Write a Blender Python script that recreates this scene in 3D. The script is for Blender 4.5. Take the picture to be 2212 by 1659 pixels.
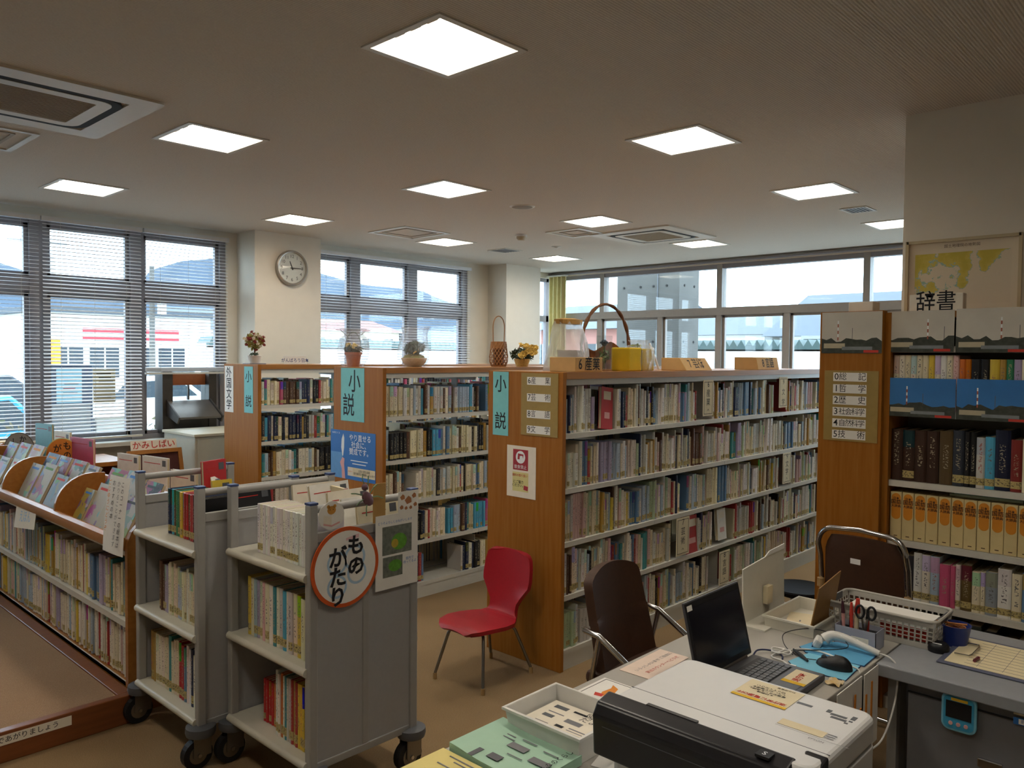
import bpy, bmesh, math, random
from mathutils import Vector, Matrix
SC = bpy.context.scene
COL = SC.collection
for _o in list(bpy.data.objects):
    bpy.data.objects.remove(_o)
# ---------------------------------------------------------------- camera, world, exposure
cam_d = bpy.data.cameras.new('camera')
cam = bpy.data.objects.new('camera', cam_d)
COL.objects.link(cam)
cam_d.sensor_fit = 'HORIZONTAL'
cam_d.sensor_width = 36.0
cam_d.lens = 1716.0 / 2212.0 * 36.0
cam_d.clip_start = 0.02
cam_d.clip_end = 2000
cam.matrix_world = Matrix(((0.68501, 0.01846, -0.72830, 0.0),
                           (-0.72848, 0.02972, -0.68442, 0.0),
                           (0.00901, 0.99939, 0.03380, 1.73),
                           (0, 0, 0, 1)))
SC.camera = cam
SC.view_settings.view_transform = 'Standard'
SC.view_settings.look = 'None'
SC.view_settings.gamma = 1.0
SC.view_settings.use_curve_mapping = False
SC.view_settings.exposure = 0.0
world = bpy.data.worlds.new('overcast_sky')
SC.world = world
world.use_nodes = True
_wn = world.node_tree.nodes
_wl = world.node_tree.links
_bg = _wn['Background']
_bg.inputs['Color'].default_value = (0.68, 0.85, 1.0, 1)
_bg.inputs['Strength'].default_value = 9.5
LAMP_POWER = 6.7
LAMP_COLOR = (1.0, 0.93, 0.83)

# ---------------------------------------------------------------- helpers
def lin(h):
    h = h.lstrip('#')
    r = [int(h[i:i + 2], 16) / 255 for i in (0, 2, 4)]
    return tuple(c / 12.92 if c <= 0.04045 else ((c + 0.055) / 1.055) ** 2.4 for c in r) + (1.0,)

MATS = {}
def nodemat(name):
    m = bpy.data.materials.new(name)
    m.use_nodes = True
    nt = m.node_tree
    b = nt.nodes['Principled BSDF']
    return m, nt, b

def mat(name, col, rough=0.55, metal=0.0, var=0.06, scale=30.0, bump=0.0, bscale=200.0, spec=0.4, stretch=None, col2=None, coat=0.0):
    """procedural surface: base colour broken up by noise, optional fine relief"""
    if name in MATS:
        return MATS[name]
    m, nt, b = nodemat(name)
    N, L = nt.nodes, nt.links
    c = lin(col) if isinstance(col, str) else tuple(col)
    tc = N.new('ShaderNodeTexCoord')
    mp = N.new('ShaderNodeMapping')
    L.new(tc.outputs['Object'], mp.inputs['Vector'])
    if stretch:
        mp.inputs['Scale'].default_value = stretch
    nz = N.new('ShaderNodeTexNoise')
    nz.inputs['Scale'].default_value = scale
    nz.inputs['Detail'].default_value = 4
    L.new(mp.outputs['Vector'], nz.inputs['Vector'])
    rp = N.new('ShaderNodeValToRGB')
    rp.color_ramp.elements[0].position = 0.3
    rp.color_ramp.elements[1].position = 0.7
    if col2:
        a, d = c, lin(col2)
    else:
        a = tuple(max(0, x * (1 - var)) for x in c[:3]) + (1,)
        d = tuple(min(1, x * (1 + var)) for x in c[:3]) + (1,)
    rp.color_ramp.elements[0].color = a
    rp.color_ramp.elements[1].color = d
    L.new(nz.outputs['Fac'], rp.inputs['Fac'])
    L.new(rp.outputs['Color'], b.inputs['Base Color'])
    b.inputs['Roughness'].default_value = rough
    b.inputs['Metallic'].default_value = metal
    b.inputs['Specular IOR Level'].default_value = spec
    if coat:
        b.inputs['Coat Weight'].default_value = coat
    if bump:
        n2 = N.new('ShaderNodeTexNoise')
        n2.inputs['Scale'].default_value = bscale
        n2.inputs['Detail'].default_value = 3
        L.new(mp.outputs['Vector'], n2.inputs['Vector'])
        bp = N.new('ShaderNodeBump')
        bp.inputs['Strength'].default_value = bump
        bp.inputs['Distance'].default_value = 0.002
        L.new(n2.outputs['Fac'], bp.inputs['Height'])
        L.new(bp.outputs['Normal'], b.inputs['Normal'])
    MATS[name] = m
    return m

def glassmat(name, tint=(1, 1, 1), refl=0.5, milk=0.0, milkcol=(0.9, 0.9, 0.9), rough=0.02, wrinkle=0.0):
    """thin sheet: transparent, with fresnel reflections and an optional milky share"""
    m = bpy.data.materials.new(name)
    m.use_nodes = True
    nt = m.node_tree
    N, L = nt.nodes, nt.links
    N.remove(N['Principled BSDF'])
    out = N['Material Output']
    tr = N.new('ShaderNodeBsdfTransparent')
    tr.inputs['Color'].default_value = (*tint, 1)
    gl = N.new('ShaderNodeBsdfGlossy')
    gl.inputs['Roughness'].default_value = rough
    lw = N.new('ShaderNodeLayerWeight')
    lw.inputs['Blend'].default_value = 0.5
    pw = N.new('ShaderNodeMath')
    pw.operation = 'POWER'
    pw.inputs[1].default_value = 5.0
    L.new(lw.outputs['Facing'], pw.inputs[0])
    mu = N.new('ShaderNodeMath')
    mu.operation = 'MULTIPLY_ADD'
    mu.inputs[1].default_value = min(0.9, refl * 1.6)
    mu.inputs[2].default_value = 0.045 * refl * 2
    mx = N.new('ShaderNodeMixShader')
    L.new(pw.outputs[0], mu.inputs[0])
    L.new(mu.outputs[0], mx.inputs[0])
    L.new(tr.outputs[0], mx.inputs[1])
    L.new(gl.outputs[0], mx.inputs[2])
    last = mx
    if wrinkle:
        nz = N.new('ShaderNodeTexNoise')
        nz.inputs['Scale'].default_value = 28
        nz.inputs['Detail'].default_value = 5
        bp = N.new('ShaderNodeBump')
        bp.inputs['Strength'].default_value = wrinkle
        bp.inputs['Distance'].default_value = 0.02
        L.new(nz.outputs['Fac'], bp.inputs['Height'])
        L.new(bp.outputs['Normal'], gl.inputs['Normal'])
        L.new(bp.outputs['Normal'], lw.inputs['Normal'])
    if milk:
        df = N.new('ShaderNodeBsdfDiffuse')
        df.inputs['Color'].default_value = (*milkcol, 1)
        m2 = N.new('ShaderNodeMixShader')
        m2.inputs[0].default_value = milk
        L.new(mx.outputs[0], m2.inputs[1])
        L.new(df.outputs[0], m2.inputs[2])
        last = m2
    L.new(last.outputs[0], out.inputs['Surface'])
    MATS[name] = m
    return m

def emitmat(name, col, strength):
    m, nt, b = nodemat(name)
    b.inputs['Base Color'].default_value = (*col, 1)
    b.inputs['Emission Color'].default_value = (*col, 1)
    b.inputs['Emission Strength'].default_value = strength
    MATS[name] = m
    return m

INV = {}
def reg(o, M):
    INV[o.name] = M.inverted()

def thing(name, label, cat, loc=(0, 0, 0), rz=0.0, group=None, kind=None):
    o = bpy.data.objects.new(name, None)
    COL.objects.link(o)
    o.empty_display_size = 0.05
    o.location = loc
    o.rotation_euler = (0, 0, rz)
    tag(o, label, cat, group, kind)
    reg(o, Matrix.Translation(loc) @ Matrix.Rotation(rz, 4, 'Z'))
    return o

def tag(o, label=None, cat=None, group=None, kind=None):
    if label: o['label'] = label
    if cat: o['category'] = cat
    if group: o['group'] = group
    if kind: o['kind'] = kind
    return o

class MB:
    def __init__(s):
        s.v, s.f, s.m = [], [], []
    def add(s, vs, fs, m=0):
        k = len(s.v)
        s.v += [Vector(p) for p in vs]
        for f in fs:
            s.f.append(tuple(i + k for i in f))
            s.m.append(m)
        return s
    def box(s, x0, x1, y0, y1, z0, z1, m=0):
        vs = [(x, y, z) for z in (z0, z1) for y in (y0, y1) for x in (x0, x1)]
        return s.add(vs, [(0, 2, 3, 1), (4, 5, 7, 6), (0, 1, 5, 4), (2, 6, 7, 3), (0, 4, 6, 2), (1, 3, 7, 5)], m)
    def obox(s, c, size, M=None, m=0):
        k = len(s.v)
        a, b, d = (x / 2 for x in size)
        s.box(-a, a, -b, b, -d, d, m)
        M = M or Matrix()
        for i in range(k, len(s.v)):
            s.v[i] = M @ s.v[i] + Vector(c)
        return s
    def cyl(s, p0, p1, r0, r1=None, n=12, m=0, cap=True):
        r1 = r0 if r1 is None else r1
        p0, p1 = Vector(p0), Vector(p1)
        d = (p1 - p0).normalized()
        a = d.orthogonal().normalized()
        b = d.cross(a)
        vs = []
        for p, r in ((p0, r0), (p1, r1)):
            vs += [p + (a * math.cos(t) + b * math.sin(t)) * r for t in (2 * math.pi * i / n for i in range(n))]
        fs = [(i, (i + 1) % n, n + (i + 1) % n, n + i) for i in range(n)]
        if cap:
            fs += [tuple(range(n - 1, -1, -1)), tuple(range(n, 2 * n))]
        return s.add(vs, fs, m)
    def tube(s, pts, r, n=8, m=0, closed=False):
        pts = [Vector(p) for p in pts]
        rr = r if isinstance(r, (list, tuple)) else [r] * len(pts)
        L = len(pts)
        vs, fs = [], []
        a = None
        for i, p in enumerate(pts):
            q0 = pts[(i - 1) % L] if (closed or i > 0) else p
            q1 = pts[(i + 1) % L] if (closed or i < L - 1) else p
            d = (q1 - q0).normalized()
            if a is None:
                a = d.orthogonal().normalized()
            a = (a - d * a.dot(d))
            a = a.normalized() if a.length > 1e-6 else d.orthogonal().normalized()
            b = d.cross(a)
            vs += [p + (a * math.cos(t) + b * math.sin(t)) * rr[i] for t in (2 * math.pi * k / n for k in range(n))]
        for i in range(L if closed else L - 1):
            j = (i + 1) % L
            fs += [(i * n + k, i * n + (k + 1) % n, j * n + (k + 1) % n, j * n + k) for k in range(n)]
        if not closed:
            fs += [tuple(range(n - 1, -1, -1)), tuple((L - 1) * n + k for k in range(n))]
        return s.add(vs, fs, m)
    def lathe(s, prof, c=(0, 0, 0), n=20, m=0, sx=1, sy=1, cap=True):
        c = Vector(c)
        vs, fs = [], []
        for r, z in prof:
            vs += [c + Vector((r * sx * math.cos(2 * math.pi * k / n), r * sy * math.sin(2 * math.pi * k / n), z)) for k in range(n)]
        for i in range(len(prof) - 1):
            fs += [(i * n + k, i * n + (k + 1) % n, (i + 1) * n + (k + 1) % n, (i + 1) * n + k) for k in range(n)]
        if cap:
            fs.append(tuple(range(n - 1, -1, -1)))
            fs.append(tuple((len(prof) - 1) * n + k for k in range(n)))
        return s.add(vs, fs, m)
    def prism(s, poly, vec, m=0):
        vec = Vector(vec)
        n = len(poly)
        vs = [Vector(p) for p in poly] + [Vector(p) + vec for p in poly]
        fs = [tuple(range(n)), tuple(range(2 * n - 1, n - 1, -1))]
        fs += [(i, n + i, n + (i + 1) % n, (i + 1) % n) for i in range(n)]
        return s.add(vs, fs, m)
    def ball(s, c, r, n=10, m=0, sz=1.0, sx=1.0, sy=1.0):
        prof = []
        k = max(4, n // 2)
        for i in range(k + 1):
            t = -math.pi / 2 + math.pi * i / k
            prof.append((max(1e-4, r * math.cos(t)), r * sz * math.sin(t)))
        return s.lathe(prof, c, n, m, sx, sy)
    def grid(s, fn, nu, nv, m=0, thick=None):
        vs = [fn(i / nu, j / nv) for j in range(nv + 1) for i in range(nu + 1)]
        w = nu + 1
        fs = [(j * w + i, j * w + i + 1, (j + 1) * w + i + 1, (j + 1) * w + i) for j in range(nv) for i in range(nu)]
        return s.add(vs, fs, m)
    def build(s, name, mats, parent=None, smooth=False, bevel=0.0, local=False, seg=2, solid=0.0):
        M = None
        if parent is not None and not local:
            M = INV.get(parent.name)
        me = bpy.data.meshes.new(name)
        vs = [M @ v for v in s.v] if M is not None else s.v
        me.from_pydata([tuple(v) for v in vs], [], s.f)
        for i, p in enumerate(me.polygons):
            p.material_index = s.m[i]
        for m in (mats if isinstance(mats, (list, tuple)) else [mats]):
            me.materials.append(m)
        bm = bmesh.new()
        bm.from_mesh(me)
        bmesh.ops.recalc_face_normals(bm, faces=bm.faces)
        if solid:
            bmesh.ops.solidify(bm, geom=bm.faces[:], thickness=solid)
        if bevel:
            es = [e for e in bm.edges if len(e.link_faces) == 2 and e.calc_face_angle(0) > 0.6]
            bmesh.ops.bevel(bm, geom=es, offset=bevel, segments=seg, affect='EDGES', profile=0.5, clamp_overlap=True)
        bm.to_mesh(me)
        bm.free()
        if smooth:
            for p in me.polygons:
                p.use_smooth = True
            try:
                me.set_sharp_from_angle(angle=math.radians(40))
            except Exception:
                pass
        o = bpy.data.objects.new(name, me)
        COL.objects.link(o)
        if parent is not None:
            o.parent = parent
            if parent.name in INV:
                INV[o.name] = INV[parent.name]
        return o

def place(o, M):
    o.matrix_world = M
    reg(o, M)
    return o

def frame(o, right, up):
    r, u = Vector(right).normalized(), Vector(up).normalized()
    n = r.cross(u)
    return Matrix(((r.x, u.x, n.x, o[0]), (r.y, u.y, n.y, o[1]), (r.z, u.z, n.z, o[2]), (0, 0, 0, 1)))

def on_x(x, y, z):      # upright surface that looks towards -X
    return frame((x, y, z), (0, -1, 0), (0, 0, 1))
def on_y(x, y, z):      # upright surface that looks towards -Y
    return frame((x, y, z), (1, 0, 0), (0, 0, 1))
def on_z(x, y, z, ang=0):   # lying flat; ang = heading of the reading direction
    return frame((x, y, z), (math.cos(ang), math.sin(ang), 0), (-math.sin(ang), math.cos(ang), 0))

def card(name, M, w, h, m, label=None, cat=None, group=None, t=0.0015, parent=None, bevel=0):
    """flat sheet or board centred on the frame M (its face is local z = t)"""
    o = MB().box(-w / 2, w / 2, -h / 2, h / 2, 0, t).build(name, m, bevel=bevel)
    if parent is not None:
        o.parent = parent
        o.matrix_local = M
    else:
        o.matrix_world = M
    tag(o, label, cat, group)
    o['face_z'] = t
    return o

_tc = {}
def text_mesh(body, size, bold, lh, sx):
    key = (body, size, bold, lh, sx)
    if key in _tc:
        return _tc[key]
    c = bpy.data.curves.new('lettering', 'FONT')
    c.body = body
    c.size = size
    c.align_x = 'CENTER'
    c.align_y = 'CENTER'
    c.space_line = lh
    c.resolution_u = 2
    c.offset = bold * size
    ob = bpy.data.objects.new('lettering', c)
    tm = ob.to_mesh()
    me = bpy.data.meshes.new('lettering')
    me.from_pydata([(v.co.x * sx, v.co.y, 0.0) for v in tm.vertices], [], [tuple(p.vertices) for p in tm.polygons])
    ob.to_mesh_clear()
    bpy.data.objects.remove(ob)
    bpy.data.curves.remove(c)
    _tc[key] = me
    return me

INK = None
def letters(parent, body, size, x=0, y=0, m=None, bold=0.0, lh=1.0, rot=0.0, sx=1.0, z=None):
    me = text_mesh(body, size, bold, lh, sx).copy()
    me.materials.clear()
    me.materials.append(m or MATS['ink'])
    o = bpy.data.objects.new('lettering', me)
    COL.objects.link(o)
    o.parent = parent
    zz = (parent.get('face_z', 0.0015) if z is None else z) + 0.0004
    o.location = (x, y, zz)
    o.rotation_euler = (0, 0, rot)
    return o

def patch(parent, name, pts, m, z=0.0003):
    """flat printed shape on a card, in the card's own plane"""
    zz = parent.get('face_z', 0.0015) + z
    mb = MB()
    mb.add([(p[0], p[1], zz) for p in pts], [tuple(range(len(pts)))])
    return mb.build(name, m, parent=parent, local=True)
def rect(x, y, w, h):
    return [(x - w / 2, y - h / 2), (x + w / 2, y - h / 2), (x + w / 2, y + h / 2), (x - w / 2, y + h / 2)]
def disc(x, y, r, n=28, ry=None):
    ry = ry or r
    return [(x + r * math.cos(2 * math.pi * i / n), y + ry * math.sin(2 * math.pi * i / n)) for i in range(n)]
def arc(cx, cz, r, a0, a1, n=8):
    return [(cx + r * math.cos(math.radians(a0 + (a1 - a0) * i / n)), cz + r * math.sin(math.radians(a0 + (a1 - a0) * i / n))) for i in range(n + 1)]

def dup(root, loc=None, rz=None, label=None, group=None):
    r = root.copy()
    COL.objects.link(r)
    if loc is not None: r.location = loc
    if rz is not None: r.rotation_euler = (0, 0, rz)
    if label: r['label'] = label
    if group: r['group'] = group
    for ch in list(root.children):
        c = ch.copy()
        COL.objects.link(c)
        c.parent = r
        for g in list(ch.children):
            d = g.copy()
            COL.objects.link(d)
            d.parent = c
    return r
def ordinal(n):
    return f"{n}{'th' if 10 <= n % 100 <= 20 else {1: 'st', 2: 'nd', 3: 'rd'}.get(n % 10, 'th')}"
WORDS = ['bottom', 'second', 'third', 'fourth', 'fifth', 'sixth', 'seventh']

# ---------------------------------------------------------------- shared materials
mat('ink', '#16161a', 0.7, var=0.0)
mat('red_ink', '#b8281e', 0.7, var=0.0)
mat('blue_ink', '#24509a', 0.7, var=0.0)
mat('grey_ink', '#77777a', 0.7, var=0.0)
mat('white_ink', '#e9ecec', 0.7, var=0.0)
mat('paper', '#e4dccb', 0.8, var=0.03)
mat('white_paper', '#e6e4de', 0.8, var=0.02)
mat('cream_paper', '#dccfae', 0.8, var=0.03)
mat('teal_paper', '#7fc7c9', 0.75, var=0.03)
mat('olive_board', '#9a8146', 0.6, var=0.05)
mat('wall_paint', '#dbd3c4', 0.85, var=0.02, scale=8, bump=0.08, bscale=400)
mat('wood', '#945a16', 0.55, stretch=(9, 9, 0.6), scale=6, col2='#a06826', bump=0.05, bscale=60, spec=0.2)
mat('wood_edge', '#9a6428', 0.4, stretch=(0.6, 9, 9), scale=6, col2='#aa7436')
mat('wood_red', '#74401f', 0.4, stretch=(0.7, 6, 6), scale=7, col2='#834c28', coat=0.1)
mat('wood_light', '#9a6226', 0.4, stretch=(6, 0.7, 6), scale=7, col2='#a87032', coat=0.15)
mat('steel_white', '#c9c6bb', 0.4, var=0.02)
mat('steel_grey', '#a0a0a0', 0.42, var=0.02, scale=60)
mat('steel_greyblue', '#8f9194', 0.45, var=0.02)
mat('shelf_cream', '#c6c2b2', 0.38, var=0.02)
mat('chrome', '#c9c9cb', 0.12, metal=1.0, var=0.0)
mat('dull_metal', '#8b8780', 0.32, metal=0.9, var=0.03)
mat('rubber', '#1b1b1d', 0.6, var=0.05)
mat('black_plastic', '#17171a', 0.45, var=0.04)
mat('grey_plastic', '#55575b', 0.45, var=0.03)
mat('desk_grey', '#a5a198', 0.5, var=0.06, scale=400)
mat('desk_steel', '#6d6e6f', 0.5, var=0.03)
mat('white_plastic', '#dcdad4', 0.35, var=0.015)
mat('aluminium', '#98928c', 0.45, var=0.03)
mat('frame_brown', '#8a868a', 0.5, var=0.03)
mat('brown_vinyl', '#412716', 0.5, var=0.1, scale=60, bump=0.15, bscale=500)
mat('red_vinyl', '#a01a26', 0.38, var=0.05, scale=80, bump=0.1, bscale=500)
mat('blind', '#d6d7d8', 0.45, var=0.02)
mat('dark_gap', '#131211', 0.8, var=0.0)
mat('yellow_print', '#e0b52a', 0.7, var=0.04)
mat('orange_print', '#d98626', 0.7, var=0.04)
mat('red_print', '#c33a2c', 0.7, var=0.04)
mat('blue_print', '#2f6fb8', 0.6, var=0.08, scale=4)
mat('green_print', '#5d8a3a', 0.7, var=0.1)
mat('pink_print', '#d9a3a0', 0.7, var=0.04)
mat('black_print', '#232021', 0.6, var=0.05)
mat('cardboard', '#b08a4e', 0.75, var=0.06, scale=20)
mat('buff_card', '#bf9a62', 0.75, var=0.04)
glassmat('window_glass', tint=(0.93, 0.96, 0.97), refl=0.55)
glassmat('film', tint=(0.97, 0.97, 0.98), refl=0.9, milk=0.09, rough=0.12, wrinkle=0.9)
glassmat('clear_glass', tint=(0.97, 0.98, 0.98), refl=0.6)
R = random.Random(11)
# ================================================================ the room
CEIL = 3.0
XB, YW = 9.2, 7.85            # back wall, window wall
XN, YN = -2.6, -2.6           # walls behind the camera
PW = MATS['wall_paint']
# carpet
def carpet(name, c1, c2):
    m, nt, b = nodemat(name)
    N, L = nt.nodes, nt.links
    tc = N.new('ShaderNodeTexCoord')
    n1 = N.new('ShaderNodeTexNoise'); n1.inputs['Scale'].default_value = 1.3; n1.inputs['Detail'].default_value = 3
    n2 = N.new('ShaderNodeTexNoise'); n2.inputs['Scale'].default_value = 260; n2.inputs['Detail'].default_value = 2
    L.new(tc.outputs['Object'], n1.inputs['Vector']); L.new(tc.outputs['Object'], n2.inputs['Vector'])
    ad = N.new('ShaderNodeMath'); ad.operation = 'ADD'
    mu = N.new('ShaderNodeMath'); mu.operation = 'MULTIPLY'; mu.inputs[1].default_value = 0.35
    L.new(n1.outputs['Fac'], mu.inputs[0]); L.new(mu.outputs[0], ad.inputs[0])
    mu2 = N.new('ShaderNodeMath'); mu2.operation = 'MULTIPLY'; mu2.inputs[1].default_value = 0.65
    L.new(n2.outputs['Fac'], mu2.inputs[0]); L.new(mu2.outputs[0], ad.inputs[1])
    rp = N.new('ShaderNodeValToRGB')
    rp.color_ramp.elements[0].position = 0.35; rp.color_ramp.elements[0].color = lin(c1)
    rp.color_ramp.elements[1].position = 0.65; rp.color_ramp.elements[1].color = lin(c2)
    L.new(ad.outputs[0], rp.inputs['Fac']); L.new(rp.outputs['Color'], b.inputs['Base Color'])
    b.inputs['Roughness'].default_value = 0.95
    b.inputs['Specular IOR Level'].default_value = 0.1
    bp = N.new('ShaderNodeBump'); bp.inputs['Strength'].default_value = 0.5; bp.inputs['Distance'].default_value = 0.004
    L.new(n2.outputs['Fac'], bp.inputs['Height']); L.new(bp.outputs['Normal'], b.inputs['Normal'])
    MATS[name] = m
    return m
carpet('carpet', '#7d6648', '#967d5c')
carpet('platform_carpet', '#8b6f56', '#a3876b')
fl = MB().box(XN, XB, YN, YW, -0.12, 0).build('floor', MATS['carpet'])
tag(fl, 'brown loop pile carpet covering the library floor', 'floor', kind='structure')

# ceiling board with fine ribs running along X
def ceil_mat():
    m, nt, b = nodemat('ceiling_board')
    N, L = nt.nodes, nt.links
    tc = N.new('ShaderNodeTexCoord')
    mp = N.new('ShaderNodeMapping'); mp.inputs['Scale'].default_value = (0.35, 1, 1)
    L.new(tc.outputs['Object'], mp.inputs['Vector'])
    wv = N.new('ShaderNodeTexWave'); wv.bands_direction = 'Y'; wv.inputs['Scale'].default_value = 24
    wv.inputs['Distortion'].default_value = 1.2; wv.inputs['Detail'].default_value = 2; wv.inputs['Detail Scale'].default_value = 6
    L.new(tc.outputs['Object'], wv.inputs['Vector'])
    nz = N.new('ShaderNodeTexNoise'); nz.inputs['Scale'].default_value = 160
    L.new(mp.outputs['Vector'], nz.inputs['Vector'])
    mu = N.new('ShaderNodeMath'); mu.operation = 'MULTIPLY'
    L.new(wv.outputs['Fac'], mu.inputs[0]); L.new(nz.outputs['Fac'], mu.inputs[1])
    rp = N.new('ShaderNodeValToRGB')
    rp.color_ramp.elements[0].position = 0.0; rp.color_ramp.elements[0].color = lin('#bdb6ab')
    rp.color_ramp.elements[1].position = 0.35; rp.color_ramp.elements[1].color = lin('#d6cfc4')
    L.new(mu.outputs[0], rp.inputs['Fac']); L.new(rp.outputs['Color'], b.inputs['Base Color'])
    b.inputs['Roughness'].default_value = 0.95; b.inputs['Specular IOR Level'].default_value = 0.1
    bp = N.new('ShaderNodeBump'); bp.inputs['Strength'].default_value = 0.5; bp.inputs['Distance'].default_value = 0.004
    L.new(mu.outputs[0], bp.inputs['Height']); L.new(bp.outputs['Normal'], b.inputs['Normal'])
    MATS['ceiling_board'] = m
    return m
ceil_mat()
LX = [0.35, 2.22, 4.085, 5.955, 7.84]
LY = [0.425, 2.485, 4.54, 6.62]
OPEN = 0.215
LAMPS = [(x, y) for x in LX for y in LY if (y > 1 or x < 3) and not (x < 1 and y > 5)]
def ceiling():
    xs = sorted([XN, XB + 0.2] + [x + s * OPEN for x in LX for s in (-1, 1)])
    ys = sorted([YN, YW + 0.2] + [y + s * OPEN for y in LY for s in (-1, 1)])
    mb = MB()
    for i in range(len(xs) - 1):
        for j in range(len(ys) - 1):
            cx, cy = (xs[i] + xs[i + 1]) / 2, (ys[j] + ys[j + 1]) / 2
            if any(abs(cx - a) < 0.01 and abs(cy - b) < 0.01 for a, b in LAMPS):
                continue
            mb.add([(xs[i], ys[j], CEIL), (xs[i + 1], ys[j], CEIL), (xs[i + 1], ys[j + 1], CEIL), (xs[i], ys[j + 1], CEIL)], [(0, 1, 2, 3)])
    k = MB(); k.v, k.f, k.m = mb.v, mb.f, mb.m
    o = mb.build('ceiling', MATS['ceiling_board'])
    # normals must look down, and the void above is closed by a slab
    me = o.data
    if me.polygons[0].normal.z > 0:
        me.flip_normals()
    tag(o, 'ribbed beige mineral board ceiling with square lamp openings', 'ceiling', kind='structure')
    s = MB().box(XN - 0.2, XB + 0.3, YN - 0.2, YW + 0.3, CEIL + 0.16, CEIL + 0.4).build('roof_slab', MATS['wall_paint'])
    tag(s, 'concrete slab above the suspended ceiling', 'slab', kind='structure')
ceiling()

def structure(name, label, cat):
    o = thing(name, label, cat, kind='structure')
    return o
# wall with blinds windows
wl = structure('wall_left', 'cream window wall below and above the blinds', 'wall')
MB().box(XN, XB + 0.2, YW, YW + 0.2, 0, 0.90).build('sill_wall', PW, wl)
MB().box(XN, XB + 0.2, YW, YW + 0.2, 2.92, CEIL + 0.16).build('lintel', PW, wl)
MB().box(4.0, 5.05, YW - 0.0, YW + 0.2, 0.90, 2.92).build('pier', PW, wl)
MB().box(7.46, 8.62, YW, YW + 0.2, 0.90, 2.92).build('pier', PW, wl)
MB().box(XN, 0.3, YW, YW + 0.2, 0.90, 2.92).build('pier', PW, wl)
c1 = MB().box(4.12, 4.90, 7.48, YW, 0, CEIL).build('wall_column', PW)
tag(c1, 'cream square column carrying the round clock', 'column', kind='structure')
c2 = MB().box(7.85, 8.55, 7.50, YW, 0, CEIL).build('wall_column', PW)
tag(c2, 'plain cream column between the blinds and the corner curtain', 'column', kind='structure')
# back wall
wb = structure('wall_back', 'cream wall under the long bare windows', 'wall')
MB().box(XB, XB + 0.2, YN, YW + 0.2, 0, 0.90).build('sill_wall', PW, wb)
MB().box(XB, XB + 0.2, YN, YW + 0.2, 2.94, CEIL + 0.16).build('lintel', PW, wb)
MB().box(XB, XB + 0.2, YN, 1.4, 0.90, 2.94).build('pier', PW, wb)
c3 = MB().box(4.43, 5.25, -1.2, 1.373, 0, CEIL).build('wall_column', PW)
tag(c3, 'broad cream column with a framed map, behind the dictionary shelves', 'column', kind='structure')
wr = MB().box(XN, XB, YN - 0.2, YN, 0, CEIL).build('wall_right', PW)
tag(wr, 'plain cream wall out of view', 'wall', kind='structure')
wn = MB().box(XN - 0.2, XN, YN, YW, 0, CEIL).build('wall_near', PW)
tag(wn, 'plain cream wall on the near side out of view', 'wall', kind='structure')

AL, FB, GL = MATS['aluminium'], MATS['frame_brown'], MATS['window_glass']
def window_y(name, label, x0, x1, mulls, hopper=None):
    """window in the wall y = YW; mulls = list of (x0, x1) mullions"""
    w = structure(name, label, 'window')
    y0, y1 = YW + 0.03, YW + 0.13
    z0, z1, t0, t1 = 0.90, 2.92, 2.265, 2.405
    MB().box(x0, x1, y0, y1, z1 - 0.05, z1).build('window_frame', FB, w)
    MB().box(x0, x1, y0, y1, z0, z0 + 0.05).build('window_frame', FB, w)
    MB().box(x0, x1, y0, y1, t0, t1).build('transom', FB, w)
    for a, b in mulls:
        MB().box(a, b, y0 - 0.01, y1 + 0.01, z0, z1).build('mullion', FB, w)
    MB().box(x0, x1, YW - 0.16, YW + 0.04, z0 - 0.03, z0 + 0.005).build('window_sill', MATS['steel_white'], w)
    edges = sorted([x0] + [e for m in mulls for e in m] + [x1])
    for i in range(0, len(edges) - 1):
        a, b = edges[i], edges[i + 1]
        if any(abs(a - m[0]) < 1e-6 for m in mulls) or b - a < 0.05:
            continue
        for zz0, zz1 in ((z0 + 0.05, t0), (t1, z1 - 0.05)):
            MB().box(a, b, YW + 0.075, YW + 0.08, zz0, zz1).build('pane', GL, w)
            f = MB()
            for c, d, e, g in ((a, a + 0.035, zz0, zz1), (b - 0.035, b, zz0, zz1), (a, b, zz0, zz0 + 0.035), (a, b, zz1 - 0.035, zz1)):
                f.box(c, d, YW + 0.055, YW + 0.1, e, g)
            f.build('sash', FB, w)
    return w
window_y('window_1', 'tall grey framed window behind the left blinds', 0.3, 4.0, [(1.40, 1.53), (2.19, 2.33), (3.045, 3.17), (3.94, 4.0)])
window_y('window_2', 'tall grey framed window behind the blinds right of the clock', 5.05, 7.46, [(5.05, 5.09), (5.57, 5.70), (6.445, 6.585), (7.38, 7.46)])
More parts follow.
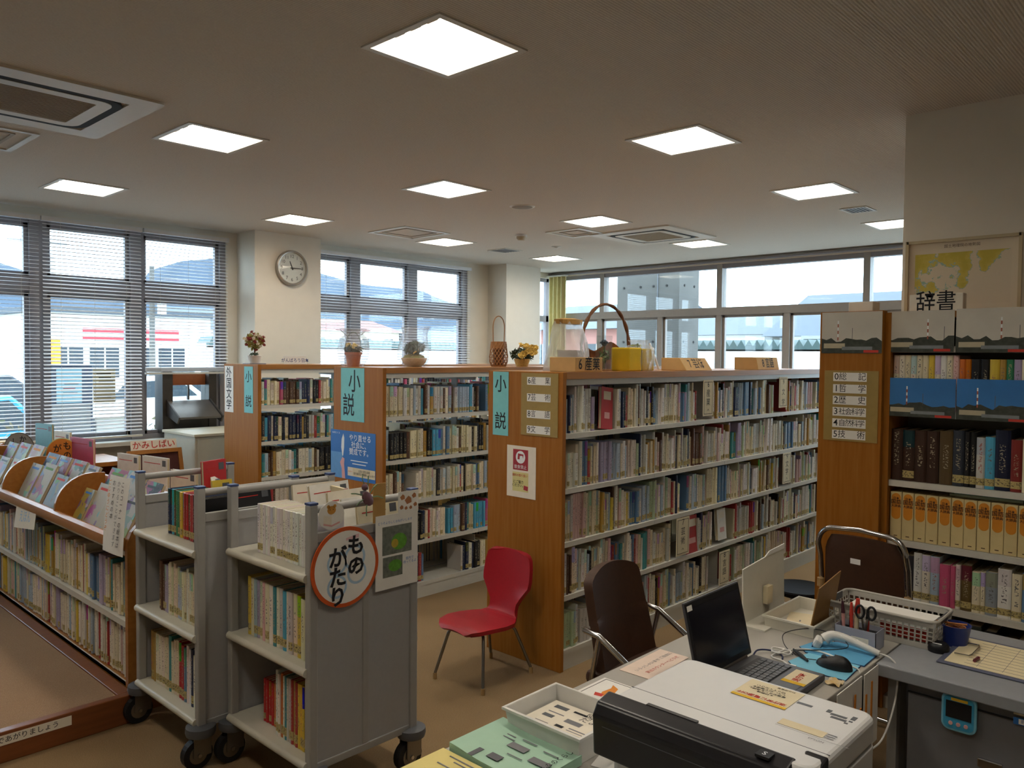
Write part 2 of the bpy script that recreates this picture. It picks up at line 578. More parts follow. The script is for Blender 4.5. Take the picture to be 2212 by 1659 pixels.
# corner window and long back windows
def window_x(name, label, y0, y1, up, low, z0=0.90, z1=2.94):
    w = structure(name, label, 'window')
    x0, x1 = XB + 0.03, XB + 0.13
    t0, t1 = 2.29, 2.388
    MB().box(x0, x1, y0, y1, z1 - 0.055, z1).build('window_frame', FB, w)
    MB().box(x0, x1, y0, y1, z0, z0 + 0.05).build('window_frame', FB, w)
    MB().box(x0 - 0.02, x1, y0, y1, t0, t1).build('transom', AL, w)
    for ml, za, zb in ((up, t1, z1), (low, z0, t0)):
        es = sorted([y0, y1] + [c + s * 0.037 for c in ml for s in (-1, 1)])
        for c in ml:
            MB().box(x0 - 0.01, x1 + 0.01, c - 0.037, c + 0.037, za, zb).build('mullion', AL, w)
        for i in range(0, len(es), 2):
            MB().box(XB + 0.075, XB + 0.08, es[i], es[i + 1], za, zb).build('pane', GL, w)
            if ml is low:
                f = MB()
                a, b = es[i], es[i + 1]
                for c, d, e, g in ((a, a + 0.03, za, zb), (b - 0.03, b, za, zb), (a, b, za, za + 0.05), (a, b, zb - 0.03, zb)):
                    f.box(XB + 0.055, XB + 0.1, c, d, e, g)
                f.build('sash', AL, w)
    MB().box(XB - 0.1, XB + 0.04, y0, y1, z0 - 0.03, z0 + 0.005).build('window_sill', MATS['steel_white'], w)
    return w
window_x('window_3', 'long bare window band over the subject bookcase', 1.4, YW - 0.05, [6.91, 5.05, 3.23], [6.95, 5.93, 5.05, 4.15, 3.23])
w4 = structure('window_4', 'narrow corner window beside the pale curtain', 'window')
MB().box(8.62, XB, YW + 0.075, YW + 0.08, 0.95, 2.87).build('pane', GL, w4)
fr = MB()
for a, b, e, g in ((8.62, 8.66, 0.9, 2.92), (XB - 0.05, XB + 0.03, 0.9, 2.92), (8.62, XB, 0.9, 0.95), (8.62, XB, 2.87, 2.92), (8.62, XB, 2.27, 2.36)):
    fr.box(a, b, YW + 0.05, YW + 0.11, e, g)
fr.build('window_frame', FB, w4)
tr = MB().box(XB - 0.06, XB, 1.4, YW, 2.955, 2.975).build('trim_1', MATS['frame_brown'])
tag(tr, 'dark curtain rail along the top of the back windows', 'rail', kind='structure')
# corner curtain, pleated vertical strips
cu = thing('corner_curtain', 'pale cream pleated curtain drawn aside in the far corner', 'curtain', (XB - 0.1, 7.6, 0.9))
def curtain(y0, y1, n):
    mb = MB()
    def fn(u, v):
        return (XB - 0.09 + 0.035 * math.sin(u * n * 2 * math.pi), y0 + (y1 - y0) * u, 0.92 + v * 2.02)
    mb.grid(fn, n * 6, 3)
    return mb
curtain(7.50, 7.80, 4).build('curtain_panel', mat('curtain_cloth', '#cfc48f', 0.9, var=0.05), cu, smooth=True, solid=0.004)
MB().box(XB - 0.13, XB - 0.05, 7.48, 7.83, 2.93, 2.95).build('curtain_rail', MATS['steel_white'], cu)

# ---------------------------------------------------------------- ceiling lamps
mat('lamp_pan', '#f0ece2', 0.35, var=0.0)
emitmat('tube_glow', LAMP_COLOR, 14.0)
def make_lamp():
    t = thing('ceiling_lamp', 'lamp', 'ceiling light', (0, 0, CEIL))
    o, d, i = OPEN, 0.10, OPEN - 0.05
    pan = MB()
    a = [(-o, -o, 0), (o, -o, 0), (o, o, 0), (-o, o, 0)]
    b = [(-i, -i, d), (i, -i, d), (i, i, d), (-i, i, d)]
    pan.add(a + b, [(0, 1, 5, 4), (1, 2, 6, 5), (2, 3, 7, 6), (3, 0, 4, 7), (4, 5, 6, 7)])
    p = pan.build('reflector', MATS['lamp_pan'], t, local=True)
    fr = MB()
    w = 0.028
    for x0, x1, y0, y1 in ((-o - w, o + w, -o - w, -o), (-o - w, o + w, o, o + w), (-o - w, -o, -o, o), (o, o + w, -o, o)):
        fr.box(x0, x1, y0, y1, -0.006, 0.001)
    fr.build('rim', MATS['steel_white'], t, local=True)
    for k in (-1, 0, 1):
        y = k * 0.1
        tb = MB().tube([(-0.15, y - 0.018, 0.05), (0.14, y - 0.018, 0.05), (0.155, y, 0.05), (0.14, y + 0.018, 0.05), (-0.15, y + 0.018, 0.05)], 0.010, 8)
        q = tb.build('tube', MATS['tube_glow'], t, smooth=True, local=True)
        MB().box(-0.185, -0.15, y - 0.032, y + 0.032, 0.032, 0.068).build('socket', mat('socket', '#b9a98a', 0.5, var=0.02), t, local=True)
    return t
lamp0 = make_lamp()
lname = {(2.22, 2.485): 'nearest and largest square ceiling lamp, overhead in the middle',
         (2.22, 4.54): 'square ceiling lamp between the big air conditioner and the nearest lamp',
         (2.22, 6.62): 'square ceiling lamp above the leftmost blinds',
         (4.085, 2.485): 'square ceiling lamp above the brown chairs, second nearest',
         (4.085, 4.54): 'square ceiling lamp right behind the nearest one, in line with it',
         (4.085, 6.62): 'square ceiling lamp in front of the clock column',
         (5.955, 2.485): 'square ceiling lamp beside the small dark vent, left of the map column',
         (5.955, 4.54): 'square ceiling lamp just before the far air conditioner',
         (5.955, 6.62): 'square ceiling lamp over the blinds right of the clock',
         (7.84, 2.485): 'square ceiling lamp half hidden by the map column',
         (7.84, 4.54): 'square ceiling lamp just beyond the far air conditioner',
         (7.84, 6.62): 'farthest square ceiling lamp, near the corner curtain'}
for i, (x, y) in enumerate(LAMPS):
    t = lamp0 if i == 0 else dup(lamp0)
    t.location = (x, y, CEIL)
    t['label'] = lname.get((x, y), f'square ceiling lamp out of view, {ordinal(i + 1)} of the grid')
    t['group'] = 'square recessed ceiling lamps'
    ld = bpy.data.lights.new('lamp_light', 'AREA')
    ld.shape = 'SQUARE'; ld.size = 0.31; ld.energy = LAMP_POWER; ld.color = LAMP_COLOR
    lo = bpy.data.objects.new('lamp_light', ld)
    COL.objects.link(lo)
    lo.parent = t
    lo.location = (0, 0, 0.085)

# ---------------------------------------------------------------- ceiling fittings
def rring(mb, x0, x1, y0, y1, w, z0, z1, r=0.0, n=6, m=0):
    """flat ring with rounded corners between the outline and the same outline set in by w"""
    def ol(s):
        rr = max(r - s, 0.002)
        pts = []
        for cx, cy, a in ((x1 - s - rr, y1 - s - rr, 0), (x0 + s + rr, y1 - s - rr, 90), (x0 + s + rr, y0 + s + rr, 180), (x1 - s - rr, y0 + s + rr, 270)):
            pts += arc(cx, cy, rr, a, a + 90, n)
        return pts
    A, B = ol(0), ol(w)
    L = len(A)
    vs = [(p[0], p[1], z) for z in (z0, z1) for q in (A, B) for p in q]
    fs = []
    for i in range(L):
        j = (i + 1) % L
        fs += [(i, j, L + j, L + i), (2 * L + i, 3 * L + i, 3 * L + j, 2 * L + j), (i, 2 * L + i, 2 * L + j, j), (L + i, L + j, 3 * L + j, 3 * L + i)]
    return mb.add(vs, fs, m)
def cassette(cx, cy, h, label):
    t = thing('air_conditioner', label, 'air conditioner', (cx, cy, CEIL), group='ceiling cassette air conditioners')
    rring(MB(), cx - h, cx + h, cy - h, cy + h, 0.13, CEIL - 0.014, CEIL + 0.002, 0.03).build('panel', mat('ac_panel', '#cdc5b5', 0.45, var=0.02), t)
    rring(MB(), cx - h + 0.13, cx + h - 0.13, cy - h + 0.13, cy + h - 0.13, 0.045, CEIL - 0.0145, CEIL + 0.002, 0.12).build('air_slot', MATS['dark_gap'], t)
    rring(MB(), cx - h + 0.175, cx + h - 0.175, cy - h + 0.175, cy + h - 0.175, 0.07, CEIL - 0.017, CEIL + 0.002, 0.08).build('inner_frame', MATS['ac_panel'], t)
    g = MB()
    k = h - 0.245
    g.box(cx - k, cx + k, cy - k, cy + k, CEIL - 0.008, CEIL - 0.002)
    gr = g.build('grille', mat('ac_grille', '#a08c6c', 0.6, var=0.05, scale=150), t)
    s = MB()
    n = 22
    for i in range(n):
        y = cy - k + 2 * k * (i + 0.5) / n
        s.box(cx - k, cx + k, y - 0.006, y + 0.002, CEIL - 0.014, CEIL - 0.008)
    tag(s.build('louvre', MATS['ac_grille'], gr), kind='stuff')
cassette(1.28, 4.54, 0.475, 'large ceiling air conditioner at the upper left corner')
cassette(7.0, 4.60, 0.475, 'far ceiling air conditioner over the subject bookcase')
def hatch(cx, cy, h, label):
    t = thing('ceiling_hatch', label, 'hatch', (cx, cy, CEIL))
    rring(MB(), cx - h, cx + h, cy - h, cy + h, 0.035, CEIL - 0.008, CEIL + 0.001, 0.004, 1).build('hatch_frame', MATS['steel_white'], t)
    rring(MB(), cx - h + 0.1, cx + h - 0.1, cy - h + 0.1, cy + h - 0.1, 0.02, CEIL - 0.006, CEIL + 0.001, 0.004, 1).build('hatch_joint', mat('hatch_grey', '#a49b8c', 0.7, var=0.02), t)
hatch(5.25, 6.40, 0.30, 'square white access hatch before the blinds right of the clock')
hatch(6.35, 5.10, 0.22, 'square white access hatch near the far air conditioner')
hatch(1.22, 5.48, 0.29, 'square white access hatch by the big air conditioner')
def vent(cx, cy, a, b, label):
    t = thing('ceiling_vent', label, 'vent', (cx, cy, CEIL))
    rring(MB(), cx - a, cx + a, cy - b, cy + b, 0.02, CEIL - 0.008, CEIL + 0.001, 0.004, 1).build('vent_frame', MATS['steel_white'], t)
    MB().box(cx - a + 0.02, cx + a - 0.02, cy - b + 0.02, cy + b - 0.02, CEIL - 0.003, CEIL - 0.001).build('vent_back', MATS['grey_plastic'], t)
    for i in range(6):
        y = cy - b + 0.02 + (2 * b - 0.04) * (i + 0.5) / 6
        MB().box(cx - a + 0.02, cx + a - 0.02, y - 0.006, y + 0.004, CEIL - 0.008, CEIL - 0.004).build('slat', MATS['steel_greyblue'], t)
vent(6.90, 2.50, 0.13, 0.11, 'small dark slatted vent left of the map column')
vent(6.86, 6.58, 0.15, 0.15, 'small square vent before the far end of the blinds')
t = thing('ceiling_speaker', 'round grey speaker flush in the ceiling', 'speaker', (4.97, 4.57, CEIL))
MB().lathe([(0.085, -0.006), (0.1, -0.005), (0.11, 0.001)], (4.97, 4.57, CEIL), 28).build('speaker_rim', MATS['steel_white'], t, smooth=True)
MB().lathe([(0.001, -0.012), (0.06, -0.0105), (0.088, -0.006), (0.088, -0.002)], (4.97, 4.57, CEIL), 28).build('speaker_mesh', mat('speaker_mesh', '#8c867b', 0.7, var=0.1, scale=400), t, smooth=True)
t = thing('smoke_detector', 'small domed smoke detector on the ceiling', 'smoke detector', (6.1, 5.62, CEIL))
MB().lathe([(0.001, -0.062), (0.035, -0.058), (0.05, -0.04), (0.052, -0.022)], (6.1, 5.62, CEIL), 20).build('sensor_dome', mat('detector', '#b9ab90', 0.5, var=0.02), t, smooth=True)
MB().lathe([(0.06, -0.022), (0.062, -0.01), (0.06, 0.001)], (6.1, 5.62, CEIL), 20).build('base_plate', MATS['white_plastic'], t, smooth=True)
t = thing('sprinkler_plate', 'tiny round ceiling plate near the farthest lamp', 'ceiling plate', (7.0, 5.9, CEIL))
MB().lathe([(0.001, -0.02), (0.02, -0.018), (0.03, -0.008), (0.055, -0.004), (0.06, 0.001)], (7.0, 5.9, CEIL), 18).build('plate', MATS['steel_white'], t, smooth=True)
# ================================================================ blinds
def slat_mesh(L, tilt):
    mb = MB()
    w, n = 0.030, 4
    pts = []
    for i in range(n + 1):
        u = -0.5 + i / n
        y, z = u * w, 0.0028 * (1 - 4 * u * u)
        c, s = math.cos(tilt), math.sin(tilt)
        pts.append((y * c - z * s, y * s + z * c))
    vs = [(x, p[0], p[1]) for x in (-L / 2, L / 2) for p in pts]
    k = n + 1
    mb.add(vs, [(i, i + 1, k + i + 1, k + i) for i in range(n)])
    return mb
def blind(x0, x1, zb, tilt, label, stack=0):
    y = YW - 0.075
    cx = (x0 + x1) / 2
    t = thing('venetian_blind', label, 'blind', (cx, y, zb), group='grey venetian blinds')
    MB().box(x0, x1, y - 0.022, y + 0.022, 2.885, 2.925).build('head_rail', MATS['blind'], t)
    z = 2.86
    first = None
    pitch = 0.0325
    def put(zz):
        nonlocal first
        if first is None:
            first = slat_mesh(x1 - x0 - 0.02, tilt).build('slat', MATS['blind'], t, smooth=True, local=True)
            o = first
        else:
            o = first.copy()
            COL.objects.link(o)
        o.location = (0, 0, zz - zb)
    while z > zb + 0.02 + stack * 0.0045:
        put(z)
        z -= pitch
    for k in range(stack):
        put(zb + 0.018 + k * 0.0045)
    MB().box(x0 + 0.01, x1 - 0.01, y - 0.018, y + 0.018, zb - 0.012, zb + 0.006).build('bottom_rail', MATS['steel_white'], t)
    for xx in (x0 + 0.15, cx, x1 - 0.15):
        MB().cyl((xx, y - 0.019, zb), (xx, y - 0.019, 2.89), 0.0012, n=5).build('ladder_cord', MATS['steel_white'], t)
blind(0.35, 2.245, 0.955, math.radians(9), 'leftmost grey venetian blind, cut by the picture edge')
blind(2.255, 3.115, 0.955, math.radians(24), 'grey venetian blind hanging before the window notices, full length')
blind(3.13, 3.985, 1.545, math.radians(19), 'grey venetian blind pulled up above the book return hatch', 9)
blind(5.0, 7.44, 0.955, math.radians(15), 'wide grey venetian blind right of the clock column')
# ---------------------------------------------------------------- clock
t = thing('wall_clock', 'round white wall clock with silver rim on the column', 'clock', (4.53, 7.48, 2.646))
Mc = on_y(4.53, 7.479, 2.646)
def in_frame(mb, M):
    for i in range(len(mb.v)):
        mb.v[i] = M @ mb.v[i]
    return mb
in_frame(MB().lathe([(0.160, 0.028), (0.162, 0.045), (0.172, 0.048), (0.184, 0.040), (0.187, 0.02), (0.182, 0.0)], n=40, cap=False), Mc).build('rim', mat('clock_rim', '#a9a39a', 0.3, metal=0.6, var=0.02), t, smooth=True)
face = in_frame(MB().lathe([(0.163, 0.0), (0.163, 0.026)], n=40), Mc).build('face', mat('clock_face', '#dedcd3', 0.5, var=0.01), t)
for h in range(1, 13):
    a = math.radians(90 - 30 * h)
    me = text_mesh(str(h), 0.05, 0.0, 1, 1).copy()
    me.materials.append(MATS['ink'])
    o = bpy.data.objects.new('numeral', me)
    COL.objects.link(o)
    o.parent = t
    o.matrix_local = INV[t.name] @ Mc @ Matrix.Translation((0.122 * math.cos(a), 0.122 * math.sin(a), 0.0275))
for nm, ang, ln, w in (('hour_hand', 90 - 30 * 11.25, 0.075, 0.007), ('minute_hand', 90 - 6 * 15, 0.125, 0.005)):
    a = math.radians(ang)
    d = Vector((math.cos(a), math.sin(a), 0)); n = Vector((-d.y, d.x, 0))
    pts = [d * -0.02 + n * w, d * -0.02 - n * w, d * ln - n * w * 0.5, d * ln + n * w * 0.5]
    in_frame(MB().prism([p + Vector((0, 0, 0.031)) for p in pts], (0, 0, 0.0025)), Mc).build(nm, MATS['ink'], t)
in_frame(MB().lathe([(0.168, 0.041), (0.168, 0.043)], n=40), Mc).build('glass', MATS['clear_glass'], t)

# ================================================================ outside
mat('asphalt', '#a3a3a0', 0.9, var=0.08, scale=3)
mat('hill_haze_blue', '#36424f', 0.95, var=0.2, scale=0.05)  # distance haze is painted into the ridge's blue-grey colour
mat('concrete', '#4f4d49', 0.85, var=0.08, scale=3, bump=0.1, bscale=30)
mat('render_white', '#d8d8d4', 0.85, var=0.03, scale=2)
mat('store_red', '#d02f38', 0.5, var=0.03)
mat('roof_tile', '#41484f', 0.7, var=0.08, scale=4)
g = MB().box(-120, 400, YW + 0.25, 420, -0.5, -0.35).build('ground', MATS['asphalt'])
tag(g, 'grey car park and street outside the windows', 'ground', kind='structure')
g = MB().box(XB + 0.25, 400, -160, YW + 0.25, -0.5, -0.35).build('ground', MATS['asphalt'])
tag(g, 'paved yard outside the back windows', 'ground', kind='structure')
def hill(name, pts, y, dy, base, label):
    """wooded ridge: crest follows pts (x, z), falling towards and away from the building"""
    mb = MB()
    n = len(pts)
    rr = random.Random(3)
    rows = [(-dy, 0.0), (-dy * 0.5, 0.62), (-dy * 0.2, 0.9), (0, 1.0), (dy * 0.5, 0.6), (dy, 0.0)]
    vs = []
    for oy, k in rows:
        vs += [(x, y + oy + rr.uniform(-4, 4), base + (z - base) * k * rr.uniform(0.97, 1.03) if k else base) for x, z in pts]
    fs = [(j * n + i, j * n + i + 1, (j + 1) * n + i + 1, (j + 1) * n + i) for j in range(len(rows) - 1) for i in range(n - 1)]
    o = mb.add(vs, fs).build(name, MATS['hill_haze_blue'], smooth=True)
    tag(o, label, 'hill', kind='structure')
hill('hill_1', [(-60, 14), (-20, 26), (20, 36), (50, 34), (75, 32), (83, 29), (90, 27), (104, 24), (115, 25), (124, 32), (134, 37), (149, 40), (170, 42), (197, 37), (213, 35), (223, 35.5), (242, 33.5), (254, 34), (263, 31.5), (280, 28), (310, 22), (360, 12)], 300, 50, -0.4, 'hazy wooded ridge behind the shops')
def pts_window(mb, x0, x1, z0, z1, y, d=0.05):
    mb.box(x0, x1, y - d, y + 0.02, z0, z1)
def shop():
    t = thing('shop_building', 'white shop with a red striped sign band seen through the blinds', 'building', (15, 40, -0.4))
    MB().box(11.5, 19.5, 40, 52, -0.4, 3.6).build('shop_wall', MATS['render_white'], t)
    MB().box(11.2, 19.8, 39.6, 52.4, 3.6, 3.85).build('flat_roof', MATS['roof_tile'], t)
    MB().box(13.3, 17.8, 39.9, 40, 2.72, 2.92).build('sign_stripe', MATS['store_red'], t)
    MB().box(13.3, 17.8, 39.9, 40, 2.38, 2.56).build('sign_stripe', MATS['store_red'], t)
    for x in (15.3, 15.75):
        MB().box(x, x + 0.14, 39.88, 39.95, 2.38, 2.92).build('sign_mark', MATS['store_red'], t)
    for i, x in enumerate((12.0, 13.6, 15.2, 16.8)):
        w = MB().box(x, x + 1.3, 39.93, 40, 0.2, 2.0).build('shop_window', mat('far_glass', '#2c353c', 0.2, var=0.05), t)
        MB().box(x + 0.62, x + 0.68, 39.9, 39.95, 0.2, 2.0).build('glazing_bar', MATS['steel_white'], w)
shop()
def house(x0, x1, y0, y1, h, rh, label, wall, roof, face='y'):
    t = thing('house', label, 'house', ((x0 + x1) / 2, (y0 + y1) / 2, -0.4))
    MB().box(x0, x1, y0, y1, -0.4, h).build('wall', wall, t)
    e = 0.5
    if face == 'y':
        mid = (y0 + y1) / 2
        MB().prism([(x0 - e, y0 - e, h), (x0 - e, mid, h + rh), (x0 - e, y1 + e, h)], (x1 - x0 + 2 * e, 0, 0)).build('roof', roof, t)
        n = max(2, int((x1 - x0) / 2.2))
        for i in range(n):
            x = x0 + (x1 - x0) * (i + 0.5) / n
            w = MB().box(x - 0.5, x + 0.5, y0 - 0.05, y0, h - 1.7, h - 0.6).build('window', MATS['far_glass'], t)
            MB().box(x - 0.03, x + 0.03, y0 - 0.08, y0 - 0.04, h - 1.7, h - 0.6).build('glazing_bar', MATS['steel_white'], w)
    else:
        mid = (x0 + x1) / 2
        MB().prism([(x0 - e, y0 - e, h), (mid, y0 - e, h + rh), (x1 + e, y0 - e, h)], (0, y1 - y0 + 2 * e, 0)).build('roof', roof, t)
        n = max(2, int((y1 - y0) / 2.4))
        for i in range(n):
            y = y0 + (y1 - y0) * (i + 0.5) / n
            w = MB().box(x0 - 0.05, x0, y - 0.5, y + 0.5, h - 1.7, h - 0.6).build('window', MATS['far_glass'], t)
            MB().box(x0 - 0.08, x0 - 0.04, y - 0.03, y + 0.03, h - 1.7, h - 0.6).build('glazing_bar', MATS['steel_white'], w)
RW = MATS['render_white']
mat('roof_red', '#6e4238', 0.7, var=0.08, scale=4)
mat('house_cream', '#cfc4b0', 0.85, var=0.03, scale=2)
house(20.5, 27, 44, 52, 3.2, 1.4, 'small white house right of the shop beyond the blinds', RW, MATS['roof_tile'])
house(4.5, 10.5, 48, 56, 3.4, 1.5, 'grey roofed house left of the shop beyond the leftmost blinds', MATS['house_cream'], MATS['roof_tile'])
house(38, 48, 60, 70, 3.9, 1.3, 'house with a reddish roof behind the blinds right of the clock', MATS['house_cream'], MATS['roof_red'])
house(49, 56, 58, 66, 3.2, 1.2, 'white house with a grey roof right of the reddish one', RW, MATS['roof_tile'])
house(25, 33, 12.0, 16.5, 2.55, 1.2, 'white house beyond the corrugated fence', RW, MATS['roof_tile'], 'x')
house(24, 30, 4.5, 10.9, 2.45, 1.5, 'grey tiled house roof beyond the back windows', RW, MATS['roof_tile'], 'x')
house(26, 34, 18.2, 24, 2.9, 1.3, 'house with a pinkish wall seen behind the basket handle', mat('house_pink', '#9a6a60', 0.85, var=0.03), MATS['roof_tile'], 'x')
def pole(x, y, h, label):
    t = thing('utility_pole', label, 'pole', (x, y, -0.4))
    MB().cyl((x, y, -0.4), (x, y, h), 0.13, 0.09, 10).build('pole', MATS['concrete'], t)
    MB().box(x - 0.9, x + 0.9, y - 0.05, y + 0.05, h - 0.8, h - 0.68).build('crossarm', MATS['frame_brown'], t)
    MB().cyl((x + 0.3, y - 0.2, h - 1.9), (x + 0.3, y - 0.2, h - 1.2), 0.17, n=10).build('transformer', MATS['steel_grey'], t)
pole(8.6, 30, 6.2, 'concrete utility pole in front of the shop')
pole(13.2, 32, 5.2, 'concrete utility pole right of the shop sign')
def car(x, y, rz, colname, m, label):
    t = thing('car', label, 'car', (x, y, -0.35), rz)
    prof = [(-1.9, 0.25), (-1.95, 0.65), (-1.75, 0.85), (-1.2, 0.92), (-0.75, 1.42), (0.7, 1.48), (1.35, 0.98), (1.85, 0.82), (1.95, 0.5), (1.9, 0.25)]
    MB().prism([(px, -0.8, pz) for px, pz in prof], (0, 1.6, 0)).build('body', m, t, bevel=0.06, local=True)
    win = [(-1.08, 0.95), (-0.72, 1.36), (0.62, 1.41), (1.12, 0.98)]
    for s in (-1, 1):
        MB().prism([(px, s * 0.805, pz) for px, pz in win], (0, s * 0.01, 0)).build('side_window', MATS['far_glass'], t, local=True)
        for px in (-1.25, 1.2):
            wv = MB().cyl((px, s * 0.66, 0.3), (px, s * 0.84, 0.3), 0.3, n=18).build('wheel', MATS['rubber'], t, local=True)
            MB().cyl((px, s * 0.835, 0.3), (px, s * 0.85, 0.3), 0.17, n=14).build('hub_cap', MATS['dull_metal'], wv, local=True)
mat('car_white', '#d5d6d6', 0.3, var=0.01)
mat('car_blue', '#1c7f9e', 0.3, var=0.02)
mat('car_dark', '#2a3138', 0.3, var=0.02)
car(8.6, 21.5, 0.0, 'white', MATS['car_white'], 'white car parked outside behind the tan window notice')
car(2.35, 13.2, 0.5, 'blue', MATS['car_blue'], 'turquoise car at the left picture edge outside')
car(5.7, 25.5, 0.0, 'grey', MATS['car_dark'], 'dark grey car parked further back outside the leftmost blind')
car(14.2, 33, 0.0, 'grey', MATS['car_dark'], 'dark car under the shop sign')
t = thing('roadside_banner', 'orange roadside banner boards outside the left window', 'banner', (8.1, 27.5, -0.4))
MB().box(8.0, 8.5, 27.5, 27.56, 1.35, 2.2).build('banner_board', MATS['orange_print'], t)
for x in (8.05, 8.45):
    MB().cyl((x, 27.53, -0.4), (x, 27.53, 2.2), 0.03, n=6).build('post', MATS['dull_metal'], t)
# things right outside the pane
t = thing('outdoor_unit', 'pale blue grey metal locker standing outside the left window', 'locker', (2.70, 8.6, -0.35))
MB().box(2.49, 2.92, 8.5, 8.95, -0.35, 1.62).build('body', mat('unit_blue', '#556074', 0.5, var=0.02), t, bevel=0.01)
for k in range(9):
    MB().box(2.52, 2.89, 8.485, 8.5, 0.92 + k * 0.035, 0.945 + k * 0.035).build('louvre', MATS['steel_greyblue'], t)
t = thing('low_white_box', 'low white box outside under the tan notice', 'box', (3.1, 8.9, -0.35))
MB().box(2.98, 3.3, 8.6, 8.9, -0.35, 1.05).build('body', MATS['render_white'], t, bevel=0.01)
MB().box(2.96, 3.32, 8.58, 8.92, 1.05, 1.08).build('lid', MATS['steel_white'], t)
hd = MB()
rr = random.Random(5)
for i in range(900):
    c = Vector((rr.uniform(1.2, 5.0), rr.uniform(9.1, 9.6), rr.uniform(0.1, 0.98) + 0.06 * math.sin(i)))
    a = Vector((rr.uniform(-1, 1), rr.uniform(-1, 1), rr.uniform(-1, 1))).normalized() * 0.05
    b = a.orthogonal().normalized() * 0.03
    hd.add([c - a, c + b, c + a, c - b], [(0, 1, 2, 3)])
hd.box(1.2, 5.0, 9.2, 9.5, -0.35, 0.8)
h = hd.build('hedge', mat('hedge_leaf', '#3f4226', 0.8, scale=9, col2='#5e5236'))
tag(h, 'clipped greenish brown hedge outside below the window', 'hedge', kind='stuff')
NT = MATS['cream_paper']
c = card('window_notice', on_y(2.82, YW + 0.072, 1.425), 0.20, 0.31, mat('tan_paper', '#cdbd97', 0.8, var=0.03), 'tan typed notice stuck to the window glass', 'notice')
for k in range(7):
    patch(c, 'text_line', rect(-0.005 + 0.01 * (k % 3), 0.115 - k * 0.037, 0.13 - 0.02 * (k % 2), 0.008), MATS['red_ink' if k in (3, 5) else 'ink'])
c = card('window_notice', on_y(2.70, 8.498, 1.41), 0.23, 0.34, mat('pale_blue_paper', '#a8d3e2', 0.8, var=0.03), 'pale blue notice pasted on the locker outside', 'notice')
for k in range(6):
    patch(c, 'text_line', rect(0.01 * (k % 3), 0.1 - k * 0.042, 0.13 - 0.02 * (k % 2), 0.007), MATS['red_ink' if k == 3 else 'grey_ink'])
# corrugated fences
def fence(p0, p1, z0, z1, label):
    p0, p1 = Vector(p0), Vector(p1)
    d = (p1 - p0); L = d.length; d.normalize()
    n = Vector((-d.y, d.x, 0))
    t = thing('corrugated_fence', label, 'fence', tuple((p0 + p1) / 2))
    up = Vector((0, 0, 1))
    MB().prism([p0 + up * z0, p1 + up * z0, p1 + up * (z1 - 0.17), p0 + up * (z1 - 0.17)], n * 0.08).build('wall', MATS['render_white'], t)
    MB().prism([p0 + up * (z1 - 0.2), p1 + up * (z1 - 0.2), p1 + up * (z1 - 0.12), p0 + up * (z1 - 0.12)], n * 0.12).build('rail', mat('fence_green', '#3f504e', 0.6, var=0.05), t)
    pitch = 0.15
    base = None
    k = int(L / pitch)
    for i in range(k):
        a = p0 + d * (i * pitch)
        tri = [a + up * (z1 - 0.12), a + d * pitch + up * (z1 - 0.12), a + d * (pitch / 2) + up * z1]
        if base is None:
            base = MB().prism(tri, n * 0.5).build('corrugation', MATS['fence_green'], t)
        else:
            o = base.copy()
            COL.objects.link(o)
            o.location = d * (i * pitch)
fence((6.8, 14, 0), (14.2, 14, 0), -0.4, 2.06, 'corrugated fence top outside the blinds right of the clock')
fence((13, 8.4, 0), (13, 5.15, 0), -0.4, 2.07, 'corrugated fence top outside the bare back windows')
t = thing('concrete_pier', 'board marked concrete pier with bolt holes outside the back windows', 'pier', (11.3, 7.3, -0.4))
MB().box(11.0, 11.6, 6.72, 7.92, -0.4, 3.2).build('pier_body', MATS['concrete'], t)
MB().box(10.985, 11.0, 7.11, 7.125, -0.4, 3.2).build('joint', MATS['grey_plastic'], t)
for zz in (1.55, 2.0, 2.45, 2.9):
    for y in (7.45, 7.78, 6.95, 7.2):
        MB().cyl((10.99, y, zz), (11.0, y, zz), 0.02, n=8).build('bolt_hole', MATS['dark_gap'], t)
    for x in (11.15, 11.45):
        MB().cyl((x, 6.71, zz), (x, 6.72, zz), 0.02, n=8).build('bolt_hole', MATS['dark_gap'], t)
e = MB().box(XB + 0.2, XB + 1.1, 1.4, 6.6, 3.02, 3.2).build('eave', MATS['render_white'])
tag(e, 'white concrete eave outside above the back windows', 'eave', kind='structure')
t = thing('grey_wall_stub', 'grey concrete wall end outside by the reference shelves', 'wall stub', (14, 5.6, -0.4))
MB().box(14, 14.6, 4.9, 5.98, -0.4, 2.1).build('wall_block', MATS['concrete'], t)
MB().box(13.97, 14.63, 4.87, 6.01, 2.1, 2.16).build('coping', MATS['steel_greyblue'], t)
